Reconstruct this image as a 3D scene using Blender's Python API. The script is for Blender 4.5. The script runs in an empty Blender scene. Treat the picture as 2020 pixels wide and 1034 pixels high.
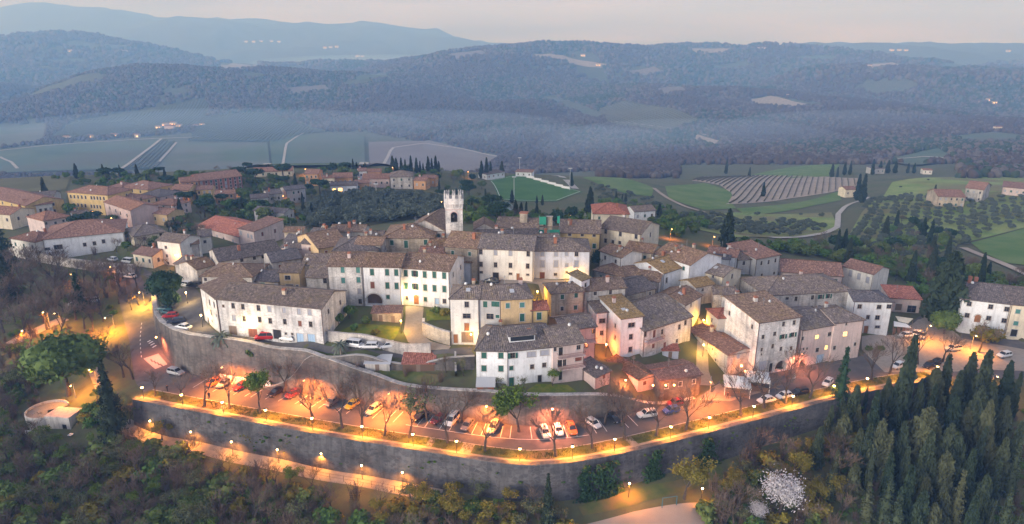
import bpy, math, random, time
import numpy as np
from mathutils import Vector, Matrix
from mathutils.geometry import delaunay_2d_cdt
random.seed(7); rng = np.random.default_rng(7)
T0 = time.time()
sc = bpy.context.scene
R = math.radians
# ---------------------------------------------------------------- camera, sky, sun, exposure
CAMZ, F, PITCH = 78.0, 1347.0, R(17.6)          # focal length in pixels of a 2020 px wide frame
CW, CH = 2020.0, 1034.0
cam = bpy.data.cameras.new('camera'); cam.sensor_width = 36.0; cam.lens = 36.0*F/CW
cam.clip_start = 1.0; cam.clip_end = 40000.0
camo = bpy.data.objects.new('camera', cam); sc.collection.objects.link(camo)
camo.location = (0, 0, CAMZ); camo.rotation_euler = (R(90)-PITCH, 0, 0); sc.camera = camo
SUN_EL, SUN_AZ = R(9.0), R(230.0)               # azimuth clockwise from +Y: left of the view, a little behind the camera
w = bpy.data.worlds.new('World'); sc.world = w; w.use_nodes = True
nt = w.node_tree; nt.nodes.clear()
sky = nt.nodes.new('ShaderNodeTexSky'); sky.sky_type = 'NISHITA'; sky.sun_disc = False
sky.sun_elevation = SUN_EL; sky.sun_rotation = SUN_AZ; sky.altitude = 500; sky.air_density = 1.0; sky.dust_density = 2.6; sky.ozone_density = 2.0
tc = nt.nodes.new('ShaderNodeTexCoord')
mp = nt.nodes.new('ShaderNodeMapping'); mp.inputs['Scale'].default_value = (1.2, 1.2, 14.0)
nz = nt.nodes.new('ShaderNodeTexNoise'); nz.inputs['Scale'].default_value = 2.2; nz.inputs['Detail'].default_value = 5.0
rmp = nt.nodes.new('ShaderNodeValToRGB'); rmp.color_ramp.elements[0].position = .35; rmp.color_ramp.elements[1].position = .68
rmp.color_ramp.elements[0].color = (.30, .30, .30, 1); rmp.color_ramp.elements[1].color = (.92, .92, .92, 1)
mx = nt.nodes.new('ShaderNodeMixRGB'); mx.inputs['Color2'].default_value = (5.15, 5.0, 6.2, 1)   # thin veil of dusk cloud
bg = nt.nodes.new('ShaderNodeBackground'); bg.inputs['Strength'].default_value = 0.095
wo = nt.nodes.new('ShaderNodeOutputWorld')
nt.links.new(tc.outputs['Generated'], mp.inputs['Vector']); nt.links.new(mp.outputs['Vector'], nz.inputs['Vector'])
nt.links.new(nz.outputs['Fac'], rmp.inputs['Fac']); nt.links.new(rmp.outputs['Color'], mx.inputs['Fac'])
nt.links.new(sky.outputs['Color'], mx.inputs['Color1']); nt.links.new(mx.outputs['Color'], bg.inputs['Color'])
nt.links.new(bg.outputs['Background'], wo.inputs['Surface'])
sl = bpy.data.lights.new('sun', 'SUN'); sl.energy = 2.0; sl.angle = R(35); sl.color = (1.0, .97, .96)
so = bpy.data.objects.new('sun', sl); sc.collection.objects.link(so)
sd = Vector((math.sin(SUN_AZ)*math.cos(SUN_EL), math.cos(SUN_AZ)*math.cos(SUN_EL), math.sin(SUN_EL)))
so.rotation_euler = sd.to_track_quat('Z', 'Y').to_euler(); so.location = (0, -60, 150)
sc.view_settings.view_transform = 'Standard'; sc.view_settings.look = 'None'
sc.view_settings.exposure = 0.82; sc.view_settings.gamma = 1.0; sc.view_settings.use_curve_mapping = False
sc.render.engine = 'CYCLES'
sc.cycles.use_denoising = True; sc.cycles.max_bounces = 5; sc.cycles.diffuse_bounces = 3; sc.cycles.glossy_bounces = 2
sc.cycles.transmission_bounces = 2; sc.cycles.volume_bounces = 2; sc.cycles.transparent_max_bounces = 4
sc.cycles.caustics_reflective = False; sc.cycles.caustics_refractive = False; sc.cycles.sample_clamp_indirect = 4.0
try: sc.cycles.use_light_tree = True
except Exception: pass

HAZE = 2.8e-4; MIST = 9.0e-4
# ---------------------------------------------------------------- pixel <-> world helpers (photo pixels, 2020 x 1034)
cP, sP = math.cos(PITCH), math.sin(PITCH)
def ray(px, py):
    r = (px-CW/2)/F; u = (CH/2-py)/F
    return (r, cP+u*sP, -sP+u*cP)
def P(px, py, z):
    d = ray(px, py); t = (z-CAMZ)/d[2]
    return (d[0]*t, d[1]*t, z)
def proj(x, y, z):
    z = z-CAMZ
    dep = y*cP - z*sP; up = y*sP + z*cP
    return CW/2+F*x/dep, CH/2-F*up/dep
def view(x0, y0, s): return lambda x, y: (x0+x/s, y0+y/s)
R1 = view(0,300,3.829); R2 = view(380,300,3.829); R3 = view(860,300,3.829); R4 = view(1300,300,2.794)
R5 = view(280,480,4.7); R6 = view(620,480,4.7); R7 = view(880,520,3.976); R8 = view(1240,480,3.692)
S1 = view(0,560,3.231); S2 = view(260,640,3.976); S3 = view(680,680,3.976); S4 = view(1100,660,3.607)
S5 = view(1540,540,3.977); S6 = view(0,820,2.886); S7 = view(700,820,2.886); S8 = view(1320,680,2.886)

# ---------------------------------------------------------------- objects
C = sc.collection.objects
def tag(o, label=None, cat=None, group=None, kind=None):
    if label: o['label'] = label
    if cat: o['category'] = cat
    if group: o['group'] = group
    if kind: o['kind'] = kind
    return o
def empty(name, loc=(0,0,0), rz=0.0):
    o = bpy.data.objects.new(name, None); C.link(o); o.location = loc; o.rotation_euler = (0,0,rz)
    o.empty_display_size = .3
    return o
def mobj(name, me, parent=None, loc=None, rz=None, mats=None):
    o = bpy.data.objects.new(name, me); C.link(o)
    if parent is not None: o.parent = parent
    if loc is not None: o.location = loc
    if rz is not None: o.rotation_euler = (0,0,rz)
    return o
class MB:
    """collects faces; build() makes ONE mesh"""
    def __init__(s): s.v = []; s.f = []; s.uv = []; s.mi = []
    def face(s, pts, uv=None, mi=0):
        n = len(s.v); s.v.extend(pts); s.f.append(tuple(range(n, n+len(pts))))
        s.uv.append(uv); s.mi.append(mi)
    def box(s, x0, x1, y0, y1, z0, z1, mi=0):
        n = len(s.v)
        s.v += [(x0,y0,z0),(x1,y0,z0),(x1,y1,z0),(x0,y1,z0),(x0,y0,z1),(x1,y0,z1),(x1,y1,z1),(x0,y1,z1)]
        for f in ((0,3,2,1),(4,5,6,7),(0,1,5,4),(1,2,6,5),(2,3,7,6),(3,0,4,7)):
            s.f.append(tuple(n+i for i in f)); s.uv.append(None); s.mi.append(mi)
    def tube(s, pts, rad, n=6, mi=0, cap=True):
        """tapered tube along pts with radius list"""
        rings = []
        for i, p in enumerate(pts):
            p = Vector(p)
            a = Vector(pts[max(i-1,0)]); b = Vector(pts[min(i+1,len(pts)-1)])
            t = (b-a)
            if t.length < 1e-6: t = Vector((0,0,1))
            t.normalize()
            ref = Vector((1,0,0)) if abs(t.x) < .9 else Vector((0,1,0))
            u = t.cross(ref).normalized(); v = t.cross(u)
            k = len(s.v); r = rad[i]
            for j in range(n):
                a_ = 2*math.pi*j/n
                q = p + u*(r*math.cos(a_)) + v*(r*math.sin(a_))
                s.v.append((q.x,q.y,q.z))
            rings.append(k)
        for a, b in zip(rings, rings[1:]):
            for j in range(n):
                s.f.append((a+j, a+(j+1)%n, b+(j+1)%n, b+j)); s.uv.append(None); s.mi.append(mi)
        if cap:
            s.f.append(tuple(rings[-1]+j for j in range(n))); s.uv.append(None); s.mi.append(mi)
    def lathe(s, prof, n=10, c=(0,0,0), mi=0):
        rings = []
        for r, z in prof:
            k = len(s.v)
            for j in range(n):
                a = 2*math.pi*j/n
                s.v.append((c[0]+r*math.cos(a), c[1]+r*math.sin(a), c[2]+z))
            rings.append(k)
        for a, b in zip(rings, rings[1:]):
            for j in range(n):
                s.f.append((a+j, a+(j+1)%n, b+(j+1)%n, b+j)); s.uv.append(None); s.mi.append(mi)
        s.f.append(tuple(rings[-1]+j for j in range(n))); s.uv.append(None); s.mi.append(mi)
    def mesh(s, name, mats, smooth=False):
        me = bpy.data.meshes.new(name); me.from_pydata(s.v, [], s.f)
        if not isinstance(mats, (list, tuple)): mats = [mats]
        for m in mats: me.materials.append(m)
        if len(mats) > 1: me.polygons.foreach_set('material_index', s.mi)
        if any(u is not None for u in s.uv):
            ul = me.uv_layers.new(name='UVMap'); co = []
            for u, f in zip(s.uv, s.f):
                if u is None: co += [0.0]*(2*len(f))
                else:
                    for a in u: co += [a[0], a[1]]
            ul.data.foreach_set('uv', co)
        if smooth: me.polygons.foreach_set('use_smooth', [True]*len(me.polygons))
        me.update(); return me
    def build(s, name, mats, parent=None, smooth=False, **k):
        return mobj(name, s.mesh(name, mats, smooth), parent, **k)
def npmesh(name, v, f, mats, smooth=False):
    """numpy verts (n,3), faces (m,3|4)"""
    v = np.ascontiguousarray(v, np.float32); f = np.ascontiguousarray(f, np.int32)
    me = bpy.data.meshes.new(name); n, k = f.shape
    me.vertices.add(len(v)); me.vertices.foreach_set('co', v.ravel())
    me.loops.add(n*k); me.loops.foreach_set('vertex_index', f.ravel())
    me.polygons.add(n); me.polygons.foreach_set('loop_start', np.arange(0, n*k, k, dtype=np.int32))
    try: me.polygons.foreach_set('loop_total', np.full(n, k, np.int32))
    except Exception: pass
    if smooth: me.polygons.foreach_set('use_smooth', np.ones(n, bool))
    if not isinstance(mats, (list, tuple)): mats = [mats]
    for m in mats: me.materials.append(m)
    me.update(calc_edges=True); me.validate()
    return me

# ---------------------------------------------------------------- materials
M = {}
def _nodes(name):
    m = bpy.data.materials.new(name); m.use_nodes = True
    t = m.node_tree; b = t.nodes['Principled BSDF']
    b.inputs['Specular IOR Level'].default_value = .25
    return m, t, b
def _noise(t, vec, scale, detail=4.0, rough=.6):
    n = t.nodes.new('ShaderNodeTexNoise'); n.inputs['Scale'].default_value = scale; n.inputs['Detail'].default_value = detail
    n.inputs['Roughness'].default_value = rough
    if vec is not None: t.links.new(vec, n.inputs['Vector'])
    return n.outputs['Fac']
def _ramp(t, fac, stops):
    r = t.nodes.new('ShaderNodeValToRGB'); e = r.color_ramp.elements
    while len(e) < len(stops): e.new(.5)
    for el, (p, c) in zip(e, stops): el.position = p; el.color = (c[0], c[1], c[2], 1)
    t.links.new(fac, r.inputs['Fac']); return r.outputs['Color']
def _mix(t, fac, a, b, mode='MIX'):
    n = t.nodes.new('ShaderNodeMixRGB'); n.blend_type = mode
    for s, v in (('Fac', fac), ('Color1', a), ('Color2', b)):
        if isinstance(v, (int, float)): n.inputs[s].default_value = v
        elif isinstance(v, tuple): n.inputs[s].default_value = (v[0], v[1], v[2], 1)
        else: t.links.new(v, n.inputs[s])
    return n.outputs['Color']
def _bump(t, b, h, strength, dist=.05):
    n = t.nodes.new('ShaderNodeBump'); n.inputs['Strength'].default_value = strength; n.inputs['Distance'].default_value = dist
    t.links.new(h, n.inputs['Height']); t.links.new(n.outputs['Normal'], b.inputs['Normal'])
def _pos(t, scale=None):
    g = t.nodes.new('ShaderNodeNewGeometry').outputs['Position']
    if scale:
        m = t.nodes.new('ShaderNodeMapping'); m.inputs['Scale'].default_value = scale; t.links.new(g, m.inputs['Vector']); return m.outputs['Vector']
    return g
def sc3(c, k): return tuple(min(1, x*k) for x in c[:3])
def flat(name, col, rough=.7, metal=0, spec=.3):
    m, t, b = _nodes(name); b.inputs['Base Color'].default_value = (*col, 1); b.inputs['Roughness'].default_value = rough
    b.inputs['Metallic'].default_value = metal; b.inputs['Specular IOR Level'].default_value = spec
    M[name] = m; return m
def noisy(name, col, col2, scale, rough=.9, bump=0, detail=5, lo=.35, hi=.65, scale2=None, col3=None):
    m, t, b = _nodes(name); p = _pos(t)
    n = _noise(t, p, scale, detail); c = _ramp(t, n, [(lo, col), (hi, col2)])
    if scale2:
        n2 = _noise(t, p, scale2, 3); f = _ramp(t, n2, [(.45, (0,0,0)), (.6, (1,1,1))]); c = _mix(t, f, c, col3)
    t.links.new(c, b.inputs['Base Color']); b.inputs['Roughness'].default_value = rough
    if bump: _bump(t, b, n, bump)
    M[name] = m; return m
def stucco(name, col, dirt=.35):
    m, t, b = _nodes(name)
    big = _noise(t, _pos(t), .35, 5); fine = _noise(t, _pos(t), 3.0, 4)
    streak = _noise(t, _pos(t, (1.4,1.4,.12)), 1.0, 4)
    mid_ = _noise(t, _pos(t), 1.1, 5, .7)
    c = _ramp(t, big, [(.3, sc3(col,.84)), (.7, sc3(col,1.08))])
    c = _mix(t, _ramp(t, mid_, [(.54,(0,0,0)), (.68,(.55,)*3)]), c, sc3(col,.66))
    c = _mix(t, _ramp(t, streak, [(.48,(0,0,0)), (.72,(dirt*1.5,)*3)]), c, sc3(col,.5))
    c = _mix(t, _ramp(t, fine, [(.55,(0,0,0)), (.75,(.3,)*3)]), c, (col[0]*.62, col[1]*.58, col[2]*.55))
    t.links.new(c, b.inputs['Base Color']); b.inputs['Roughness'].default_value = .95; _bump(t, b, fine, .25, .03)
    M[name] = m; return m
def stone(name, a, c2, mortar, scale=2.2):
    m, t, b = _nodes(name); p = _pos(t, (1,1,1.7))
    v = t.nodes.new('ShaderNodeTexVoronoi'); v.inputs['Scale'].default_value = scale; t.links.new(p, v.inputs['Vector'])
    v2 = t.nodes.new('ShaderNodeTexVoronoi'); v2.feature = 'DISTANCE_TO_EDGE'; v2.inputs['Scale'].default_value = scale; t.links.new(p, v2.inputs['Vector'])
    sep = t.nodes.new('ShaderNodeSeparateColor'); t.links.new(v.outputs['Color'], sep.inputs['Color'])
    c = _ramp(t, sep.outputs[0], [(.1, a), (.55, c2), (.95, sc3(a,.62))])
    c = _mix(t, _ramp(t, v2.outputs['Distance'], [(.03,(1,1,1)), (.1,(0,0,0))]), c, mortar)
    big = _noise(t, _pos(t), .3, 5); c = _mix(t, _ramp(t, big, [(.4,(0,0,0)),(.7,(.75,)*3)]), c, sc3(mortar,1.1))
    st = _noise(t, _pos(t, (.8,.8,.1)), 1.0, 4); c = _mix(t, _ramp(t, st, [(.47,(0,0,0)),(.68,(.75,)*3)]), c, sc3(a,.42)); s2 = _noise(t, _pos(t, (.16,.16,.22)), 1.0, 5); c = _mix(t, 1.0, c, _ramp(t, s2, [(.3,(.6,.6,.62)),(.5,(1,1,1)),(.7,(1.35,1.3,1.25))]), 'MULTIPLY')
    t.links.new(c, b.inputs['Base Color']); b.inputs['Roughness'].default_value = .95
    _bump(t, b, v2.outputs['Distance'], .6, .08); M[name] = m; return m
def roofmat(name, a, c2, c3, moss=None):
    m, t, b = _nodes(name)
    uv = t.nodes.new('ShaderNodeUVMap').outputs['UV']
    br = t.nodes.new('ShaderNodeMapping'); br.inputs['Scale'].default_value = (4.2, 2.4, 1); t.links.new(uv, br.inputs['Vector'])
    fl = t.nodes.new('ShaderNodeVectorMath'); fl.operation = 'FLOOR'; t.links.new(br.outputs['Vector'], fl.inputs[0])
    wn = t.nodes.new('ShaderNodeTexWhiteNoise'); t.links.new(fl.outputs['Vector'], wn.inputs['Vector'])
    c = _ramp(t, wn.outputs['Value'], [(.0, a), (.45, c2), (.8, c3), (1.0, sc3(c3,1.35))])
    big = _noise(t, _pos(t), .22, 5); c = _mix(t, _ramp(t, big, [(.35,(0,0,0)),(.65,(.6,)*3)]), c, c2)
    if moss:
        mo = _noise(t, _pos(t), .5, 6, .7); c = _mix(t, _ramp(t, mo, [(.52,(0,0,0)),(.66,(.7,)*3)]), c, moss)
    md_ = _noise(t, _pos(t), 1.6, 6, .75); c = _mix(t, 1.0, c, _ramp(t, md_, [(.32,(.42,)*3),(.5,(.95,)*3),(.68,(1.6,)*3)]), 'MULTIPLY')
    wv = t.nodes.new('ShaderNodeTexWave'); wv.inputs['Scale'].default_value = .72; wv.inputs['Distortion'].default_value = .4; wv.inputs['Detail'].default_value = 1
    t.links.new(uv, wv.inputs['Vector'])
    c = _mix(t, _ramp(t, wv.outputs['Fac'], [(.0,(.45,)*3),(.35,(0,0,0))]), c, sc3(a,.45))
    oi = t.nodes.new('ShaderNodeObjectInfo').outputs['Random']; c = _mix(t, 1.0, c, _ramp(t, oi, [(.0,(1.5,1.3,1.12)),(.35,(1.1,1.1,1.14)),(.7,(1.5,1.4,1.32)),(1.0,(1.1,.98,.88))]), 'MULTIPLY')
    t.links.new(c, b.inputs['Base Color']); b.inputs['Roughness'].default_value = .9
    _bump(t, b, wv.outputs['Fac'], .8, .08); M[name] = m; return m
def leaf(name, a, c2, c3=None, rough=.75):
    m, t, b = _nodes(name)
    oi = t.nodes.new('ShaderNodeObjectInfo').outputs['Random']
    n = _noise(t, _pos(t), 1.1, 4)
    c = _ramp(t, n, [(.3, a), (.7, c2)])
    c = _mix(t, _ramp(t, oi, [(.0,(0,0,0)),(1,(.6,)*3)]), c, c3 or sc3(a,1.6))
    t.links.new(c, b.inputs['Base Color']); b.inputs['Roughness'].default_value = rough; b.inputs['Specular IOR Level'].default_value = .15
    M[name] = m; return m
def emit(name, col, strength):
    m, t, b = _nodes(name); b.inputs['Base Color'].default_value = (*col,1)
    b.inputs['Emission Color'].default_value = (*col,1); b.inputs['Emission Strength'].default_value = strength
    M[name] = m; return m

stucco('white', (.80,.81,.82)); stucco('cream', (.74,.65,.50)); stucco('ivory', (.78,.75,.69)); stucco('pink', (.62,.47,.43))
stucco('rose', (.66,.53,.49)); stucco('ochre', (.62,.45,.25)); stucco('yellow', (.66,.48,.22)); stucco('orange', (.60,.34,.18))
stucco('grey', (.46,.45,.44)); stucco('bluish', (.60,.63,.70)); stucco('red', (.42,.17,.14)); stucco('dirty', (.58,.55,.52), .6)
stone('stone', (.52,.48,.44), (.40,.36,.33), (.58,.54,.50)); stone('stone_pale', (.68,.66,.64), (.52,.50,.48), (.68,.66,.64), 2.0)
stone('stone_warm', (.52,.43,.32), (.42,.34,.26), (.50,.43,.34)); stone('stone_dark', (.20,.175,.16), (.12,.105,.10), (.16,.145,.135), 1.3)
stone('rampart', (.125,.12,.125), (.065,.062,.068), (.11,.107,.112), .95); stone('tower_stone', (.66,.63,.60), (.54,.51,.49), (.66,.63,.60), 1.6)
roofmat('tile_grey', (.10,.085,.08), (.155,.13,.12), (.22,.185,.16), (.20,.16,.085))
roofmat('tile_brown', (.13,.085,.06), (.19,.13,.095), (.26,.19,.14), (.23,.17,.08))
roofmat('tile_dark', (.075,.068,.072), (.115,.105,.108), (.16,.145,.145))
roofmat('tile_red', (.24,.085,.06), (.30,.12,.085), (.36,.16,.115))
roofmat('tile_rose', (.16,.09,.068), (.215,.125,.095), (.27,.17,.13))
roofmat('tile_moss', (.20,.14,.065), (.27,.19,.08), (.24,.19,.13), (.33,.23,.08))
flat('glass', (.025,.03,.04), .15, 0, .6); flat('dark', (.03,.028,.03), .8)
flat('green_shutter', (.03,.11,.085), .6); flat('teal_shutter', (.08,.22,.20), .6); flat('brown_shutter', (.20,.075,.05), .6)
flat('grey_shutter', (.36,.37,.42), .7); flat('wood', (.30,.13,.05), .6); flat('bluedoor', (.36,.50,.66), .6); flat('frame_wood', (.22,.16,.12), .6)
flat('surround', (.50,.47,.44), .9); flat('copper', (.12,.085,.075), .5, .3); flat('iron', (.05,.045,.045), .6, .5); flat('white_paint', (.75,.74,.72), .7)
flat('terracotta', (.36,.15,.09), .9); flat('concrete', (.42,.40,.38), .95); flat('net_green', (.04,.30,.20), .7); flat('canvas', (.72,.70,.68), .9)
flat('tin', (.55,.56,.58), .5, .3); flat('plank', (.16,.10,.07), .8); flat('rustred', (.42,.15,.09), .9); flat('goal_blue', (.05,.16,.2), .6); flat('steel', (.30,.31,.32), .5, .6)
noisy('asphalt', (.095,.09,.09), (.15,.14,.138), .35, .92, .1, scale2=.09, col3=(.12,.113,.112))
noisy('gravel', (.30,.26,.22), (.36,.31,.26), 1.2, .95, .2); noisy('paving', (.26,.22,.19), (.34,.29,.24), .8, .9)
noisy('grass', (.075,.10,.03), (.13,.14,.045), .5, .95, .4, scale2=.12, col3=(.17,.13,.06))
noisy('pitch_grass', (.05,.135,.03), (.075,.165,.045), .08, .95); noisy('meadow', (.09,.17,.035), (.16,.215,.065), .05, .95)
noisy('drygrass', (.12,.115,.06), (.16,.15,.08), .05, .95); noisy('soil', (.36,.29,.23), (.45,.37,.29), .08, .95)
noisy('pale_track', (.40,.365,.32), (.48,.44,.385), .3, .95); noisy('field_far', (.075,.12,.075), (.135,.165,.10), .012, .95, detail=8, lo=.3, hi=.7, scale2=.004, col3=(.12,.125,.085)); noisy('field_grey', (.12,.13,.10), (.165,.165,.125), .012, .95, detail=8, scale2=.005, col3=(.10,.14,.08)); noisy('hill_grass', (.16,.24,.055), (.27,.31,.10), .06, .95, scale2=.02, col3=(.20,.18,.08))
noisy('field_tan', (.34,.28,.21), (.40,.33,.25), .01, .95); noisy('field_plough', (.19,.165,.155), (.225,.195,.18), .008, .95)
noisy('teal_court', (.16,.22,.20), (.19,.25,.23), .2, .9); noisy('clay_court', (.36,.28,.23), (.43,.34,.28), .15, .95); noisy('bark', (.055,.045,.04), (.10,.082,.07), 3, .95)
noisy('palebark', (.27,.23,.19), (.36,.31,.26), 3, .95)
leaf('cypress_leaf', (.014,.03,.018), (.036,.058,.032), (.06,.07,.04)); leaf('conifer_leaf', (.02,.036,.022), (.062,.085,.046), (.125,.125,.06))
leaf('olive_leaf', (.07,.092,.068), (.14,.162,.125), (.11,.13,.10)); leaf('green_leaf', (.07,.12,.02), (.15,.22,.03), (.13,.17,.02))
leaf('bush_leaf', (.045,.11,.025), (.11,.20,.04), (.17,.17,.055)); leaf('bud_leaf', (.085,.105,.045), (.15,.165,.075), (.12,.11,.06)); leaf('golden_leaf', (.16,.14,.02), (.26,.22,.04), (.20,.16,.03))  # golden_leaf also carries the lamplight painted on the golden-lit trees
leaf('twig', (.12,.09,.072), (.19,.145,.118), (.15,.10,.07)); leaf('blossom', (.42,.395,.41), (.60,.57,.59), (.54,.51,.53))
leaf('pine_leaf', (.018,.042,.022), (.038,.07,.034)); leaf('dry_leaf', (.15,.075,.045), (.22,.11,.06)); leaf('ivy', (.02,.05,.02), (.05,.09,.03))
leaf('wood_far', (.065,.046,.04), (.11,.08,.068), (.08,.07,.05), .95); leaf('vine', (.10,.095,.06), (.16,.15,.09))
# ---------------------------------------------------------------- houses: where they stand (eave corners read off the photograph, real eave heights)
HS = []
def solve_ze(eL, eR, base):
    B0 = P(*base)
    def f(ze):
        a = P(*eL, ze); b = P(*eR, ze)
        return (b[0]-a[0])*(B0[1]-a[1]) - (b[1]-a[1])*(B0[0]-a[0])
    lo, hi = base[2]+1.5, base[2]+22; fl = f(lo)
    zs = np.linspace(lo, hi, 200); best = min(zs, key=lambda z: abs(f(z)))
    return float(best)
def house(name, label, eL, eR, rid=None, D=None, ze=None, base=None, roof='gable', wm='white', rm='tile_grey', win=(), wl=(), wr=(),
          pitch=.33, chim=0, gz=None, auto=None, gutter=True, over=.35, cat='house', group=None, side=None):
    if base: ze = solve_ze(eL, eR, base); gz = base[2]
    if gz is None: gz = ze-6.5
    A = Vector(P(*eL, ze)); B = Vector(P(*eR, ze)); ex = B-A; W = ex.length; ex.normalize(); ey = Vector((-ex.y, ex.x, 0))
    if D is None:
        if side:                                    # pixel of the rear end of one side eave
            S = Vector(P(*side, ze)); D = max(3, (S-A).dot(ey))
        else:
            best = None
            for d in np.linspace(3, 26, 231):
                h = d/2 if roof not in ('shed',) else d
                q = A + ex*(W*.5) + ey*h; _, yy = proj(q.x, q.y, ze+pitch*h)
                e = abs(yy-rid[1])
                if best is None or e < best[0]: best = (e, d)
            D = float(best[1])
    HS.append(dict(name=name, label=label, A=A, W=W, D=D, ex=ex, ey=ey, ze=ze, gz=gz, roof=roof, wm=wm, rm=rm, win=win, wl=wl, wr=wr,
                   pitch=pitch, chim=chim, auto=auto, gutter=gutter, over=over, cat=cat, group=group))
# --- lower left: the long stone range and the houses behind it
house('stone_range', 'long stone house with blue garage doors above the left car park', R5(690,515), R5(1665,605), rid=R5(1300,408), base=(530,669,11), wm='stone_pale', rm='tile_grey', chim=1,
  win=[(R5, [(755,582,'d',.6,.7),(845,580,'d'),(935,588,'d'),(1080,600,'d'),(1182,610,'w'),(1318,620,'w'),(1457,633,'w'),(1555,640,'w'),
  (855,692,'w'),(948,700,'d'),(1092,708,'d'),(1190,720,'d'),(1325,728,'d'),(1465,745,'b'),(1565,752,'d'),
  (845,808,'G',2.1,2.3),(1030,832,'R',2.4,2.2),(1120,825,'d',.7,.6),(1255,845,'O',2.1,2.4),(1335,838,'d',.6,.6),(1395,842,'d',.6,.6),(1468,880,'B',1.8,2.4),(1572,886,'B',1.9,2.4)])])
house('stone_wing', 'pale angled stone wing facing the left car park', R5(537,397), R5(690,515), D=8, base=(401,629,10.5), wm='stone_pale', rm='tile_brown', roof='shed', pitch=.2,
  win=[(R5, [(628,548,'d'),(670,570,'d'),(640,640,'d'),(690,668,'d',.5,.5),(620,722,'d',.9,1.9),(650,722,'d',.5,.6)])])
house('town_house', 'low hip-roofed stone house behind the long stone range', R5(545,305), R5(1025,312), rid=R5(900,192), ze=18.5, gz=12, roof='hip', wm='stone', rm='tile_brown',
  win=[(R5, [(590,335,'d',.8,1),(710,342,'d'),(828,350,'w',1.1,1.3),(935,355,'d',1,1.6)])])
house('town_house', 'small stone house with one teal shutter beside ochre house', R5(1030,350), R5(1270,355), rid=R5(1215,252), ze=17, gz=12, wm='stone_warm', rm='tile_dark', win=[(R5, [(1120,390,'t',1.2,1.6),(1245,395,'w',1,1.2)])])
house('town_house', 'narrow ochre house with paired window above the stone range', R5(1270,270), R5(1465,272), rid=R5(1400,183), ze=20, gz=12.5, wm='ochre', rm='tile_grey',
  win=[(R5, [(1350,320,'d',1.5,1.2),(1370,408,'G',2,1.7),(1440,405,'d',.7,1)])])
house('town_house', 'grey stone house left of the tall shuttered stone house', R5(1522,315), R5(1715,318), rid=R5(1660,192), ze=20, gz=13.5, wm='stone', rm='tile_grey', win=[(R5, [(1695,350,'d'),(1590,430,'d',.8,1)])])
house('town_house', 'tall stone house with teal shutters left of white palace', R6(125,212), R6(440,215), rid=R6(300,87), base=(680,603,14), wm='stone_pale', rm='tile_brown', chim=1,
  win=[(R6, [(262,240,'t'),(405,238,'t'),(268,345,'t'),(410,340,'t'),(272,457,'w'),(420,445,'w'),(272,560,'d',1.6,.7),(425,540,'d')])])
house('white_palace', 'white house over a wide archway with brown shutter', R6(442,216), R6(796,224), rid=R6(640,95), base=(750,604,14), wm='white', rm='tile_brown', chim=0,
  win=[(R6, [(535,268,'g',1,1.7),(675,270,'g',1,1.7),(760,272,'g',1,1.7),(540,388,'b',1,1.7),(678,392,'g',1,1.7),(763,396,'g',1,1.7),(555,522,'A',4.2,3.2),(683,498,'g',.9,1.1)])])
house('white_palace', 'long white house with rows of green shutters and bright wall lamp', R6(800,226), R6(1250,260), rid=R6(1020,103), base=(840,605,14), wm='white', rm='tile_brown', chim=1,
  win=[(R6, [(848,278,'g',1,1.7),(932,282,'o',.9,1.6),(1024,290,'g',1,1.7),(1113,293,'g',1,1.7),(1204,300,'g',1,1.7),(850,396,'g',1,1.7),(935,402,'o',.9,1.6),(1028,412,'g',1,1.7),(1115,418,'g',1,1.7),(1206,425,'g',1,1.7),
   (858,507,'d',.8,1.1),(945,522,'a',1.4,2.6),(1030,520,'g',.9,1.2),(1138,538,'B',1.1,1.6),(1207,538,'d',.9,1.2)])])
house('corner_block', 'tall pale blue corner block beside the white palace', R6(1250,170), R6(1455,178), side=R6(1292,80), base=(905,562,15.5), wm='bluish', rm='tile_brown', roof='hip',
  win=[(R6, [(1300,210,'d',.8,1.6),(1300,312,'d',.8,1.6)])], wr=[(R6, [(1490,230,'d',.7,1.3)])])
house('palazzo', 'cream palazzo with dark doorway below the bell tower', R3(322,728), R3(735,745), rid=R3(440,628), base=(1000,553,18), wm='ivory', rm='tile_grey', chim=1,
  win=[(R3, [(330,750,'d'),(450,755,'w'),(563,748,'w'),(697,752,'d'),(330,848,'d'),(450,853,'d'),(563,857,'d'),(693,862,'d'),(330,908,'d',.9,.7),(563,920,'d',.9,.6),(693,927,'d',.8,.5),(452,937,'K',1.6,2),(620,945,'D',.8,2)])])
house('palazzo', 'pale blue palazzo with tall grey shutters on the upper square', R3(737,746), R3(1165,750), rid=R3(940,652), base=(1100,550,18), wm='bluish', rm='tile_grey', roof='hipr', chim=1,
  win=[(R3, [(805,770,'w',1,1.2),(907,768,'w',1,1.2),(988,768,'w',.9,1.1),(1062,770,'d',1,1.2),(805,845,'w',1.2,1.9),(907,845,'w',1.2,1.9),(988,855,'w',.8,1),(1062,845,'w',1.2,1.9),(803,932,'b',1.3,1.8),(903,925,'d',.9,.8),(988,908,'d',.6,.6)])])
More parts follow.
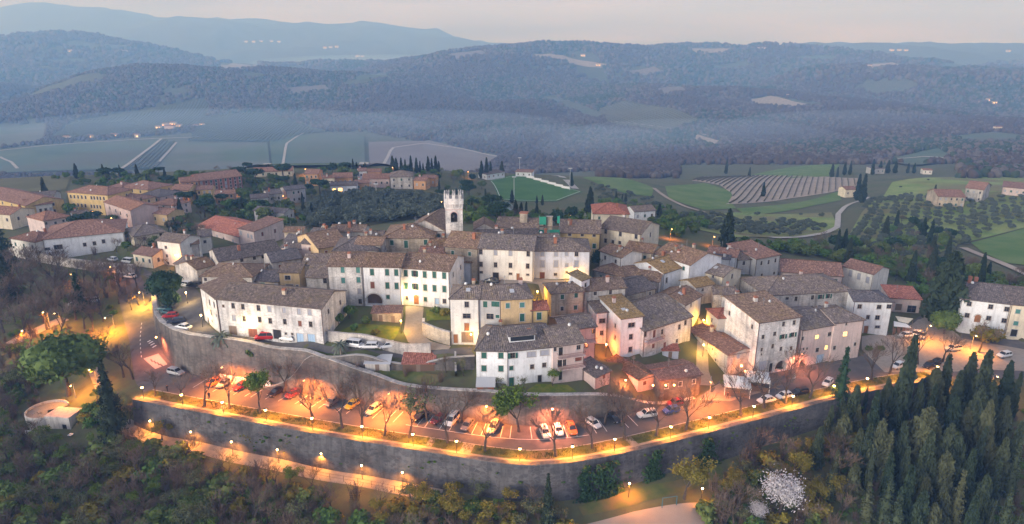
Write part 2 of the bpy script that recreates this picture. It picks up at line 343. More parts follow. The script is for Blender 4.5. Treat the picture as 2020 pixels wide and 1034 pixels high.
# --- church quarter and roofs of the upper town
house('stone_house', 'stone house with hipped roof left of the bell tower', R2(1440,648), R2(1820,648), rid=R2(1640,545), ze=25.5, gz=18, roof='hip', wm='stone_warm', rm='tile_brown', chim=1, win=[(R2, [(1505,685,'g'),(1612,697,'g',1.1,2.2),(1760,682,'g')])])
house('church', 'church nave with big gabled roof beside the bell tower', (800,451), (878,456), D=15, ze=26, gz=18, roof='gablef', wm='stone', rm='tile_brown', pitch=.48)
house('town_roof', 'dark roofed house between pink villa and stone house', R2(820,690), R2(945,700), rid=R2(890,580), ze=22, gz=15, wm='rose', rm='tile_dark', chim=1)
house('town_roof', 'small house with orange tiled roof behind long dark roof', R2(690,602), R2(830,602), rid=R2(760,568), ze=20, gz=13, wm='stone_warm', rm='tile_brown')
house('town_roof', 'house with ochre rimmed roof in the roof cluster', R2(950,730), R2(1170,690), rid=R2(1040,600), ze=22, gz=15.5, wm='ochre', rm='tile_brown', chim=1)
house('town_roof', 'grey roofed house just above the white archway house', R2(1060,748), R2(1400,742), rid=R2(1260,640), ze=23.5, gz=16, wm='stone', rm='tile_dark', roof='hip', chim=1)
house('town_roof', 'rear house with pale chimney above the roof cluster', R2(1040,600), R2(1295,602), rid=R2(1210,552), ze=23, gz=15, wm='dirty', rm='tile_brown', chim=2)
house('town_roof', 'flat gabled house left of the hipped stone house', R2(1300,655), R2(1425,657), rid=R2(1360,598), ze=24, gz=16.5, wm='dirty', rm='tile_grey', chim=1)
house('long_house', 'long stone house with slanting dark roof above car park', R2(200,828), R2(665,752), rid=R2(400,700), ze=18, gz=11.5, wm='stone', rm='tile_dark', chim=1,
  win=[(R2, [(370,805,'d',.9,1),(465,787,'d',.9,1),(530,772,'d',.9,1),(598,762,'d',.9,1)])], wl=[(R2, [(115,820,'d',1,1.8)])])
house('town_roof', 'narrow house with low roof right of slanting dark roof', R2(670,720), R2(830,735), rid=R2(760,690), ze=19.5, gz=13, wm='rose', rm='tile_dark')
house('town_roof', 'grey roofed house behind the ochre house', R2(600,835), R2(820,800), rid=R2(720,745), ze=19.5, gz=13, wm='stone', rm='tile_dark', chim=1)
house('town_roof', 'pinkish low roof behind the grey stone house', R2(830,850), R2(1010,850), rid=R2(960,770), ze=21, gz=14, wm='stone', rm='tile_grey')
house('villa', 'pink villa with plain red roof and white walls', R1(1490,557), R1(1810,642), rid=R1(1715,522), base=(430,470,9), wm='rose', rm='tile_red', pitch=.28, win=[(R1, [(1535,600,'w'),(1590,620,'d'),(1640,640,'w'),(1690,660,'d'),(1760,675,'w')])])
house('villa', 'cream villa with red shutters on its side wall', R2(345,577), R2(465,602), D=13, ze=15, gz=9, wm='rose', rm='tile_rose', roof='shed', pitch=.12, win=[(R2, [(365,610,'w'),(420,632,'w'),(445,640,'w')])], wr=[(R2, [(527,620,'b'),(622,597,'b')])])
house('palazzo', 'cream house with yellow wall behind the green scaffold', R3(932,608), R3(1240,618), rid=R3(1100,515), ze=24, gz=16, wm='yellow', rm='tile_grey', chim=2, win=[(R3, [(1010,620,'d',.9,.7),(1105,625,'d',.9,.7),(1195,632,'d',.9,.7),(1145,690,'d',.7,.7),(1195,710,'g')])])
house('palazzo', 'cream house with bluish gable end on the right of upper town', R3(1242,572), R3(1548,622), rid=R3(1480,508), ze=24, gz=15.5, wm='cream', rm='tile_grey', chim=1, win=[(R3, [(1282,592,'d'),(1393,612,'d'),(1512,635,'d'),(1280,670,'d'),(1335,682,'d'),(1388,685,'d',.9,1)])], wr=[(R3, [(1620,625,'d'),(1693,590,'d'),(1747,578,'d')])])
house('farmhouse', 'house with bright red hipped roof behind the upper town', R3(1190,466), R3(1460,470), rid=R3(1320,385), ze=18, gz=12, roof='hip', wm='cream', rm='tile_red', chim=1)
house('town_roof', 'broad roof with stone lantern right of the bell tower', R3(450,566), R3(770,582), rid=R3(620,498), ze=26, gz=18, wm='cream', rm='tile_grey')
house('town_roof', 'long roof strip behind the cream palazzo', R3(300,655), R3(775,645), rid=R3(560,588), ze=25.3, gz=18, wm='orange', rm='tile_dark', chim=1)
house('town_roof', 'little gabled roof just right of the bell tower', R3(290,582), R3(440,580), D=8, ze=26, gz=18, roof='gablef', wm='stone', rm='tile_brown', pitch=.55)
house('town_roof', 'broad grey roof right of the dark round tree', R3(1240,745), R3(1400,800), rid=R3(1450,720), ze=21, gz=14, wm='ivory', rm='tile_brown', chim=1)
house('town_house', 'white walled house with mossy orange roof and two dark windows', R3(1720,917), R3(1912,852), rid=R3(1650,800), ze=18, gz=12, wm='white', rm='tile_moss', chim=1, win=[(R3, [(1743,970,'d',.8,1.6),(1887,935,'d',.8,1.6)])], wl=[(R3, [(1655,945,'d',.7,1.3),(1600,935,'d',.7,1.3)])])
house('town_roof', 'big dark roof behind the mossy roofed house', (1290,500), (1362,523), rid=(1352,489), ze=19.5, gz=13, wm='white', rm='tile_brown', chim=2)
house('round_house', 'low house with rounded brown roof below the pale palazzo', R3(1190,890), R3(1425,945), rid=R3(1340,830), ze=17, gz=13, roof='hip', wm='stone', rm='tile_brown')
# --- centre
house('white_house', 'tall white house with red door and garage on the upper road', R7(32,275), R7(257,276), rid=R7(180,175), base=(915,681,11), roof='hipl', wm='ivory', rm='tile_grey', chim=1,
  win=[(R7, [(162,322,'d',1,1.4),(162,412,'d',1.8,1.2),(162,497,'D',1.1,1.9),(75,590,'D',1,2.2),(167,578,'G',2.7,2.6)])])
house('grey_house', 'recessed grey house with green shutters between white and ochre houses', R7(259,276), R7(428,284), rid=R7(380,166), ze=22.5, gz=11, wm='grey', rm='tile_grey', win=[(R7, [(307,320,'g'),(387,318,'g',1.9,1.3),(345,415,'d',1.7,1.4),(403,415,'g',.9,.8)])])
house('ochre_house', 'ochre house with bright green shutters in the town centre', R7(430,284), R7(680,270), rid=R7(560,166), ze=22.6, gz=11, wm='ochre', rm='tile_grey', roof='hipr', chim=1, win=[(R7, [(484,330,'t',.9,1.2),(597,325,'t',1.1,1.2),(597,423,'g',1.1,1.9)])])
house('annexe', 'small yellow annexe with red roof beside ochre house', R7(670,368), R7(800,360), rid=R7(720,300), ze=19.5, gz=12, wm='yellow', rm='tile_red', win=[(R7, [(730,412,'g',1.1,1.8)])])
house('stone_house', 'stone house with four dark green windows in the town centre', R7(825,235), R7(1080,217), side=R7(742,160), ze=19.3, gz=12, wm='stone_warm', rm='tile_grey', roof='hipl', win=[(R7, [(912,262,'g',.9,1.2),(1020,250,'g',.9,1.2),(910,355,'d',.8,1.1),(1015,345,'g',.9,1.2)])])
house('stone_house', 'low stone house right of the four-window stone house', R7(1082,216), R7(1410,190), rid=R7(1250,115), ze=18.8, gz=12.5, wm='stone', rm='tile_brown', chim=1, win=[(R7, [(1170,235,'d',.9,1),(1290,225,'d',.8,1.2)])])
house('attic_tower', 'tiny white attic tower with orange roof below the lit palazzo', R7(1062,135), R7(1130,110), D=4, ze=21.6, gz=15, wm='white', rm='tile_moss', roof='shed', pitch=.2)
house('town_roof', 'house with blue grey roof and ochre wall', R7(1410,250), R7(1645,192), rid=R7(1480,125), ze=16.5, gz=11.5, wm='stone_warm', rm='tile_dark', win=[(R7, [(1600,235,'d',.7,.9)])])
house('white_tower_house', 'narrow white house with grey roof, left of the twin white pair', R7(1180,388), R7(1268,380), side=R7(1085,300), ze=15.2, gz=7, wm='white', rm='tile_grey', roof='shed', pitch=.12, win=[(R7, [(1225,450,'d',1.6,1.2),(1220,545,'d',.9,1.2)])])
house('white_tower_house', 'tall white house with mossy orange roof, right of twin pair', R7(1375,435), R7(1548,412), side=R7(1225,300), base=(1268.6,693.5,6.5), wm='white', rm='tile_moss', roof='shed', pitch=.1, chim=1,
  win=[(R7, [(1455,483,'d',1.8,1.2),(1450,575,'d',1,1.4),(1445,675,'d',1,1.4)])], wl=[(R7, [(1327,487,'d',.7,1.1),(1325,580,'d',.7,1.1)])])
house('white_block', 'white house with four green windows above the rampart garden', R7(235,680), R7(476,686), rid=R7(340,500), base=(965,758,7), roof='hipl', wm='white', rm='tile_grey', chim=1, win=[(R7, [(297,720,'g',1.1,1.4),(430,722,'g',1.1,1.4),(297,822,'g',1.1,1.4),(430,824,'g',1.1,1.4),(385,920,'d',.5,.5)])])
house('white_block', 'white house with long attic window band above the rampart garden', R7(478,686), R7(838,652), rid=R7(620,492), base=(1030,760,7), wm='white', rm='tile_grey', chim=1, win=[(R7, [(523,722,'o',1.1,1.3),(670,712,'w',1.9,1.2),(773,700,'w',1.9,1.2),(512,820,'g',.9,1),(675,810,'d',.9,1.1),(770,797,'d',.9,1.1),(513,930,'g',1.1,2.2),(735,912,'K',.9,2)])])
house('balcony_house', 'house with two red railed balconies above the rampart', R7(840,650), R7(1085,615), rid=R7(950,500), base=(1120,752,7), wm='rose', rm='tile_grey', win=[(R7, [(853,665,'d',.7,1),(900,690,'K',1,2),(1040,658,'d',1,1.1),(893,780,'K',1.1,2.1),(930,778,'d',.8,1.6),(1038,745,'b',1.6,1.2),(897,882,'K',.8,2)])])
house('pink_house', 'pink house with one balcony lit from the alley', R7(910,527), R7(1175,492), rid=R7(1000,412), base=(1177,706,6.5), wm='pink', rm='tile_grey', win=[(R7, [(1155,533,'d',.8,1.2),(1100,640,'d',1,1.5)])])
house('stone_house', 'stone house with balcony right of the tall white pair', R8(112,640), R8(462,532), rid=R8(205,415), base=(1300,694,5.5), wm='stone_pale', rm='tile_grey', chim=1, win=[(R8, [(120,665,'d'),(187,660,'b',.9,2),(245,645,'d'),(370,610,'d'),(415,578,'d'),(180,748,'b',.9,1.2),(262,745,'b',.9,1.8),(352,712,'d',.8,1)])])
# --- right
house('town_roof', 'little mossy roofed house above the yellow alley', R8(490,322), R8(622,296), rid=R8(500,258), ze=15.3, gz=10, wm='stone', rm='tile_moss', win=[(R8, [(540,340,'d',.9,.9)])])
house('town_roof', 'house with pale satellite roof left of the alley', R8(410,450), R8(532,378), rid=R8(400,345), ze=13.8, gz=9, wm='white', rm='tile_brown', chim=1, win=[(R8, [(455,450,'d',.7,1)])])
house('cream_house', 'cream house with white gable and skylight at mid right', R8(450,182), R8(690,246), rid=R8(680,150), ze=16, gz=11, wm='cream', rm='tile_grey', win=[(R8, [(500,195,'d',.9,.9),(615,238,'d',.6,.8)])], wr=[(R8, [(755,235,'d'),(775,318,'d',1,1.1)])])
house('grey_house', 'tall grey house with red and grey roof at the rear', R8(930,116), R8(1105,84), side=R8(832,22), ze=15.5, gz=10, wm='grey', rm='tile_rose', roof='shed', pitch=.12, win=[(R8, [(968,145,'d',.9,1.4),(1020,138,'d',.9,1.4),(1070,125,'d',.9,1.4),(970,232,'d',.9,1),(1060,218,'d',.9,1)])])
house('grey_house', 'small grey house left of the tall grey house', R8(800,120), R8(892,116), D=8, ze=15, gz=10, wm='grey', rm='tile_grey', win=[(R8, [(840,145,'d',.9,1.3)])])
house('long_shed', 'long low building with rust brown roof at the rear right', R8(1115,207), R8(1560,242), rid=R8(1380,130), ze=10, gz=5.5, wm='rose', rm='tile_rose')
house('cream_house', 'cream house with three tall shutters at the rear right', R8(1560,167), R8(1785,227), rid=(1722,519), ze=10.5, gz=3, wm='ivory', rm='tile_rose', win=[(R4, [(1055,668,'w',1,2),(1102,685,'w',1,2),(1150,705,'w',1,2)])])
house('broad_house', 'broad stone house with huge grey hipped roof', R8(1000,380), R8(1640,346), rid=R8(1240,237), ze=13.5, gz=6, wm='stone', rm='tile_grey', roof='hip', chim=1, win=[(R8, [(1155,403,'d',1,.8),(1220,405,'d',.9,1.3),(1340,395,'d',.9,1.3),(1400,390,'o',.9,1.3),(1457,385,'o',.9,1.3),(1335,460,'d',.8,.4),(1390,457,'d',.8,.4),(1447,452,'d',.8,.4)])])
house('white_house', 'white house with corner bay beside the cafe awnings', S5(577,216), S5(882,222), rid=S5(660,135), base=(1720,662,2.2), wm='white', rm='tile_dark', roof='hipr', win=[(S5, [(620,258,'d',1.1,1.2),(773,262,'d',1.2,1.2),(855,258,'d',1.3,1.2),(685,342,'d',.9,1.2),(760,345,'d',1.2,1.3),(668,440,'D',1.1,2.2),(760,418,'d',1.3,.8)])])
house('tall_house', 'tall weathered stone house with dark arched portal', R8(950,580), R8(1256,536), side=R8(785,425), base=(1530,731,1), wm='stone_pale', rm='tile_brown', roof='shed', pitch=.12, chim=1, win=[(R8, [(1130,588,'d',.9,1.2),(1207,578,'d',.9,1.2),(1065,660,'d',.9,1.1),(980,683,'d',.9,1.1),(1125,680,'o',1.1,1.2),(1195,667,'o',1.1,1.2),(1050,750,'d',.8,1.2),(970,775,'d',.7,1),(1110,770,'d',.8,1.1),(1185,765,'d',.8,1.1),(968,810,'d',.5,.6),(1110,892,'A',3.4,2.8),(1035,905,'K',1,2.4),(975,890,'w',2.2,2.4)])])
house('pink_house', 'pinkish house lit by the orange street lamp', R8(1265,632), R8(1498,591), rid=R8(1345,487), base=(1600,717,1), wm='rose', rm='tile_grey', win=[(R8, [(1265,695,'d',.8,1),(1373,683,'Y',1.2,1.1),(1465,662,'d',1.2,1.1),(1275,770,'d',.6,.7),(1300,768,'d',.6,.7),(1375,778,'d',1.1,1.2),(1440,760,'Y',1,1.2),(1272,868,'A',2.4,2.2),(1392,850,'B',2.4,2.6)])])
house('pink_house', 'end house with one lit window facing the avenue', R8(1502,582), R8(1716,556), rid=R8(1560,468), base=(1698,703,1), wm='rose', rm='tile_grey', roof='hipr', chim=1, win=[(R8, [(1588,580,'d',.6,.8),(1578,662,'Y',1.3,1.3),(1650,735,'d',.8,1),(1500,762,'d',.9,1.1),(1610,770,'d',.6,.8)])])
house('small_house', 'small pale house with faded red roof by the alley', R8(652,546), R8(802,536), side=R8(550,480), ze=11, gz=5, wm='grey', rm='tile_red', roof='hip')
house('barn', 'old barn with long dark red roof by the alley mouth', R8(722,812), R8(942,772), side=R8(530,612), base=(1436,738,1), wm='stone', rm='tile_rose', roof='gablef', pitch=.2, chim=1, win=[(R8, [(800,825,'w',.8,1.2),(880,805,'w',.8,1.2),(745,880,'w',.8,3)])], wl=[(R8, [(565,800,'K',.9,2),(578,690,'d',.6,.7),(610,770,'d',.6,.7),(632,850,'d',.6,.7)])])
house('low_house', 'low house with brown roof glowing salmon by the street lamp', S4(575,322), S4(712,282), side=S4(432,162), base=(1262,774,2), wm='pink', rm='tile_brown', roof='gablef', pitch=.22, win=[(S4, [(620,345,'b',1,1)])], wl=[(S4, [(500,300,'d',.5,1.6)])])
house('low_house', 'low pink roofed workshop above the lit rampart corner', S4(730,332), S4(1022,282), rid=S4(850,232), ze=5.2, gz=0, wm='stone_dark', rm='tile_rose', pitch=.2)
house('shed_house', 'small shed with corrugated grey roof glowing salmon', S4(268,306), S4(376,258), D=6, ze=8.6, gz=5.5, wm='pink', rm='tile_dark', roof='shed', pitch=.15, win=[(S4, [(330,300,'b',.9,1)])])
house('farmhouse', 'big white house with arched door right of the square', S5(1420,196), S5(1808,240), rid=S5(1600,75), base=(1940,657,3), wm='white', rm='tile_dark', roof='hipl', chim=2, win=[(S5, [(1480,237,'d',1.1,1.3),(1648,260,'d',1.1,1.3),(1782,280,'d',1.1,1.3),(1463,327,'d',1.1,1.3),(1632,350,'d',1.1,1.3),(1763,370,'d',1.1,1.3),(1545,352,'a',1.5,2.2)])])
house('farmhouse', 'dull house end with green shutters at the right edge', S5(1812,241), S5(2150,272), rid=S5(1980,110), ze=12.2, gz=3, wm='cream', rm='tile_dark', win=[(S5, [(1862,297,'t',1.1,1.2),(1845,390,'t',1.1,1.2),(1830,465,'K',1.5,2)])])
house('garage', 'pink garage with terracotta flat roof behind the square', S5(860,190), S5(1106,206), rid=S5(980,100), base=(1800,617,3), wm='rose', rm='tile_red', roof='shed', pitch=.1, win=[(S5, [(925,262,'G',1.8,2),(1028,278,'d',2.4,2.2)])])
# --- village on the left and behind
house('village_house', 'white house with dark garage and long rose roof at far left', R1(320,662), R1(932,602), rid=R1(690,515), base=(200,490,8), wm='white', rm='tile_rose', roof='hip', win=[(R1, [(440,718,'K',2.6,1.6),(640,700,'d',1,1.3),(713,690,'d',1,1.4),(782,675,'d',1,1.4),(340,735,'d',1.5,1)])])
house('village_house', 'low house with hipped grey roof right of the long rose roof', R1(1010,640), R1(1250,602), rid=R1(1120,550), base=(300,481,8.5), wm='cream', rm='tile_grey', roof='hip', win=[(R1, [(1090,655,'d'),(1215,628,'d')])])
house('village_house', 'white house with a bright wall lamp on its corner', R1(1182,668), R1(1360,688), rid=R1(1330,620), base=(330,523,8.5), wm='ivory', rm='tile_grey', chim=1, win=[(R1, [(1253,720,'d',.9,1),(1260,785,'d',.9,1),(1270,840,'d',.9,1)])])
house('stone_house', 'stone annexe with brown roof beside the wall lamp', R1(1365,706), R1(1500,692), D=9, ze=15, gz=8.5, wm='stone', rm='tile_brown', pitch=.3)
house('village_house', 'cream block between the lamp house and pink villa', R1(1500,642), R1(1597,632), D=8, ze=15, gz=9, wm='ivory', rm='tile_grey', win=[(R1, [(1548,678,'d',.9,1)])])
house('village_house', 'pink terrace house with rose roof on the left', R1(785,377), R1(987,442), rid=R1(940,360), base=(228,439,7), wm='pink', rm='tile_rose', win=[(R1, [(830,425,'d'),(875,445,'d'),(910,462,'d'),(830,490,'d'),(870,505,'d'),(905,525,'Y'),(960,480,'d'),(960,535,'d')])])
house('village_palazzo', 'large yellow building with long window rows at upper left', R1(505,302), R1(815,327), rid=R1(660,258), base=(170,422,6), wm='yellow', rm='tile_rose', roof='hip', win=[(R1, [(x,338+(x-560)*.06,'d',.9,1.5) for x in (535,562,590,618,646,690,712,735,758,785)]+[(x,398+(x-560)*.09,'d',.9,1.5) for x in (560,590,618,646,690,712,735,758)]+[(x,440+(x-560)*.09,'d',.9,1.4) for x in (646,690,735)])])
house('village_house', 'yellow villa with skylights on a rose roof', R1(905,266), R1(1120,287), rid=R1(1050,220), ze=11, gz=5, wm='yellow', rm='tile_rose', roof='hip', win=[(R1, [(940,290,'d'),(1000,295,'d'),(1060,300,'d')])])
house('village_house', 'house with dark purple roof right of the pink terrace', R1(1050,326), R1(1205,342), rid=R1(1220,280), ze=11, gz=5, wm='pink', rm='tile_dark', roof='hip', auto=(2,3))
house('village_house', 'yellow house with white terrace roof at upper left', R1(1290,290), R1(1425,290), rid=R1(1380,245), ze=10, gz=4, wm='yellow', rm='tile_rose', auto=(2,3))
house('village_house', 'small yellow house below the red apartment block', R1(1480,287), R1(1602,282), rid=R1(1530,253), ze=9.5, gz=3.5, wm='yellow', rm='tile_rose', auto=(2,3))
house('apartment_block', 'long brick red apartment block on the village ridge', R1(1500,222), R1(1825,182), rid=R1(1660,152), base=(440,379,3), wm='red', rm='tile_rose', auto=(4,9), cat='building')
house('apartment_block', 'left wing of rose roofed flats on the village ridge', R1(1365,232), R1(1500,220), rid=R1(1440,190), ze=12, gz=4, wm='orange', rm='tile_rose', auto=(3,4), cat='building')
house('village_house', 'cream house on the ridge above umbrella pines', R2(455,152), R2(752,142), rid=R2(620,115), base=(540,349,3), wm='cream', rm='tile_rose', auto=(1,6))
house('village_house', 'narrow orange-lit house beside the umbrella pines', R2(845,166), R2(945,166), rid=R2(890,132), ze=9, gz=2, wm='orange', rm='tile_rose', auto=(2,3))  # orange wall colour here and on the next two stands in for lamplight
house('village_house', 'low orange-lit house under a street lamp on the ridge', R2(1060,197), R2(1205,192), rid=R2(1130,158), ze=7, gz=2, wm='orange', rm='tile_rose', auto=(1,4))
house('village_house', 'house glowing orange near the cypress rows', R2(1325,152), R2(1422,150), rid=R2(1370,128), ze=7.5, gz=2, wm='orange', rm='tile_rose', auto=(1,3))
house('village_house', 'long low house with rose roof on the ridge', R2(1280,204), R2(1488,202), rid=R2(1380,165), ze=6.5, gz=1.5, wm='pink', rm='tile_rose', auto=(1,5))
house('village_house', 'square stone house left of the cypress rows', R2(1490,190), R2(1662,186), rid=R2(1570,140), ze=8, gz=1, wm='stone', rm='tile_grey', roof='hip', auto=(2,3))
house('village_house', 'house with two glowing windows above the olive grove', R2(1040,256), R2(1240,252), rid=R2(1140,225), ze=6.5, gz=1.5, wm='bluish', rm='tile_dark', win=[(R2, [(1070,290,'Y',1.8,2),(1115,287,'Y',2.2,2.2),(1180,285,'d',1.2,1.2)])])
house('modern_house', 'grey modern house among dark pines', R2(705,292), R2(852,272), rid=R2(780,255), ze=9, gz=2, wm='grey', rm='tile_dark', auto=(2,4))
house('modern_house', 'grey split level house above the long low house', R2(440,352), R2(572,342), rid=R2(500,318), ze=9.5, gz=4, wm='grey', rm='tile_dark', auto=(1,3))
house('modern_house', 'long low grey house behind the pink villa', R2(460,442), R2(692,462), rid=R2(580,420), ze=11, gz=6.5, wm='grey', rm='tile_dark', auto=(1,5))
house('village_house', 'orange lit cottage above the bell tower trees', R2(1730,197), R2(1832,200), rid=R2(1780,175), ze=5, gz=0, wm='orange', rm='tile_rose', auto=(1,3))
house('village_house', 'yellow house cut by the left edge', (-40,384), R1(195,407), rid=(30,378), ze=12, gz=6, wm='yellow', rm='tile_rose', auto=(2,5))
house('village_house', 'cream house with rose roof and many small windows at left', R1(200,412), R1(395,387), rid=R1(300,352), ze=11.5, gz=6, wm='ivory', rm='tile_rose', auto=(1,5))
house('village_house', 'grey roofed house behind the cream house at left', R1(210,347), R1(402,337), rid=R1(310,300), ze=11, gz=5, wm='grey', rm='tile_grey', auto=(1,3))
house('village_house', 'house with rose pyramid roof above the long rose roof', R1(330,522), R1(527,484), rid=R1(410,446), ze=13, gz=8, wm='rose', rm='tile_rose', roof='hip', win=[(R1, [(350,540,'d',.9,1),(420,535,'d',.9,1),(480,520,'d',.9,1)])])
# --- right hillside
house('hill_farm', 'stone farmhouse with rose roof among the olive rows', R4(1540,245), R4(1690,250), rid=R4(1600,208), ze=-3, gz=-9, wm='stone_warm', rm='tile_rose', auto=(2,5))
house('hill_farm', 'taller stone farmhouse right of the other on the olive hill', R4(1690,198), R4(1790,210), rid=R4(1740,165), ze=-3, gz=-11, wm='stone', rm='tile_rose', auto=(2,3))
house('hill_farm', 'long farmhouse at the right edge of the olive hill', R4(1895,192), R4(2030,205), rid=R4(1960,168), ze=-4, gz=-9, wm='rose', rm='tile_rose', auto=(1,4))
house('hill_farm', 'small cream cottage at the corner of the vineyard', R4(1030,208), R4(1090,206), rid=R4(1060,190), ze=-22, gz=-28, wm='cream', rm='tile_rose', auto=(1,2))
house('hill_farm', 'flat roofed modern house among cypresses on the hill', R4(1175,92), R4(1247,92), D=10, ze=-26, gz=-31, wm='grey', rm='tile_dark', roof='shed', pitch=.02, auto=(1,3))
house('hill_farm', 'lone pale hut on the crest of the olive hill', R4(1458,100), R4(1508,102), D=8, ze=-30, gz=-34, wm='ivory', rm='tile_rose', pitch=.2)
house('clubhouse', 'white clubhouse behind the football pitch', R3(385,172), R3(520,150), D=9, ze=-6, gz=-10, wm='white', rm='tile_dark', roof='shed', pitch=.05, cat='building')
house('clubhouse', 'pale changing rooms at the far end of football pitch', R3(600,150), R3(725,155), D=8, ze=-7, gz=-10.5, wm='white', rm='tile_rose', roof='shed', pitch=.05, cat='building')
house('villa', 'white bungalow among cypresses behind the red hipped roof', R3(1500,452), R3(1660,440), rid=R3(1580,405), ze=6, gz=1, wm='white', rm='tile_grey', auto=(1,3))

# --- more houses of the village and upper town
for lab, a_, b__, rd, ze, gz, wm, rm, rf, au in [
 ('long roof joining the corner block to the cream palazzo', (876,486), (943,491), (905,459), 26, 17, 'stone_warm', 'tile_brown', 'gable', None),
 ('low cream house by the russet shrubs at left', (262,500), (300,506), (280,490), 12.5, 8.5, 'cream', 'tile_rose', 'gable', (1,3)),
 ('rose roofed house between yellow building and pink terrace', (214,392), (262,398), (240,382), 12, 6, 'ochre', 'tile_rose', 'hip', (2,3)),
 ('small ochre house left of the yellow villa', (216,368), (240,371), (228,360), 11, 5, 'ochre', 'tile_rose', 'hip', (2,2)),
 ('low rose house at the left edge of the village', (-30,420), (20,424), (0,408), 12, 7, 'cream', 'tile_rose', 'gable', (1,3)),
 ('cream house below the rose pyramid roof', (20,470), (70,478), (44,458), 12.5, 8, 'ivory', 'tile_rose', 'hip', (1,3)),
 ('white cottage right of the rose pyramid roof', (146,428), (176,424), (160,416), 12, 7.5, 'white', 'tile_grey', 'gable', (1,2)),
 ('ochre cottage beside the silvery conifer', (296,420), (330,424), (312,411), 12, 7, 'ochre', 'tile_rose', 'gable', (1,2)),
 ('orange house below the red apartment block', (424,384), (462,382), (443,375), 9, 4, 'orange', 'tile_rose', 'gable', (2,3)),
 ('pinkish house in front of the yellow villa', (300,402), (344,406), (322,393), 10.5, 5.5, 'rose', 'tile_rose', 'hip', (2,3)),
 ('cream cottage right of the narrow orange-lit house', (636,352), (660,351), (648,346), 8, 3, 'cream', 'tile_rose', 'gable', (1,2)),
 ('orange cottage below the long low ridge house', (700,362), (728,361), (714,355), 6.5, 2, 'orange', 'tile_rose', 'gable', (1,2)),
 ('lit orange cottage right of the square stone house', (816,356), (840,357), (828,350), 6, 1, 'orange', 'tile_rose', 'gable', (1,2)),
 ('white house with terrace on the ridge skyline', (708,338), (724,337), (716,332), 8, 3, 'white', 'tile_rose', 'gable', (1,2)),
 ('stone cottage left of the modern grey house', (528,384), (556,381), (542,374), 9, 4, 'stone', 'tile_dark', 'gable', (1,2)),
 ('brown roofed house between tower and hipped stone house', (842,486), (884,489), (866,471), 24, 18, 'stone_warm', 'tile_brown', 'gable', None),
 ('small rose roofed house before hipped stone house', (826,500), (876,502), (850,488), 24, 17, 'rose', 'tile_rose', 'gable', None),
 ('dark roofed house behind the long slanting roof', (560,476), (598,478), (580,463), 20, 14, 'rose', 'tile_dark', 'gable', None),
 ('stone house left of the hipped stone house', (700,482), (752,484), (726,468), 24.5, 17, 'stone', 'tile_brown', 'gable', None),
 ('narrow roof between the two palazzi and scaffold', (1062,474), (1104,472), (1084,462), 25.5, 18, 'cream', 'tile_grey', 'gable', None),
 ('low house below the bluish gable end', (1232,492), (1286,500), (1262,480), 20, 14, 'cream', 'tile_brown', 'gable', None),
 ('brown roofed house left of the cream skylight house', (1310,508), (1352,516), (1335,496), 19.2, 13, 'stone', 'tile_brown', 'gable', None),
 ('low rear house with rust roof near lone cypress', (1395,500), (1452,508), (1425,490), 16, 11, 'white', 'tile_rose', 'gable', None),
 ('flat roofed white annexe behind the small grey house', (1398,508), (1440,512), (1420,503), 15.8, 11, 'white', 'tile_dark', 'gable', None),
 ('stone house filling the corner by the round roofed house', (1240,548), (1300,556), (1268,535), 16.5, 12, 'stone', 'tile_brown', 'gable', None),
 ('narrow stone house above the yellow alley', (1408,580), (1452,582), (1430,566), 13.5, 8.5, 'stone', 'tile_grey', 'gable', None),
 ('pale wall house behind the tall weathered house', (1448,600), (1486,596), (1466,584), 13, 7, 'dirty', 'tile_grey', 'gable', None),
 ('low stone house left of the holm oak road', (344,520), (392,528), (372,508), 13, 9, 'stone', 'tile_grey', 'gable', None),
 ('small stone outhouse beside the low hip-roofed house', (388,532), (424,522), (402,512), 15.5, 11.5, 'stone', 'tile_brown', 'gable', None)]:
    house('town_house', lab, a_, b__, rid=rd, ze=ze, gz=gz, wm=wm, rm=rm, roof=rf, auto=au, chim=1)
# ---------------------------------------------------------------- terrain
class TPS:
    def __init__(s, pts, lam=2e-3):
        p = np.array(pts, float); s.q = np.stack([np.arctan2(p[:,0], p[:,1]), np.log(np.hypot(p[:,0], p[:,1]))], 1); n = len(p)
        K = s.k(s.q, s.q) + lam*np.eye(n)
        A = np.zeros((n+3, n+3)); A[:n,:n] = K; A[:n,n] = 1; A[:n,n+1:] = s.q; A[n:,:n] = A[:n,n:].T
        s.w = np.linalg.solve(A, np.concatenate([p[:,2], np.zeros(3)]))
    def k(s, a, b):
        d2 = ((a[:,None,:]-b[None])**2).sum(2); return .5*d2*np.log(d2+1e-12)
    def __call__(s, x, y):
        q = np.stack([np.arctan2(x, y).ravel(), np.log(np.hypot(x, y)).ravel()], 1); out = np.empty(len(q))
        for i in range(0, len(q), 20000):
            c = q[i:i+20000]; out[i:i+20000] = s.k(c, s.q)@s.w[:-3] + s.w[-3] + c@s.w[-2:]
        return out.reshape(np.shape(x))
def at(px, py, t):                                  # a point at a given range along a pixel's ray
    d = ray(px, py); return (d[0]*t, d[1]*t, CAMZ+d[2]*t)
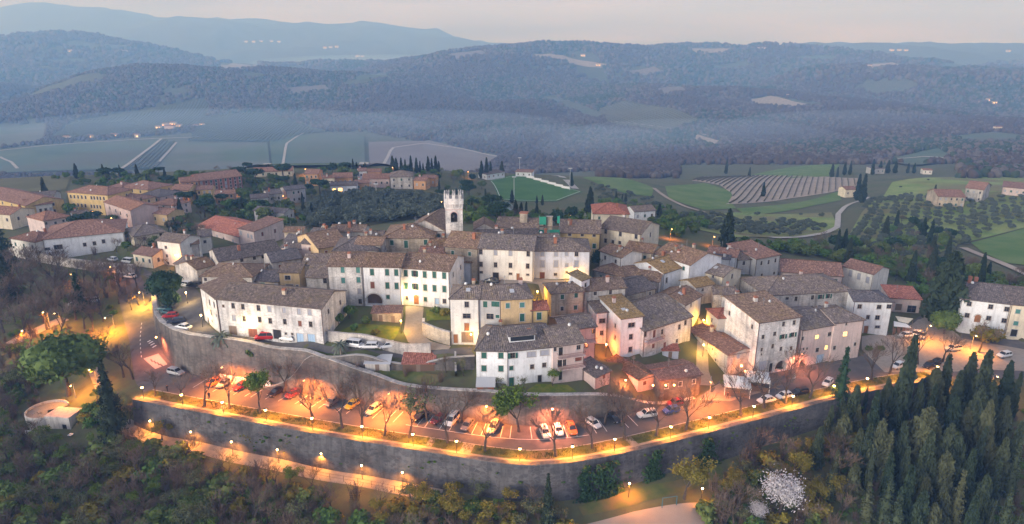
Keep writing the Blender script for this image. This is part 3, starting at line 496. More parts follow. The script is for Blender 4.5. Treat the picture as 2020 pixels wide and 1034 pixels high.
ctl = [P(*c) for c in [(480,690,10.5),(340,650,9.8),(400,600,10),(600,684,11),(720,697,10.8),(880,692,11),(930,690,11),(760,660,12),(830,606,14),(680,602,14),(830,640,12.4),
  (1000,554,18),(1130,551,18),(1060,570,17),(1390,640,6.5),(1385,690,4),(1383,735,1.2),(1250,715,6),(1180,745,6),(1050,785,6.6),(960,778,6.9),(760,740,6.8),(640,730,7.2),(560,712,8),(830,735,7.2),(900,750,7),(1120,775,6.2),
  (1720,640,2.3),(1790,640,2.4),(1850,620,3),(1900,660,2.6),(1990,680,2.2),(1840,600,3.2),(1950,560,2),(1800,560,2.5),(1700,545,3.5),
  (300,575,5.5),(305,600,4.5),(260,560,5.5),(200,590,3.2),(130,620,2),(60,660,1),(0,700,0),(150,545,4.5),(60,520,6.5),(40,500,8.5),(150,508,8.5),(260,524,8),(330,535,8.8),(360,560,9.5),(-150,560,7),
  (600,440,8),(650,420,3),(700,440,6),(760,430,6),(830,400,2),(870,420,8),(930,420,9),(700,390,0),(620,360,2),(480,360,3),(430,340,3),(560,333,3),(800,345,1.5),(860,337,0),(330,360,4),(230,352,3),(120,360,4),(0,355,4),(30,440,8),
  (985,396,-8.5),(968,350,-10.5),(1140,378,-10.5),(1105,400,-9.5),(1040,345,-11),(1000,410,-7),(1060,420,-2),(1160,445,9),(1180,400,-10),(1250,382,-18),(1200,353,-24),(1290,360,-26),(1330,425,-4),(1400,440,-5),(1330,390,-20),
  (1380,378,-28),(1450,402,-24),(1440,350,-44),(1560,348,-42),(1680,352,-31),(1480,396,-29),(1650,385,-28),(1600,330,-55),(1500,342,-55),(1530,420,-17),(1550,450,-6),(1650,457,-6),(1655,430,-11),(1700,400,-18),(1800,440,-9),(1800,500,-2),(1950,500,-4),
  (1900,380,-14),(1750,348,-26),(2000,380,-14),(2000,450,-8),(1980,345,-30),(1600,500,2),(2100,520,-2),(2150,420,-10),(2200,600,1),
  (1530,480,5),(1480,490,7),(-100,450,8),(-150,400,6)]]
# ridge crest falls away behind the village
ctl += [at(px, py, t) for px, py, t in [(0,370,620),(250,365,600),(500,352,600),(750,345,640),(950,350,620),(1100,345,720),(1300,355,720)]]
# valley floor, hills and far mountains
ctl += [at(*c) for c in [(-200,330,1250),(100,325,1250),(300,322,1280),(600,320,1330),(800,315,1350),(1000,308,1420),(1200,310,1300),(1400,318,1050),(1600,305,1050),(1800,315,900),(2000,318,800),(2200,300,900),
  (0,262,1650),(100,270,1560),(350,258,1650),(600,270,1560),(760,270,1600),(350,215,2000),(120,235,1850),(-200,240,1850),(520,225,1900),
  (-250,185,2450),(0,186,2450),(150,172,2500),(300,162,2550),(480,152,2650),(640,152,2650),(750,165,2350),(850,240,1850),(700,230,1900),(980,250,1750),
  (850,150,2700),(900,190,2300),(1000,130,2900),(1120,110,3200),(820,128,3100),(700,150,3300),(880,95,3400),(1000,79,3500),(1090,80,3550),(1180,87,3800),
  (1080,200,2200),(1200,250,1750),(1150,220,2100),(1250,160,2700),(1330,215,2050),(1300,120,3300),(1300,90,4200),(1400,92,4300),(1500,97,4400),(1650,100,4600),(1800,103,4700),(1950,108,4700),(2150,112,4500),
  (1450,160,2800),(1500,200,2200),(1600,140,3000),(1700,120,3500),(1850,120,3500),(1430,260,1600),(1600,250,1650),(1700,210,2050),(1900,170,2400),(2100,190,2200),(1750,275,1300),(1900,250,1500),(1950,285,1150),(2150,250,1400),
  (0,110,4600),(150,105,4900),(250,101,5000),(400,125,4600),(550,130,4700),(100,140,3600),(300,145,3400),(600,140,4200),(-250,110,4700),(-300,140,3600),
  (-300,45,9500),(30,31,9500),(130,42,9500),(200,48,9500),(250,40,9500),(330,50,9500),(400,47,9500),(520,50,9500),(620,58,9500),(760,63,9600),(830,72,9600),(880,84,9700),(0,75,7500),(250,80,7000),(450,90,7000),(650,100,6800),(800,110,5600),
  (1000,92,7000),(1300,97,8000),(1700,103,9000),(2050,106,9000),(2400,108,9000),(-700,60,9500),(2600,112,5000),
  (-500,330,1100),(-600,200,2400),(2500,330,900),(2600,200,2200)]]
for px, t_, z_ in [(-250,3050,-150),(0,3050,-150),(150,3080,-150),(300,3100,-145),(480,3200,-130),(640,3250,-120),(0,6000,-120),(250,6200,-120),(450,6000,-130),(1000,4600,-60),(1300,5300,-60),(1500,5400,-60),(1800,5500,-60),(1600,3500,-110),(1450,3300,-120),(1250,3000,-110),(1080,2550,-125),(1850,2800,-120),(2100,2700,-120),(1200,4300,-20)]:
    d = ray(px, 100); k = t_/math.hypot(d[0], d[1]); ctl.append((d[0]*k, d[1]*k, z_))
for px in range(-600, 2700, 400):
    d = ray(px, 100); k = 12300/math.hypot(d[0], d[1]); ctl.append((d[0]*k, d[1]*k, -60))
for h in HS:                                         # the ground carries each house
    z = h['gz']
    for a, b in ((0,0),(1,0),(.5,1)):
        q = h['A'] + h['ex']*(h['W']*a) + h['ey']*(h['D']*b); ctl.append((q.x, q.y, z + .25*b))
def pol(deg, r, z): return (r*math.sin(R(deg)), r*math.cos(R(deg)), z)
ctl += [pol(*q) for q in [(-48,260,6),(-48,400,5),(-48,650,-25),(-60,240,5),(-60,420,3),(-60,800,-60),(-62,1600,-100),(-60,3000,-60),(46,260,0),(46,420,-10),(46,750,-45),(60,260,-2),(60,450,-15),(60,900,-70),(60,1700,-90),(60,3200,-40),(-48,1200,-110),(48,1300,-90)]]
UP = TPS(ctl, 4e-4)
ST = TPS([P(*c) for c in [(300,720,0),(420,770,0),(600,800,0),(800,850,0),(1050,890,0),(1300,840,0),(1500,780,0),(1700,735,.2),(1850,700,1),(1950,700,1.5),(2050,720,1.5),(1780,670,1.8),
  (250,650,1.5),(280,610,3.2),(300,580,5.2),(200,640,1.6),(150,660,1),(100,680,.4),(0,720,-1),(200,720,0),(180,760,-1.5),(260,780,0),(-150,700,0),(1800,745,0),(1920,735,.5)]] + [pol(-50,200,1), pol(-62,210,1), pol(-50,260,3), pol(-42,330,5), pol(-45,450,4), pol(-45,800,-20), pol(-60,350,3), pol(-60,600,-5), pol(48,190,1), pol(62,190,1)], 1e-3)
LW = TPS([P(*c) for c in [(346,852,-6.5),(468,882,-6.6),(589,908,-6.7),(700,924,-6.7),(866,953,-6.7),(994,979,-6.8),(1143,972,-6.8),(1233,954,-6.5),(1317,940,-6.2),(1420,905,-6.5),(1520,880,-6),(1620,845,-5.5),(1760,795,-4),(1860,770,-1.5),(1930,765,-.3),(2040,775,-.5),
  (381,878,-6.7),(554,913,-6.9),(700,940,-6.9),(863,969,-7.0),(280,830,-5.5),(250,800,-2.5),(262,800,-3),(190,790,-2.5),(150,790,-3.5),(100,800,-4.5),(100,850,-6.5),(0,800,-5),(0,730,-1.5),(60,740,-2),(160,900,-8.6),(0,900,-9),(0,1000,-12),(250,950,-9.6),(250,1040,-12),
  (420,950,-9.2),(500,1010,-10.6),(620,980,-9),(720,1034,-9.8),(860,1010,-8.6),(1000,1034,-8.8),(1200,990,-8.2),(1150,1010,-8.5),(1250,1005,-8.6),(1400,1000,-8.7),(1400,1040,-8.8),(1250,1040,-8.8),
  (1500,980,-9),(1600,1034,-11),(1600,930,-8),(1750,900,-8),(1800,1000,-12),(1950,900,-9),(2020,1034,-14),(2050,850,-6),(-150,900,-10),(-150,740,-2)]] + [pol(-52,170,-2), pol(-62,170,-3), pol(-52,120,-8), pol(-62,110,-9), pol(50,180,-1), pol(62,180,-1), pol(50,130,-9), pol(62,120,-9)], 1e-3)
def poly(pts, z=0):                                  # world polyline from pixels (px, py[, z])
    return [P(p[0], p[1], p[2] if len(p) > 2 else z) for p in pts]
IN_PX = [(300,585,5),(304,612,3.2),(309,684),(325,708),(343.5,725),(371,739),(420,753),(486,758),(560,768),(592,772),(662,787),(706,793),(746,802),(806,812),(841,818),(899,824),(931.5,831),(978,837),(1032,842),(1071,843),(1107.6,838),(1162,831),(1219,822),(1310,803),(1372,789)]
OUT_PX = [(262,793),(325,806),(386,817),(511.5,840),(637,865),(680,872),(758,883),(806,891),(906,908),(960,917),(1014.5,924),(1050,925.5),(1082,923.5),(1130,919),(1180,911.5),(1227.5,901),(1322,879),(1410.5,855.5),(1494,834.7),(1571,812.5),(1621,799),(1680,783),(1770,762),(1853,753)]
INL = poly(IN_PX); OUTL = poly(OUT_PX)
def smoothline(L, step=2.0):
    L = np.array(L); d = np.concatenate([[0], np.cumsum(np.hypot(np.diff(L[:,0]), np.diff(L[:,1])))])
    for _ in range(2): L[1:-1] = .25*L[:-2] + .5*L[1:-1] + .25*L[2:]
    s = np.linspace(0, d[-1], int(d[-1]/step)+1)
    return np.stack([np.interp(s, d, L[:,i]) for i in range(3)], 1)
INL = smoothline(INL); OUTL = smoothline(OUTL)
# the inner line runs on along the fronts of the right-hand row and round the square
tailR = poly([(1400,772,.3),(1436,738,.6),(1497,736,.8),(1578,724,.8),(1698,703,1),(1761,664,2.2),(1818,622,3),(1850,612,3),(1900,662,2.7),(2020,676,2.3),(2200,700,2)])
inx = np.concatenate([[-600,-260,-140], INL[:,0], [p[0] for p in tailR], [400]])
iny = np.concatenate([[620,330,235], INL[:,1], [p[1] for p in tailR], [200]])
o = np.argsort(inx, kind='stable'); inx, iny = inx[o], iny[o]
oux = np.concatenate([[-600,-200,-120], OUTL[:,0], [118,135,300]]); ouy = np.concatenate([[220,190,160], OUTL[:,1], [149,146,140]])
o = np.argsort(oux, kind='stable'); oux, ouy = oux[o], ouy[o]
UPR = smoothline(poly([(446,683,10.7),(500,687,10.8),(562,692,10.9),(662,700,10.9),(760,704,10.9),(831,704,11),(936,703,11)]))
GD = TPS([P(*c) for c in [(455,692,8.9),(500,702,8.3),(560,712,8),(640,730,7.3),(680,714,8.4),(760,742,6.8),(760,715,8.2),(830,745,6.9),(830,712,8.1),(900,760,7),(920,712,8),(940,770,7),(1000,780,6.9)]], 1e-3)
def fbm(x, y, sc_, oct=4, seed=3):
    r = np.random.default_rng(seed); tab = r.random((256,256)); out = np.zeros_like(x); a = 1.0
    for i in range(oct):
        u, v = x/sc_+i*17.3, y/sc_+i*9.1; iu, iv = np.floor(u).astype(int), np.floor(v).astype(int); fu, fv = u-iu, v-iv
        fu = fu*fu*(3-2*fu); fv = fv*fv*(3-2*fv); g = lambda p, q: tab[p%256, q%256]
        out += a*((g(iu,iv)*(1-fu)+g(iu+1,iv)*fu)*(1-fv) + (g(iu,iv+1)*(1-fu)+g(iu+1,iv+1)*fu)*fv - .5)
        a *= .5; sc_ *= .5
    return out
ANG = np.radians(np.arange(-64, 64.01, .27))
rr = [42.0]
while rr[-1] < 330: rr.append(rr[-1]+.85)
while rr[-1] < 12600: rr.append(rr[-1]*1.0165)
RAD = np.array(rr)
AA, RR = np.meshgrid(ANG, RAD, indexing='ij'); GX, GY = RR*np.sin(AA), RR*np.cos(AA)
yin = np.interp(GX, inx, iny); you = np.interp(GX, oux, ouy)
isS = (GY > you+.95) & (GY <= yin+.9); isL = GY <= you+.95; isU = ~(isS | isL)
GZ = np.zeros_like(GX)
GZ[isU] = UP(GX[isU], GY[isU]); GZ[isS] = ST(GX[isS], GY[isS]); GZ[isL] = LW(GX[isL], GY[isL])
yup = np.interp(GX, UPR[:,0], UPR[:,1]); isG = isU & (GX > UPR[0,0]) & (GX < UPR[-1,0]) & (GY < yup+.5)
GZ[isG] = np.minimum(GZ[isG], GD(GX[isG], GY[isG]))
near = RR < 110; GZ[isL & near] -= (110-RR[isL & near])*.25
amp = np.clip((RR-1500)/1300, 0, 1); rid_ = 1-2*np.abs(fbm(GX, GY, 900, 3, 21))
GZ += amp*(40*(rid_-.6) + 46*fbm(GX, GY, 560, 5) + np.clip((RR-2500)/3000,0,1)*110*fbm(GX, GY, 1500, 5, 5) + np.clip((RR-4500)/3000,0,1)*70*(1-2*np.abs(fbm(GX, GY, 1100, 4, 31))-.5))
GZ[isL] += .7*fbm(GX[isL], GY[isL], 9, 3)*np.clip((you[isL]-GY[isL]-6)/8, 0, 1)
def Hz(x, y):
    """ground height at (x, y), bilinear on the terrain grid"""
    a = math.atan2(x, y); r = math.hypot(x, y)
    i = min(max((a-ANG[0])/(ANG[1]-ANG[0]), 0), len(ANG)-1.001); j = int(np.searchsorted(RAD, r))-1; j = min(max(j,0), len(RAD)-2)
    i0 = int(i); fi = i-i0; fj = min(max((r-RAD[j])/(RAD[j+1]-RAD[j]),0),1)
    return float((GZ[i0,j]*(1-fi)+GZ[i0+1,j]*fi)*(1-fj) + (GZ[i0,j+1]*(1-fi)+GZ[i0+1,j+1]*fi)*fj)
def G(px, py, rmin=42, lift=0.0):
    """where the ray of a pixel meets the ground (raised by lift)"""
    d = ray(px, py); hl = math.hypot(d[0], d[1]); a = math.atan2(d[0], d[1])
    i = min(max((a-ANG[0])/(ANG[1]-ANG[0]), 0), len(ANG)-1.001); i0 = int(i); fi = i-i0
    prof = GZ[i0]*(1-fi) + GZ[i0+1]*fi + lift
    zr = CAMZ + d[2]/hl*RAD
    hit = np.nonzero((zr < prof) & (RAD > rmin))[0]
    if not len(hit): j = len(RAD)-2; f = 0
    else:
        j = max(hit[0]-1, 0); e0 = zr[j]-prof[j]; e1 = zr[j+1]-prof[j+1]; f = e0/(e0-e1) if e0 != e1 else 0
        f = min(max(f,0),1)
    r = RAD[j]+(RAD[j+1]-RAD[j])*f
    return (math.sin(a)*r, math.cos(a)*r, float(prof[j]+(prof[j+1]-prof[j])*f)-lift)
na, nr = GX.shape
idx = np.arange(na*nr).reshape(na, nr)
fc = np.stack([idx[:-1,:-1], idx[1:,:-1], idx[1:,1:], idx[:-1,1:]], -1).reshape(-1,4)[:, ::-1]
mg, t, b = _nodes('ground')
n1 = _noise(t, _pos(t), .03, 6); n2 = _noise(t, _pos(t), .6, 5)
c = _ramp(t, n1, [(.35, (.085,.115,.042)), (.5, (.125,.125,.062)), (.65, (.075,.10,.038))])
c = _mix(t, _ramp(t, n2, [(.4,(0,0,0)),(.7,(.7,)*3)]), c, (.10,.082,.055))
t.links.new(c, b.inputs['Base Color']); b.inputs['Roughness'].default_value = .97; _bump(t, b, n2, .5, .15); M['ground'] = mg
ground = mobj('ground', npmesh('ground', np.stack([GX.ravel(), GY.ravel(), GZ.ravel()], 1), fc, mg, True)); ground['kind'] = 'structure'
print('terrain', time.time()-T0)
# ---------------------------------------------------------------- draped patches
def inpoly(x, y, pl):
    x = np.asarray(x); y = np.asarray(y); c = np.zeros(x.shape, bool); n = len(pl)
    for i in range(n):
        x0, y0 = pl[i][0], pl[i][1]; x1, y1 = pl[(i+1)%n][0], pl[(i+1)%n][1]
        if y0 == y1: continue
        c ^= ((y0 > y) != (y1 > y)) & (x < (x1-x0)*(y-y0)/(y1-y0)+x0)
    return c
def patch(name, wp, mat_, off=.06, step=None, kind='structure', label=None, cat=None):
    """a sheet of ground cover over a world polygon, lying on the terrain"""
    xs = [p[0] for p in wp]; ys = [p[1] for p in wp]
    ext = max(max(xs)-min(xs), max(ys)-min(ys)); step = step or max(1.2, ext/45)
    dense = []
    for i in range(len(wp)):
        a, b_ = wp[i], wp[(i+1)%len(wp)]; n = max(1, int(math.hypot(b_[0]-a[0], b_[1]-a[1])/step))
        for k in range(n): dense.append((a[0]+(b_[0]-a[0])*k/n, a[1]+(b_[1]-a[1])*k/n))
    gx, gy = np.meshgrid(np.arange(min(xs), max(xs), step), np.arange(min(ys), max(ys), step))
    gx = gx + (np.arange(gx.shape[0])%2)[:,None]*step*.5
    m = inpoly(gx, gy, dense)
    pts = [Vector(p) for p in dense] + [Vector((float(a), float(b_))) for a, b_ in zip(gx[m], gy[m])]
    n = len(dense); edges = [(i, (i+1)%n) for i in range(n)]
    vo, _, fo, *_ = delaunay_2d_cdt(pts, edges, [], 1, 1e-4)
    me = bpy.data.meshes.new(name); me.from_pydata([(v.x, v.y, Hz(v.x, v.y)+off) for v in vo], [], [tuple(f) for f in fo])
    me.materials.append(M[mat_]); me.polygons.foreach_set('use_smooth', [True]*len(me.polygons)); me.update()
    ob = mobj(name, me); tag(ob, label, cat, None, kind); return ob
def gp(*px): return [G(*p)[:2] for p in px]
def ribbon(name, pts, width, mat_, off=.06, step=1.5, kind='structure', parent=None):
    """strip along world points"""
    L = np.array([(p[0], p[1], 0) for p in pts], float); L = smoothline(L, step) if len(L) > 2 else np.linspace(L[0], L[1], max(2, int(np.hypot(*(L[1]-L[0])[:2])/step)))
    tg = np.gradient(L[:,:2], axis=0); tg /= np.linalg.norm(tg, axis=1)[:,None]+1e-9; nm = np.stack([-tg[:,1], tg[:,0]], 1)
    mb = MB(); K = 3; rows = []
    for p, n_ in zip(L, nm):
        row = []
        for k in range(K+1):
            q = p[:2]+n_*width*(k/K-.5); row.append((q[0], q[1], Hz(q[0], q[1])+off))
        rows.append(row)
    for a, b_ in zip(rows, rows[1:]):
        for k in range(K): mb.face([a[k], b_[k], b_[k+1], a[k+1]])
    ob = mb.build(name, M[mat_], parent)
    if kind: ob['kind'] = kind
    return ob
def offs(L, d):
    """polyline shifted by d to the left of its direction (towards +y for a left-to-right line)"""
    L = np.asarray(L, float); tg = np.gradient(L[:,:2], axis=0); tg /= np.linalg.norm(tg, axis=1)[:,None]
    return np.stack([L[:,0]-tg[:,1]*d, L[:,1]+tg[:,0]*d], 1)
# ---------------------------------------------------------------- building the houses
UNIT = {}
def unit(kind, w_, h_, part):
    """window/door part meshes, origin at the middle of the opening's sill on the wall plane, outward = -y"""
    key = (kind, round(w_,1), round(h_,1), part)
    if key in UNIT: return UNIT[key]
    w_, h_ = key[1], key[2]; mb = MB(); a = w_/2
    if part == 'surround':
        s = .13; p = -.035
        mb.box(-a-s, -a, p, .02, 0, h_); mb.box(a, a+s, p, .02, 0, h_); mb.box(-a-s, a+s, p, .02, h_, h_+s); mb.box(-a-s-.05, a+s+.05, p-.06, .02, -.12, 0)
        r = mb.mesh('window', M['surround'])
    elif part == 'pane':
        mb.face([(-a,.14,0),(a,.14,0),(a,.14,h_),(-a,.14,h_)]); r = mb.mesh('pane', M['lit_pane'] if kind == 'Y' else M['glass'])
    elif part == 'frame':
        f = .06; mb.box(-a, -a+f, .09, .13, 0, h_); mb.box(a-f, a, .09, .13, 0, h_); mb.box(-f/2, f/2, .09, .13, f, h_-f); mb.box(-a+f, a-f, .09, .13, h_-f, h_); mb.box(-a+f, a-f, .09, .13, 0, f)
        mb.box(-a+f, -f/2, .095, .125, h_*.55, h_*.55+.04); mb.box(f/2, a-f, .095, .125, h_*.55, h_*.55+.04)
        r = mb.mesh('frame', M['frame_wood'])
    elif part in ('shutter_l', 'shutter_r', 'open_l', 'open_r'):
        mt = {'g':'green_shutter','t':'teal_shutter','b':'brown_shutter','w':'grey_shutter','o':'green_shutter'}[kind]
        if part[0] == 's': x0, x1, y0, y1 = ((-a+.02, -.01) if part[-1] == 'l' else (.01, a-.02)) + (.02, .07)
        else: x0, x1, y0, y1 = ((-2*a+.02, -a-.02) if part[-1] == 'l' else (a+.02, 2*a-.02)) + (-.10, -.05)
        f = .07; mb.box(x0, x0+f, y0, y1, .02, h_-.02); mb.box(x1-f, x1, y0, y1, .02, h_-.02); mb.box(x0+f, x1-f, y0, y1, .02, .12); mb.box(x0+f, x1-f, y0, y1, h_-.12, h_-.02)
        n = max(3, int(h_/.16))
        for i in range(n):
            z0 = .12+(h_-.24)*i/n; mb.face([(x0+f,y0+.01,z0),(x1-f,y0+.01,z0),(x1-f,y1-.005,z0+(h_-.24)/n),(x0+f,y1-.005,z0+(h_-.24)/n)])
        r = mb.mesh('shutter', M[mt])
    elif part == 'leaf':
        mt = {'D':'wood','K':'dark','G':'frame_wood','R':'brown_shutter','B':'bluedoor','O':'dark','a':'wood'}[kind]  # O: dark leaf stands in for the shade inside an open garage
        n = max(1, int(round(w_/.75)))
        for i in range(n):
            x0 = -a+w_*i/n+.015; x1 = -a+w_*(i+1)/n-.015
            mb.box(x0, x1, .08, .13, 0, h_); mb.box(x0+.1, x1-.1, .06, .08, h_*.08, h_*.45); mb.box(x0+.1, x1-.1, .06, .08, h_*.52, h_*.92)
        r = mb.mesh('door_leaf', M[mt])
    UNIT[key] = r; return r
def arch_spandrel(w_, h_, mat_):
    """fills the corners above a round arch, flush with the wall, plus a proud stone ring"""
    a = w_/2; zc = h_-a; mb = MB(); n = 10
    pts = [(-a*math.cos(math.pi*i/n), zc+a*math.sin(math.pi*i/n)) for i in range(n+1)]
    for (x0,z0),(x1,z1) in zip(pts, pts[1:]):
        mb.face([(x0,0,z0),(x1,0,z1),(x1,0,h_),(x0,0,h_)]); mb.face([(x0,0,z0),(x0,.5,z0),(x1,.5,z1),(x1,0,z1)])
    ring = MB()
    for (x0,z0),(x1,z1) in zip(pts, pts[1:]):
        k = 1+.3/a; q = lambda x, z: (x*k, zc+(z-zc)*k)
        a0, a1 = q(x0,z0), q(x1,z1)
        ring.face([(x0,-.05,z0),(x1,-.05,z1),(a1[0],-.05,a1[1]),(a0[0],-.05,a0[1])]); ring.face([(a0[0],-.05,a0[1]),(a1[0],-.05,a1[1]),(a1[0],.01,a1[1]),(a0[0],.01,a0[1])])
        ring.face([(x0,.01,z0),(x1,.01,z1),(x1,-.05,z1),(x0,-.05,z0)])
    return mb.mesh('spandrel', mat_), ring.mesh('arch_ring', M['surround'])
emit('lit_pane', (1.0,.55,.16), 2.2)
def put(name, me, parent, loc, rz): return mobj(name, me, parent, loc, rz)
def window(root, kind, w_, h_, loc, rz, wallmat):
    w_, h_ = round(w_,1), round(h_,1)
    if kind in 'dYo':
        o_ = put('window', unit('d', w_, h_, 'surround'), root, loc, rz)
        put('pane', unit(kind if kind == 'Y' else 'd', w_, h_, 'pane'), o_, (0,0,0), 0); put('frame', unit('d', w_, h_, 'frame'), o_, (0,0,0), 0)
        if kind == 'o':
            for s in ('open_l','open_r'): put('shutter', unit('o', w_, h_, s), o_, (0,0,0), 0)
    elif kind in 'gtbw':
        o_ = put('window', unit('d', w_, h_, 'surround'), root, loc, rz)
        for s in ('shutter_l','shutter_r'): put('shutter', unit(kind, w_, h_, s), o_, (0,0,0), 0)
    elif kind in 'AaO' or kind in 'DKGRB':
        o_ = put('door', unit('d', w_, h_, 'surround'), root, loc, rz) if kind not in 'Aa' else None
        if o_ is None:
            sp, rg = arch_spandrel(w_, h_, M[wallmat]); o_ = put('doorway', sp, root, loc, rz); put('arch_ring', rg, o_, (0,0,0), 0)
            if kind == 'A':
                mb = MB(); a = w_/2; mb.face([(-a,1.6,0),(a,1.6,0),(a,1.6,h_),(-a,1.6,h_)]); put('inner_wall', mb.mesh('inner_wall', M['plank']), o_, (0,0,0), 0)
            else: put('door_leaf', unit('a', w_, h_, 'leaf'), o_, (0,0,0), 0)
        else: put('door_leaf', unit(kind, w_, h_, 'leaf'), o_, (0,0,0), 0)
DEF = {'d':(.95,1.35),'g':(1,1.5),'t':(1,1.5),'b':(.95,1.4),'w':(.95,1.4),'o':(.9,1.35),'Y':(.95,1.3),'D':(1,2.1),'K':(1.2,2.1),'G':(2.2,2.3),'R':(2.2,2.3),'B':(1.8,2.3),'O':(2.2,2.3),'A':(3,3),'a':(1.4,2.4)}
def cutwall(mb, org, dx, n_, L_, z0, z1, ops, mat_i=0):
    """wall from org along dx (unit, xy) length L_, z0..z1, outward n_; ops = (s0,s1,t0,t1,depth)"""
    xs = sorted({0.0, L_, *[min(max(v,0),L_) for o_ in ops for v in o_[:2]]}); zs = sorted({z0, z1, *[min(max(v,z0),z1) for o_ in ops for v in o_[2:4]]})
    pt = lambda s, z, d=0: (org[0]+dx[0]*s-n_[0]*d, org[1]+dx[1]*s-n_[1]*d, z)
    for a, b_ in zip(xs, xs[1:]):
        if b_-a < 1e-5: continue
        m = (a+b_)/2
        cuts = sorted([(o_[2], o_[3]) for o_ in ops if o_[0] < m < o_[1]])
        z = z0
        for c0, c1 in cuts:
            if c0 > z+1e-5: mb.face([pt(a,z), pt(b_,z), pt(b_,c0), pt(a,c0)])
            z = max(z, c1)
        if z < z1-1e-5: mb.face([pt(a,z), pt(b_,z), pt(b_,z1), pt(a,z1)])
    for s0, s1, t0, t1, d in ops:
        mb.face([pt(s0,t0), pt(s0,t0,d), pt(s0,t1,d), pt(s0,t1)]); mb.face([pt(s1,t0,d), pt(s1,t0), pt(s1,t1), pt(s1,t1,d)])
        mb.face([pt(s0,t1), pt(s0,t1,d), pt(s1,t1,d), pt(s1,t1)]); mb.face([pt(s0,t0,d), pt(s0,t0), pt(s1,t0), pt(s1,t0,d)])
def slab(mb, poly_, th=.16, eave=(0,1)):
    """roof plane with thickness; uv: u along its eave edge, v up the slope"""
    p = [Vector(q) for q in poly_]; e = (p[eave[1]]-p[eave[0]]).normalized(); nrm = (p[1]-p[0]).cross(p[2]-p[0]).normalized(); v = nrm.cross(e)
    uv = [((q-p[0]).dot(e), (q-p[0]).dot(v)) for q in p]
    mb.face([tuple(q) for q in p], uv); lo = [(q.x, q.y, q.z-th) for q in p]
    mb.face(lo[::-1], uv[::-1])
    for i in range(len(p)):
        j = (i+1)%len(p); mb.face([lo[i], lo[j], tuple(p[j]), tuple(p[i])], [(0,0),(.5,0),(.5,.1),(0,.1)])
def cap(mb, a, b_, r=.14):
    mb.tube([a, b_], [r, r], 6); 
HOUSE = {}
def build_house(h):
    A, W, D, ex, ey, ze, p, ov = h['A'], h['W'], h['D'], h['ex'], h['ey'], h['ze'], h['pitch'], h['over']
    cz = [Hz(*(A+ex*(W*a)+ey*(D*b_))[:2]) for a in (0,.5,1) for b_ in (0,.5,1)]
    zb = min(min(cz), h['gz'])-.6
    rz = math.atan2(ex.y, ex.x); root = empty(h['name'], (A.x, A.y, zb), rz)
    tag(root, h['label'], h['cat'], h['group']); H_ = ze-zb; wallmat = h['wm']
    plan = {'F': ((0,0),(1,0),(0,-1),W), 'R': ((W,0),(0,1),(1,0),D), 'B': ((W,D),(-1,0),(0,1),W), 'L': ((0,D),(0,-1),(-1,0),D)}
    ops = {k: [] for k in plan}; todo = []
    def addwin(side, s, zc, kind, w_, h_):
        w_, h_ = round(w_,1), round(h_,1)
        L_ = plan[side][3]; s0, s1 = s-w_/2, s+w_/2
        if s0 < .12 or s1 > L_-.12:
            s = min(max(s, w_/2+.15), L_-w_/2-.15); s0, s1 = s-w_/2, s+w_/2
            if s0 < .1: return
        t0 = zc-h_/2
        if kind in 'DKGRBOAa': t0 = max(t0, .55)
        t0 = min(t0, H_-h_-.25)
        if t0 < .3: return
        for q in ops[side]:
            if s0 < q[1]+.05 and s1 > q[0]-.05 and t0 < q[3]+.05 and t0+h_ > q[2]-.05: return
        ops[side].append((s0, s1, t0, t0+h_, 1.6 if kind == 'A' else .16)); todo.append((side, s, t0, kind, w_, h_))
    for side, lst in (('F', h['win']), ('L', h['wl']), ('R', h['wr'])):
        for V_, items in lst:
            for it in items:
                px, py = V_(it[0], it[1]); kind = it[2]; w_, h_ = (it[3], it[4]) if len(it) > 3 else DEF[kind]
                d = Vector(ray(px, py)); o0 = Vector((0,0,CAMZ))
                if side == 'F': n_ = ey; q0 = A
                elif side == 'L': n_ = ex; q0 = A
                else: n_ = ex; q0 = A+ex*W
                n3 = Vector((n_.x, n_.y, 0)); den = d.dot(n3)
                if abs(den) < 1e-4: continue
                tt = (Vector((q0.x, q0.y, 0))-Vector((0,0,0))).dot(n3)/den; hit = o0+d*tt
                loc = Vector((hit.x-A.x, hit.y-A.y, 0)); sx, sy, zc = loc.dot(Vector((ex.x,ex.y,0))), loc.dot(Vector((ey.x,ey.y,0))), hit.z-zb
                s = sx if side == 'F' else (D-sy if side == 'L' else sy)
                if s < -.3 or s > plan[side][3]+.3: continue
                addwin(side, s, zc, kind, w_, h_)
    if h['auto']:
        nr, nc = h['auto']; fl = (ze-h['gz'])/nr; g0 = h['gz']-zb
        for i in range(nr):
            for k in range(nc): addwin('F', W*(k+.5)/nc, g0+fl*(i+.55), random.choice('ddgw'), .9, 1.3)
            for k in range(2): addwin('R', D*(k+.7)/2.4, g0+fl*(i+.55), 'd', .9, 1.3)
    elif not h['win']:
        nc = max(1, int(W/3.5))
        for k in range(nc): addwin('F', W*(k+.5)/nc, H_-1.6, random.choice('dgb'), .8, 1.1)
    if not h['wr'] and not h['auto'] and W > 5 and (A+ex*W).x < 20:
        for k in range(max(1, int(D/4.5))):
            if random.random() < .7: addwin('R', D*(k+.5)/max(1,int(D/4.5)), H_-1.9, 'd', .8, 1.2)
    if not h['wl'] and not h['auto'] and W > 5 and A.x > -20:
        for k in range(max(1, int(D/4.5))):
            if random.random() < .7: addwin('L', D*(k+.5)/max(1,int(D/4.5)), H_-1.9, 'd', .8, 1.2)
    mb = MB()
    for k, (og, dx, n_, L_) in plan.items(): cutwall(mb, og, dx, n_, L_, 0, H_, ops[k])
    rt = h['roof']; rb = MB(); cb = MB(); zr = H_+p*D/2; lowz = H_-p*ov; up = .02
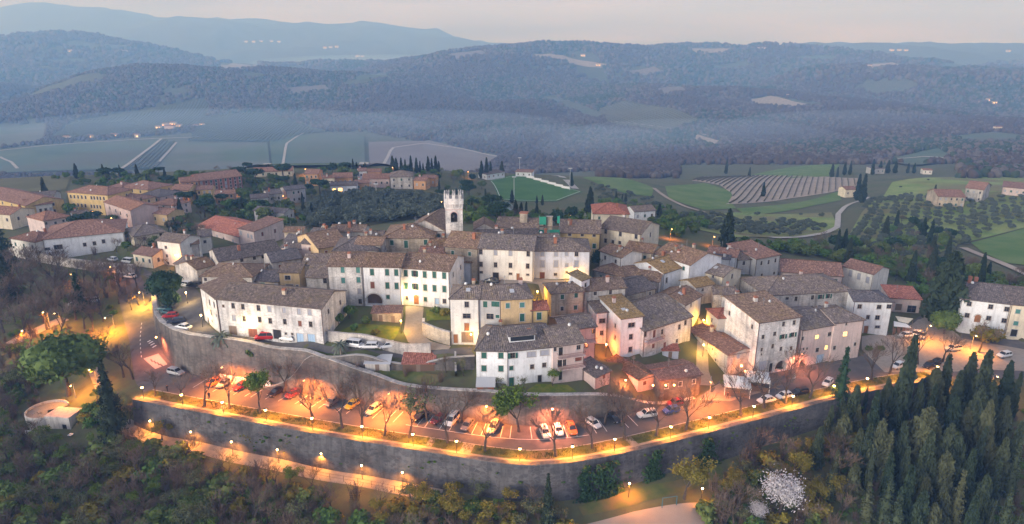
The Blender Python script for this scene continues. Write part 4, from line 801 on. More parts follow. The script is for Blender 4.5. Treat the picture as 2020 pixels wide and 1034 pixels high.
    g = min(D/2, W/2-.4) if 'hip' in rt else 0
    gl = g if rt in ('hip','hipl') else 0; gr = g if rt in ('hip','hipr') else 0
    if rt in ('gable','hip','hipl','hipr'):
        xl = gl if gl else -ov; xr = W-gr if gr else W+ov
        q = lambda x, y, z: (x, y, z+up+.16)
        slab(rb, [q(-ov,-ov,lowz), q(W+ov,-ov,lowz), q(xr,D/2,zr), q(xl,D/2,zr)]); slab(rb, [q(W+ov,D+ov,lowz), q(-ov,D+ov,lowz), q(xl,D/2,zr), q(xr,D/2,zr)])
        if gl: slab(rb, [q(-ov,D+ov,lowz), q(-ov,-ov,lowz), q(gl,D/2,zr)])
        else: mb.face([(0,D,H_),(0,0,H_),(0,D/2,zr)])
        if gr: slab(rb, [q(W+ov,-ov,lowz), q(W+ov,D+ov,lowz), q(W-gr,D/2,zr)])
        else: mb.face([(W,0,H_),(W,D,H_),(W,D/2,zr)])
        cap(cb, q(xl,D/2,zr+.02), q(xr,D/2,zr+.02))
        for gg, x0, x1 in ((gl,-ov,gl),(gr,W+ov,W-gr)):
            if gg:
                for y0 in (-ov, D+ov): cap(cb, q(x0,y0,lowz+.02), q(x1,D/2,zr+.02), .11)
        roofz = lambda x, y: H_+p*(D/2-abs(y-D/2))
    elif rt == 'gablef':
        zr = H_+p*W/2; lo = H_-p*ov; q = lambda x, y, z: (x, y, z+up+.16)
        slab(rb, [q(-ov,D+ov,lo), q(-ov,-ov,lo), q(W/2,-ov,zr), q(W/2,D+ov,zr)]); slab(rb, [q(W+ov,-ov,lo), q(W+ov,D+ov,lo), q(W/2,D+ov,zr), q(W/2,-ov,zr)])
        mb.face([(0,0,H_),(W,0,H_),(W/2,0,zr)]); mb.face([(W,D,H_),(0,D,H_),(W/2,D,zr)]); cap(cb, q(W/2,-ov,zr+.02), q(W/2,D+ov,zr+.02))
        roofz = lambda x, y: H_+p*(W/2-abs(x-W/2))
    else:
        zt = H_+p*D; q = lambda x, y, z: (x, y, z+up+.16)
        slab(rb, [q(-ov,-ov,H_-p*ov), q(W+ov,-ov,H_-p*ov), q(W+ov,D+ov,zt+p*ov), q(-ov,D+ov,zt+p*ov)])
        mb.face([(0,D,H_),(0,0,H_),(0,D,zt)]); mb.face([(W,0,H_),(W,D,H_),(W,D,zt)]); mb.face([(W,D,H_),(0,D,H_),(0,D,zt),(W,D,zt)])
        cap(cb, q(-ov,D+ov,zt+p*ov), q(W+ov,D+ov,zt+p*ov)); roofz = lambda x, y: H_+p*y
    mb.build('wall', M[wallmat], root); ro = rb.build('roof', M[h['rm']], root); cb.build('ridge_cap', M[h['rm']], ro)
    if h['gutter']:
        gb = MB(); gb.box(-ov, W+ov, -ov-.1, -ov, lowz+.0, lowz+.11); gb.build('gutter', M['copper'], root)
        for x in ([.12, W-.12] if W > 9 else [W-.12]):
            db = MB(); db.box(x-.05, x+.05, -.12, -.02, 0, lowz); db.build('downpipe', M['copper'], root)
    for i in range(h['chim']):
        x = W*(.22+.56*random.random()); y = D*random.choice((.3,.62,.7)); zc = roofz(x, y); c0 = MB(); s = .32+.12*random.random()
        c0.box(x-s, x+s, y-s, y+s, zc-.3, zc+1.1+.4*random.random()); top = max(v[2] for v in c0.v)
        co = c0.build('chimney', M[random.choice(('stone_warm','rose','terracotta','dirty'))], ro)
        k = MB(); k.box(x-s-.08, x+s+.08, y-s-.08, y+s+.08, top+.002, top+.1); k.box(x-s*.7, x+s*.7, y-s*.7, y+s*.7, top+.1, top+.32); k.box(x-s-.05, x+s+.05, y-s-.05, y+s+.05, top+.32, top+.4)
        kc = k.build('chimney_cap', M['terracotta'], ro)
    RZ = {'F':0, 'L':-math.pi/2, 'R':math.pi/2, 'B':math.pi}
    for side, s, t0, kind, w_, h_ in todo:
        og, dx, n_, L_ = plan[side]; window(root, kind, w_, h_, (og[0]+dx[0]*s, og[1]+dx[1]*s, t0), RZ[side], wallmat)
    h['root'] = root; h['zb'] = zb; h['H'] = H_; h['roofobj'] = ro; h['roofz'] = roofz; HOUSE[h['label']] = h
for h in HS: build_house(h)
def hl(s): return next(v for k, v in HOUSE.items() if s in k)
def onhouse(h, x, y, z): return (h['A']+h['ex']*x+h['ey']*y).to_3d().xy.to_tuple()+(z,)
print('houses', len(HS), time.time()-T0)
# ---------------------------------------------------------------- ramparts, retaining walls, roads
def wallrun(name, label, L, th, zbot, ztop, mat_, batter=.0, coping='concrete', cop=.12):
    """a thick wall along L (front face on L, thickness towards the left of its direction)"""
    L = np.asarray(L, float); fr = offs(L, -batter); top = L[:, :2]; bk = offs(L, th); mb = MB(); cb = MB()
    zt = np.array([ztop(*bk[i]) for i in range(len(L))]); zb_ = np.array([zbot(*offs(L,-1.5)[i]) for i in range(len(L))]) if callable(zbot) else np.full(len(L), zbot)
    for _ in range(2): zt[1:-1] = .25*zt[:-2]+.5*zt[1:-1]+.25*zt[2:]
    c0, c1 = offs(L, -.07), offs(L, th+.07)
    for i in range(len(L)-1):
        j = i+1; n = 4
        for k in range(n):
            g = lambda i, k: (fr[i][0]+(top[i][0]-fr[i][0])*k/n, fr[i][1]+(top[i][1]-fr[i][1])*k/n, zb_[i]-.8+(zt[i]-zb_[i]+.8)*k/n)
            mb.face([g(i,k), g(j,k), g(j,k+1), g(i,k+1)])
        mb.face([(*top[i],zt[i]), (*top[j],zt[j]), (*bk[j],zt[j]), (*bk[i],zt[i])])
        mb.face([(*bk[j],zb_[j]-.8), (*bk[i],zb_[i]-.8), (*bk[i],zt[i]), (*bk[j],zt[j])])
        q = lambda p, z: (p[0], p[1], z)
        a = [q(c0[i],zt[i]+.003), q(c0[j],zt[j]+.003), q(c1[j],zt[j]+.003), q(c1[i],zt[i]+.003)]; b_ = [(x,y,z+cop) for x,y,z in a]
        cb.face(b_); cb.face([a[0],a[1],b_[1],b_[0]]); cb.face([a[2],a[3],b_[3],b_[2]])
    root = empty(name, (0,0,0)); tag(root, label, 'wall'); mb.build('wall_face', M[mat_], root); cb.build('coping', M[coping], root)
    return root
# street surfaces: asphalt between the ramparts, verge and promenade along the outer edge
XS = np.concatenate([np.arange(-135, 150, 2.0)])
mb = MB(); prev = None
for x in XS:
    y0 = float(np.interp(x, oux, ouy)) + (5.9 if -86 < x < 104 else 0.5); y1 = float(np.interp(x, inx, iny))+.3
    if x < -86: y0 = max(y0, float(np.interp(x, [-135,-120,-105,-92,-86], [222,195,172,150,143])))
    y1 = min(y1, 245)
    row = [(x, y0+(y1-y0)*k/14, 0) for k in range(15)]; row = [(a, b_, Hz(a, b_)+.07) for a, b_, _ in row]
    if prev and y1 > y0:
        for k in range(14): mb.face([prev[k], row[k], row[k+1], prev[k+1]])
    prev = row
road = mb.build('road', M['asphalt'], None, True); road['kind'] = 'structure'
def strip(name, L, d0, d1, mat_, z, parent=None, kind='structure', i0=0, i1=None, thick=None):
    a, b_ = offs(L, d0)[i0:i1], offs(L, d1)[i0:i1]; mb = MB(); K = 3
    hz = (lambda p: z) if not callable(z) else z
    for i in range(len(a)-1):
        for k in range(K):
            f = lambda i, k: a[i]+(b_[i]-a[i])*k/K
            p = [f(i,k), f(i+1,k), f(i+1,k+1), f(i,k+1)]; mb.face([(q[0], q[1], hz(q)) for q in p])
        if thick:
            for s, rev in ((a,0),(b_,1)):
                q = [(s[i][0],s[i][1],hz(s[i])-thick),(s[i+1][0],s[i+1][1],hz(s[i+1])-thick),(s[i+1][0],s[i+1][1],hz(s[i+1])),(s[i][0],s[i][1],hz(s[i]))]
                mb.face(q[::-1] if rev else q)
    ob = mb.build(name, M[mat_], parent)
    if kind: ob['kind'] = kind
    return ob
prom = strip('promenade', OUTL, .95, 2.6, 'paving', .16, thick=.3)
verge = strip('verge', OUTL, 2.62, 5.7, 'grass', .20, thick=.3)
kerb = strip('kerb', OUTL, 5.7, 5.95, 'concrete', .18, thick=.3)
for px in (427, 846, 918, 1268, 1700):               # paved gaps across the verge
    q = P(px, 850, 0); i = int(np.argmin(np.abs(OUTL[:,0]-P(px, np.interp(px,[p[0] for p in OUT_PX],[p[1] for p in OUT_PX]), 0)[0])))
    strip('paved_gap', OUTL, 2.55, 5.75, 'paving', .207, prom, None, max(i-1,0), i+1)
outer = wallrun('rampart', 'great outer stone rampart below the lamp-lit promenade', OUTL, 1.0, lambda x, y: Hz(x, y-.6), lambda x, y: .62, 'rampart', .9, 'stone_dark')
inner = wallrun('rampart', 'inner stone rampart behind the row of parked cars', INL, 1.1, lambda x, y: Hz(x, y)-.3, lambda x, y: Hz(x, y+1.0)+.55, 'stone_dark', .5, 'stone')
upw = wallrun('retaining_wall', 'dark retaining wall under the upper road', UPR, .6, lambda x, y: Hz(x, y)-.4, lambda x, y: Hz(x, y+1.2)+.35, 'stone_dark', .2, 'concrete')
def pxwall(label, pts, h_, mat_='stone', th=.5, name='garden_wall', cop='stone'):
    L = smoothline([G(*p) for p in pts], 1.5) if len(pts) > 2 else np.linspace(G(*pts[0]), G(*pts[1]), 8)
    return wallrun(name, label, L, th, lambda x, y: Hz(x, y)-.4, lambda x, y: Hz(x, y)+h_, mat_, .05, cop, .1)
pxwall('stone wall of the sloping garden above three white cars', [(640,672),(690,682),(740,690),(785,695),(850,698)], 2.4)
pxwall('pale curved wall below the small lawn by white house', [(833,662),(850,672),(888,682)], 3.3, 'stone_warm')
pxwall('low wall along the right of the ramp', [(834,640),(833,662)], 1.6, 'stone_warm')
pxwall('lit retaining wall along the upper left road', [(20,505),(80,520),(150,531),(220,540),(268,542)], 3.2, 'stone', name='retaining_wall')
pxwall('short garden wall dividing the terrace beside white house', [(897,706),(898,745)], 1.5, 'concrete', .3)
# upper roads, squares and paths
upper_road = patch('upper_road', gp((318,628),(335,652),(400,678),(445,683),(562,691),(662,699),(760,702.5),(831,703),(935,702),(935,684),(880,690),(800,690),(740,692),(640,682),(540,672),(435,662),(402,632),(395,580),(372,560),(345,575),(330,600)), 'asphalt', .08)
ramp = patch('ramp_road', gp((800,604),(836,606),(833,640),(834,662),(850,674),(890,684),(885,690),(850,692),(805,676),(796,655),(800,630)), 'gravel', .12)
patch('square', gp((1040,548),(1135,553),(1140,565),(1085,600),(1070,590),(1062,562),(945,566),(945,554)), 'gravel', .08)
patch('piazza', gp((1700,690),(1700,664),(1762,662),(1800,640),(1820,622),(1850,615),(1885,650),(1895,668),(2080,700),(2090,735),(1940,730),(1860,735),(1800,735),(1745,735)), 'gravel', .10)
patch('alley', gp((1378,628),(1396,640),(1396,690),(1398,732),(1410,760),(1372,760),(1374,700)), 'gravel', .08)
patch('forecourt', gp((1380,790),(1395,772),(1440,745),(1500,742),(1500,775),(1440,792)), 'paving', .09)
lower_path = ribbon('lower_path', [G(*p) for p in [(245,838),(300,856),(381,883),(470,902),(554,918),(640,934),(720,948),(804,965),(870,978)]], 3.4, 'paving', .08)
patch('upper_left_road', gp((0,500),(60,505),(150,514),(260,527),(310,545),(300,552),(260,538),(150,525),(20,512)), 'asphalt', .1)
ribbon('park_path', [G(*p) for p in [(205,770),(190,735),(175,705),(172,690)]], 3.0, 'paving', .09)
ribbon('park_path', [G(*p) for p in [(20,680),(60,655),(100,640),(130,628)]], 4.0, 'gravel', .09)
# painted markings
def mark(pts, w_=.12, name='bay_line', off=.085):
    a, b_ = pts; dx, dy = b_[0]-a[0], b_[1]-a[1]; l = math.hypot(dx, dy); nx, ny = -dy/l*w_/2, dx/l*w_/2; n = max(1, int(l/1.2)); mb = MB()
    for i in range(n):
        p = (a[0]+dx*i/n, a[1]+dy*i/n); q = (a[0]+dx*(i+1)/n, a[1]+dy*(i+1)/n)
        mb.face([(p[0]-nx,p[1]-ny,Hz(*p)+off),(q[0]-nx,q[1]-ny,Hz(*q)+off),(q[0]+nx,q[1]+ny,Hz(*q)+off),(p[0]+nx,p[1]+ny,Hz(*p)+off)])
    return mb.build(name, M['white_paint'], road)
BAY = [((467.5,771),(486,759.5)),((565.6,788),(592,773)),((729,818.6),(746.6,804.7)),((885,842),(899,822)),((969,856),(978,836)),((1078.6,866),(1071,846)),((1132.7,860),(1122.6,837)),((1216,834.6),(1202.6,821))]
bx_, ba_ = [], []
for f_, r_ in BAY:
    a, b_ = P(*f_,0), P(*r_,0); bx_.append(a[0]); ba_.append(math.atan2(b_[1]-a[1], b_[0]-a[0]))
def baydir(x): return float(np.interp(x, bx_, ba_))
k = 0
for i in range(1, len(INL)-1):
    x = INL[i][0]
    if not (P(405,752,0)[0] < x < P(1240,818,0)[0]): continue
    k += 1
    if k % 3 == 2: continue
    a = baydir(x); p0 = (x-math.cos(a)*1.0, INL[i][1]-math.sin(a)*1.0); p1 = (p0[0]-math.cos(a)*4.4, p0[1]-math.sin(a)*4.4); mark((p0, p1))
fr = offs(INL, -5.6)
for i in range(len(INL)-1):
    if P(800,812,0)[0] < INL[i][0] < P(1130,838,0)[0]: mark((fr[i], fr[i+1]), .13, 'edge_line')
for q in ([S1(940,372), S1(960,362)], [S1(950,382), S1(975,368)], [S1(960,394), S1(985,380)], [S1(972,408), S1(996,394)]): mark([G(*p) for p in q], .45, 'hatch_stripe')
for i in range(9):
    a = S1(905-10*math.sin(i*.35), 250+26*i); b_ = S1(903-10*math.sin(i*.35+.2), 262+26*i); mark([G(*a), G(*b_)], .15, 'dashed_line')
for x, y in ((1085,705),(1130,697),(1175,690),(1222,684)): mark([G(*S5(x,y+22)), G(*S5(x-16,y-12))], .5, 'hatch_stripe')
for q in ([S5(735,825), S5(820,872)], [S5(770,822), S5(845,868)]): mark([G(*p) for p in q], .35, 'path_edge', .2)
pad = patch('painted_bay', gp(S1(915,478), S1(1010,447), S1(1068,515), S1(990,545)), 'concrete', .09); pad.parent = road; del pad['kind']
for i in range(4):
    a = G(*S1(962+i*20, 482+i*10)); b_ = G(*S1(975+i*22, 500+i*10)); m_ = mark((a, b_), .5, 'bay_letter', .10); m_.data.materials[0] = M['asphalt']
# sports ground, fields and lanes on the plateau
pitch = patch('football_pitch', gp((966,356),(1024,344),(1148,379),(1098,398),(985,394)), 'pitch_grass', .25)
for q in ([(968,357),(1024,346)],[(1024,346),(1144,379)],[(1144,379),(1098,396)],[(968,357),(988,393)],[(988,393),(1098,396)]):
    a, b_ = G(*q[0]), G(*q[1]); l_ = ribbon('touch_line', [a, b_], .3, 'white_paint', .3, 3, None, pitch)
patch('court', gp((968,402),(1000,398),(1020,410),(985,420)), 'teal_court', .3) if 'teal_court' in M else None
ribbon('gravel_strip', [G(*p) for p in [(1020,341),(1080,358),(1135,373)]], 5, 'pale_track', .3, 4)
for n_, pl, mt in [('meadow', [(1150,352),(1185,347),(1240,355),(1290,372),(1285,388),(1240,384),(1185,366)], 'meadow'), ('meadow', [(1312,368),(1390,362),(1445,380),(1440,398),(1452,412),(1390,415),(1320,392)], 'meadow'),
    ('meadow', [(1452,412),(1560,402),(1655,378),(1660,395),(1580,412),(1470,425)], 'meadow'), ('meadow', [(1480,345),(1560,330),(1660,322),(1640,348),(1560,352)], 'meadow'),
    ('meadow', [(1915,480),(2060,440),(2070,530),(1985,520),(1940,500)], 'meadow'), ('soil_field', [(1365,357),(1385,348),(1520,346),(1640,350),(1692,352),(1690,368),(1640,380),(1560,392),(1500,400),(1430,404),(1445,385),(1420,366)], 'soil'),
    ('meadow', [(0,350),(90,340),(140,350),(130,375),(60,380),(0,378)], 'drygrass'), ('meadow', [(470,285+60),(520,342),(560,352),(500,358)], 'drygrass'),
    ('meadow', [(1330,430),(1450,420),(1640,420),(1655,455),(1560,470),(1450,470),(1380,455)], 'hill_grass'), ('meadow', [(1670,470),(1700,420),(1760,360),(1900,350),(2050,350),(2060,440),(1900,480),(1800,520),(1700,500)], 'hill_grass')]:
    patch(n_, gp(*pl), mt, .3)
ribbon('white_lane', [G(*p) for p in [(1520,470),(1580,468),(1650,461),(1664,452),(1652,438),(1644,424),(1655,412),(1690,400),(1712,390)]], 2.7, 'pale_track', .45, 3)
ribbon('field_lane', [G(*p) for p in [(1290,372),(1320,395),(1350,412),(1390,420)]], 3.0, 'soil', .45, 3)
ribbon('field_lane', [G(*p) for p in [(1900,490),(1950,510),(2040,550)]], 3.5, 'soil', .45, 3)
noisy('garden_green', (.10,.15,.02), (.20,.20,.03), .6, .95)
patch('lawn', gp((670,655),(700,640),(790,645),(783,662),(770,682),(690,672)), 'garden_green', .1); patch('lawn', gp((840,612),(886,608),(888,632),(842,634)), 'garden_green', .15)
patch('lawn', gp((1040,770),(1060,758),(1120,760),(1140,776),(1100,784),(1040,784)), 'garden_green', .12); patch('lawn', gp((740,728),(800,730),(880,742),(860,760),(760,746)), 'grass', .1)
patch('clay_ground', gp((1140,1040),(1250,1010),(1395,992),(1400,1040),(1380,1060),(1150,1070)), 'clay_court', .1)
patch('grass_bank', gp((1140,1000),(1240,968),(1330,950),(1420,920),(1440,945),(1330,975),(1240,1000),(1150,1018)), 'grass', .1)
# far fields, vineyards and tracks in the valley
FARF = [('valley_field', [(-60,255),(95,243),(88,280),(-60,302)], 'field_grey'), ('valley_field', [(-60,312),(90,287),(318,278),(240,336),(-60,345)], 'field_far'), ('valley_field', [(305,336),(352,283),(528,283),(526,333)], 'field_grey'),
  ('valley_field', [(532,276),(640,263),(718,270),(712,332),(532,333)], 'field_far'), ('valley_field', [(727,282),(850,279),(985,311),(940,336),(724,333)], 'field_plough'), ('hill_field', [(1060,190),(1100,194),(1205,230),(1170,236)], 'field_far'),
  ('hill_field', [(1478,197),(1520,190),(1640,211),(1560,214),(1488,209)], 'field_tan'), ('hill_field', [(1375,266),(1422,280),(1412,292),(1368,276)], 'field_tan'), ('hill_field', [(1050,107),(1110,110),(1215,131),(1190,135),(1060,115)], 'field_tan'),
  ('hill_field', [(1362,95),(1450,97),(1405,110),(1365,104)], 'field_tan'), ('hill_field', [(1735,318),(1850,295),(1885,316),(1800,330)], 'field_far'), ('hill_field', [(1560,112),(1640,110),(1660,118),(1580,120)], 'field_far'), ('hill_field', [(1230,140),(1290,132),(1310,142),(1250,150)], 'field_plough'), ('hill_field', [(880,108),(950,100),(960,110),(900,118)], 'field_plough'), ('hill_field', [(1690,128),(1760,124),(1790,133),(1720,138)], 'field_tan'), ('hill_field', [(1850,128),(1930,126),(1940,136),(1870,140)], 'field_far'), ('hill_field', [(90,120),(160,116),(170,126),(110,130)], 'field_far'), ('hill_field', [(560,176),(640,168),(650,178),(580,186)], 'field_plough'), ('hill_field', [(1400,130),(1470,124),(1490,132),(1420,140)], 'field_far'), ('hill_field', [(1290,178),(1340,172),(1360,182),(1310,188)], 'field_plough'), ('hill_field', [(1880,270),(1960,262),(2030,270),(1990,285),(1900,284)], 'field_far'), ('hill_field', [(430,128),(500,122),(520,135),(440,140)], 'field_tan'), ('hill_field', [(700,152),(760,146),(770,156),(705,160)], 'field_far')]
VINE = [([(97,277),(140,242),(402,196),(416,214),(392,250),(300,266)], (420,190), (330,275)), ([(372,279),(402,232),(520,223),(640,261),(540,281)], (560,215), (450,290)), ([(247,335),(322,279),(346,281),(302,335)], (340,270), (270,340)),
  ([(1180,216),(1230,201),(1330,216),(1385,240),(1300,262),(1200,247)], (1190,190), (1330,270))]
for n_, pl, mt in FARF: patch(n_, gp(*pl), mt, 2.0)
for pl, a, b_ in VINE: patch('vineyard_soil', gp(*pl), 'field_far', 2.0)
for pts, w_ in (([(-40,304),(60,290),(180,280),(320,274),(400,272)], 5), ([(240,335),(280,302),(318,276)], 6), ([(92,285),(96,262),(104,248)], 6), ([(300,335),(348,283)], 5), ([(528,332),(530,290),(545,275),(600,264)], 5),
    ([(718,332),(722,290),(730,278),(850,276),(920,295),(990,312)], 6), ([(1740,318),(1850,294),(1890,316)], 7), ([(1190,240),(1260,238),(1310,256),(1420,272)], 6), ([(0,312),(40,316),(35,335)], 5)):
    ribbon('farm_track', [G(*p) for p in pts], w_, 'pale_track', 2.6, 14)
print('roads', time.time()-T0)
# ---------------------------------------------------------------- bell tower
def bell_tower():
    zt = 38.4; d = ray(893,376); t = 193.0; c = (d[0]*t, d[1]*t+2.7); zb = Hz(*c)-.5; s = 2.45
    root = empty('bell_tower', (c[0], c[1], zb), R(4)); tag(root, 'white stone bell tower with battlements and tall bell arch', 'tower')
    H_ = zt-zb-.3; zc = H_-3.2                       # corbel line
    mb = MB(); al = [(s*2*.5-.95, s*2*.5+.95, zc-5.4, zc-2.3, .9), (s-.55, s+.55, zc-10.6, zc-9.2, .35)]
    for k, (og, dx, n_) in enumerate((((-s,-s),(1,0),(0,-1)), ((s,-s),(0,1),(1,0)), ((s,s),(-1,0),(0,1)), ((-s,s),(0,-1),(-1,0)))): cutwall(mb, og, dx, n_, 2*s, 0, zc, al)
    mb.face([(-s,-s,zc),(s,-s,zc),(s,s,zc),(-s,s,zc)]); mb.build('shaft', M['tower_stone'], root)
    for i in range(4):
        rz = i*math.pi/2; rot = Matrix.Rotation(rz, 4, 'Z'); off = rot@Vector((0,-s,0))
        sp, rg = arch_spandrel(1.9, 3.1, M['tower_stone']); o_ = mobj('belfry_arch', sp, root, (off.x,off.y,zc-5.4), rz); rg.materials[0] = M['pink']; mobj('arch_ring', rg, o_, (0,0,0), 0)
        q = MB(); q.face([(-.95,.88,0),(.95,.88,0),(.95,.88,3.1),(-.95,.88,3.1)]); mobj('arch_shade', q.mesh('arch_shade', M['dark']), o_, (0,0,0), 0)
        q = MB(); q.face([(-.55,.34,0),(.55,.34,0),(.55,.34,1.4),(-.55,.34,1.4)]); mobj('window', q.mesh('window', M['glass']), root, (off.x,off.y,zc-10.6), rz)
        cb = MB()
        for k in range(8):
            x = -s+.1+k*(2*s-.2)/7; cb.box(x-.16, x+.16, -.28, 0, -.75, 0); cb.box(x-.16, x+.16, -.16, 0, -1.15, -.75)
        mobj('corbel_row', cb.mesh('corbel_row', M['tower_stone']), root, (off.x,off.y,zc), rz)
        sb = MB(); sb.box(-s-.1, s+.1, -.1, 0, 0, .25); mobj('string_course', sb.mesh('string_course', M['pink']), root, (off.x,off.y,zc-1.75), rz)
        for k in range(3):
            x = -s-.1+ (k+.5)*(2*s+.2)/3; m_ = MB(); m_.box(x-.45, x+.45, -.32, .05, 0, 1.1); m_.box(x-.45, x-.16, -.32, .05, 1.102, 1.5); m_.box(x+.16, x+.45, -.32, .05, 1.102, 1.5)
            mobj('merlon', m_.mesh('merlon', M['tower_stone']), root, (off.x,off.y,zc+1.6), rz)
    pb = MB(); e = s+.32
    pb.box(-e, e, -e, e, zc+.002, zc+.3); pb.box(-e, e, -e, -e+.4, zc+.3, zc+1.6); pb.box(-e, e, e-.4, e, zc+.3, zc+1.6); pb.box(-e, -e+.4, -e+.4, e-.4, zc+.3, zc+1.6); pb.box(e-.4, e, -e+.4, e-.4, zc+.3, zc+1.6)
    pb.build('parapet', M['tower_stone'], root)
    b = MB(); b.lathe([(.0,0.0),(.55,.02),(.45,.35),(.3,.8),(.12,1.0),(.02,1.05)], 10, (0,-s+.45,zc-4.0)); b.build('bell', M['iron'], root)
bell_tower()
# ---------------------------------------------------------------- balconies, attic band, scaffold, awnings, sheds
def balcony(h, V_, pts, zdrop=0, name='balcony'):
    (x0,y0),(x1,y1) = V_(*pts[0]), V_(*pts[1]); n3 = Vector((h['ey'].x,h['ey'].y,0)); s = []
    for px, py in ((x0,y0),(x1,y1)):
        d = Vector(ray(px,py)); tt = Vector((h['A'].x,h['A'].y,0)).dot(n3)/d.dot(n3); hit = Vector((0,0,CAMZ))+d*tt; s.append(((hit-h['A']).dot(h['ex']), hit.z-h['zb']))
    a, b_ = max(.05, s[0][0]), min(h['W']-.05, s[1][0]); z = (s[0][1]+s[1][1])/2
    mb = MB(); mb.box(a, b_, -1.15, -.003, z-.16, z); o_ = mb.build('balcony', M['rose'], h['root'])
    rb = MB(); rb.box(a, b_, -1.13, -1.08, z+.9, z+.96); rb.box(a, a+.05, -1.08, -.01, z+.9, z+.96); rb.box(b_-.05, b_, -1.08, -.01, z+.9, z+.96); n = int((b_-a)/.18)
    for i in range(n+1): x = a+.03+(b_-a-.06)*i/n; rb.box(x-.015, x+.015, -1.12, -1.09, z, z+.9)
    rb.build('railing', M['brown_shutter'], o_)
bh = hl('two red railed'); balcony(bh, R7, [(868,728),(1080,712)]); balcony(bh, R7, [(868,822),(1080,792)])
balcony(hl('one balcony lit'), R7, [(1090,610),(1180,600)]); balcony(hl('balcony right of the tall white'), R8, [(115,718),(240,690)])
wb = hl('long attic window'); mb = MB(); mb.box(1.0, wb['W']*.66, 2.2, 5.0, wb['H']+.3, wb['H']+2.5); at_ = mb.build('attic', M['white'], wb['root'])
mb = MB(); mb.box(1.25, wb['W']*.66-.25, 2.1, 2.196, wb['H']+1.15, wb['H']+2.15); mb.build('window_band', M['glass'], at_)
rb = MB(); slab(rb, [(.6,1.7,wb['H']+2.55),(wb['W']*.66+.4,1.7,wb['H']+2.55),(wb['W']*.66+.4,5.6,wb['H']+3.3),(.6,5.6,wb['H']+3.3)], .15); rb.build('attic_roof', M['tile_grey'], at_)
for lab, x, y in (('mossy orange roof, right', .45, .3), ('skylight at mid', .6, .25), ('mossy orange roof and two', .4, .3), ('red door and garage', .6, .25), ('ochre house with bright', .4, .2), ('satellite', .4, .3), ('skylights on a rose', .4, .2), ('skylights on a rose', .6, .2)):
    h = hl(lab); X, Y = h['W']*x, h['D']*y; z0 = h['roofz'](X, Y)+.22; z1 = h['roofz'](X, Y+1.1)+.22
    mb = MB(); slab(mb, [(X-.5,Y,z0+.1),(X+.5,Y,z0+.1),(X+.5,Y+1.1,z1+.1),(X-.5,Y+1.1,z1+.1)], .14); mb.build('skylight', M['tin'], h['roofobj'])
h = hl('stone lantern'); mb = MB(); X, Y = h['W']*.62, h['D']*.35; z0 = h['roofz'](X,Y)
mb.box(X-1.1, X+1.1, Y-1.1, Y+1.1, z0-.5, z0+2.6); lan = mb.build('lantern', M['stone_warm'], h['roofobj']); mb = MB(); mb.box(X-1.3, X+1.3, Y-1.3, Y+1.3, z0+2.602, z0+2.8); mb.build('lantern_cap', M['terracotta'], lan)
def scaffold():
    a = P(1064,468,23.5); root = empty('scaffold', (a[0], a[1]+1.5, 19), 0); tag(root, 'green netted scaffold round a chimney above the palazzi', 'scaffold')
    for x in (0,2,4,6):
        for y in (0,1.2): mb = MB(); mb.box(x-.05,x+.05,y-.05,y+.05,0,10.6 if x in (0,2,6) else 9); mb.build('pole', M['steel'], root)
    for z in (4.6, 7.2): mb = MB(); mb.box(-.2,6.2,-.05,1.25,z,z+.08); mb.build('deck', M['plank'], root)
    for x0,x1,z0,z1 in ((-.1,6.1,4.7,6.4),(0,2,8,10.4),(5.3,6.1,8.4,10.6)): mb = MB(); mb.box(x0,x1,-.1,-.06,z0,z1); mb.build('net', M['net_green'], root)
    mb = MB(); mb.box(2.4,3.9,.5,1.1,2,10.2); st = mb.build('chimney_stack', M['stone_warm'], root); mb = MB(); mb.box(2.2,4.1,.4,1.2,10.202,10.4); mb.build('stack_cap', M['stone'], root)
scaffold()
def tent(px, py, w_, d_, h_, label, rz=0.0, cloth='canvas', walls=False):
    g = G(px, py); root = empty('marquee', g, rz); tag(root, label, 'tent')
    for x in (-w_/2, w_/2):
        for y in (-d_/2, d_/2): mb = MB(); mb.box(x-.06,x+.06,y-.06,y+.06,-.3,h_); mb.build('post', M['white_paint'], root)
    mb = MB(); a, b_ = w_/2+.2, d_/2+.2; pk = (0,0,h_+1.5)
    ring = [(-a,-b_),(0,-b_),(a,-b_),(a,0),(a,b_),(0,b_),(-a,b_),(-a,0)]
    for i in range(8):
        p, q = ring[i], ring[(i+1)%8]; m0 = (p[0]*.45,p[1]*.45,h_+.55); m1 = (q[0]*.45,q[1]*.45,h_+.55)
        mb.face([(*p,h_),(*q,h_),m1,m0]); mb.face([m0,m1,pk]); mb.face([(*p,h_-.3),(*q,h_-.3),(*q,h_),(*p,h_)])
    mb.build('canopy', M[cloth], root)
    if walls:
        for y in (-d_/2, d_/2-.02): mb = MB(); mb.box(-w_/2,w_/2,y,y+.03,0,1.1); mb.build('side_panel', M['plank'], root)
tent(1452,772,5.6,5.6,2.6,'white peaked marquee nearest the orange forecourt',R(-14),walls=True); tent(1492,762,5.2,5.2,2.6,'white peaked marquee beside the arched portal',R(-14),walls=True)
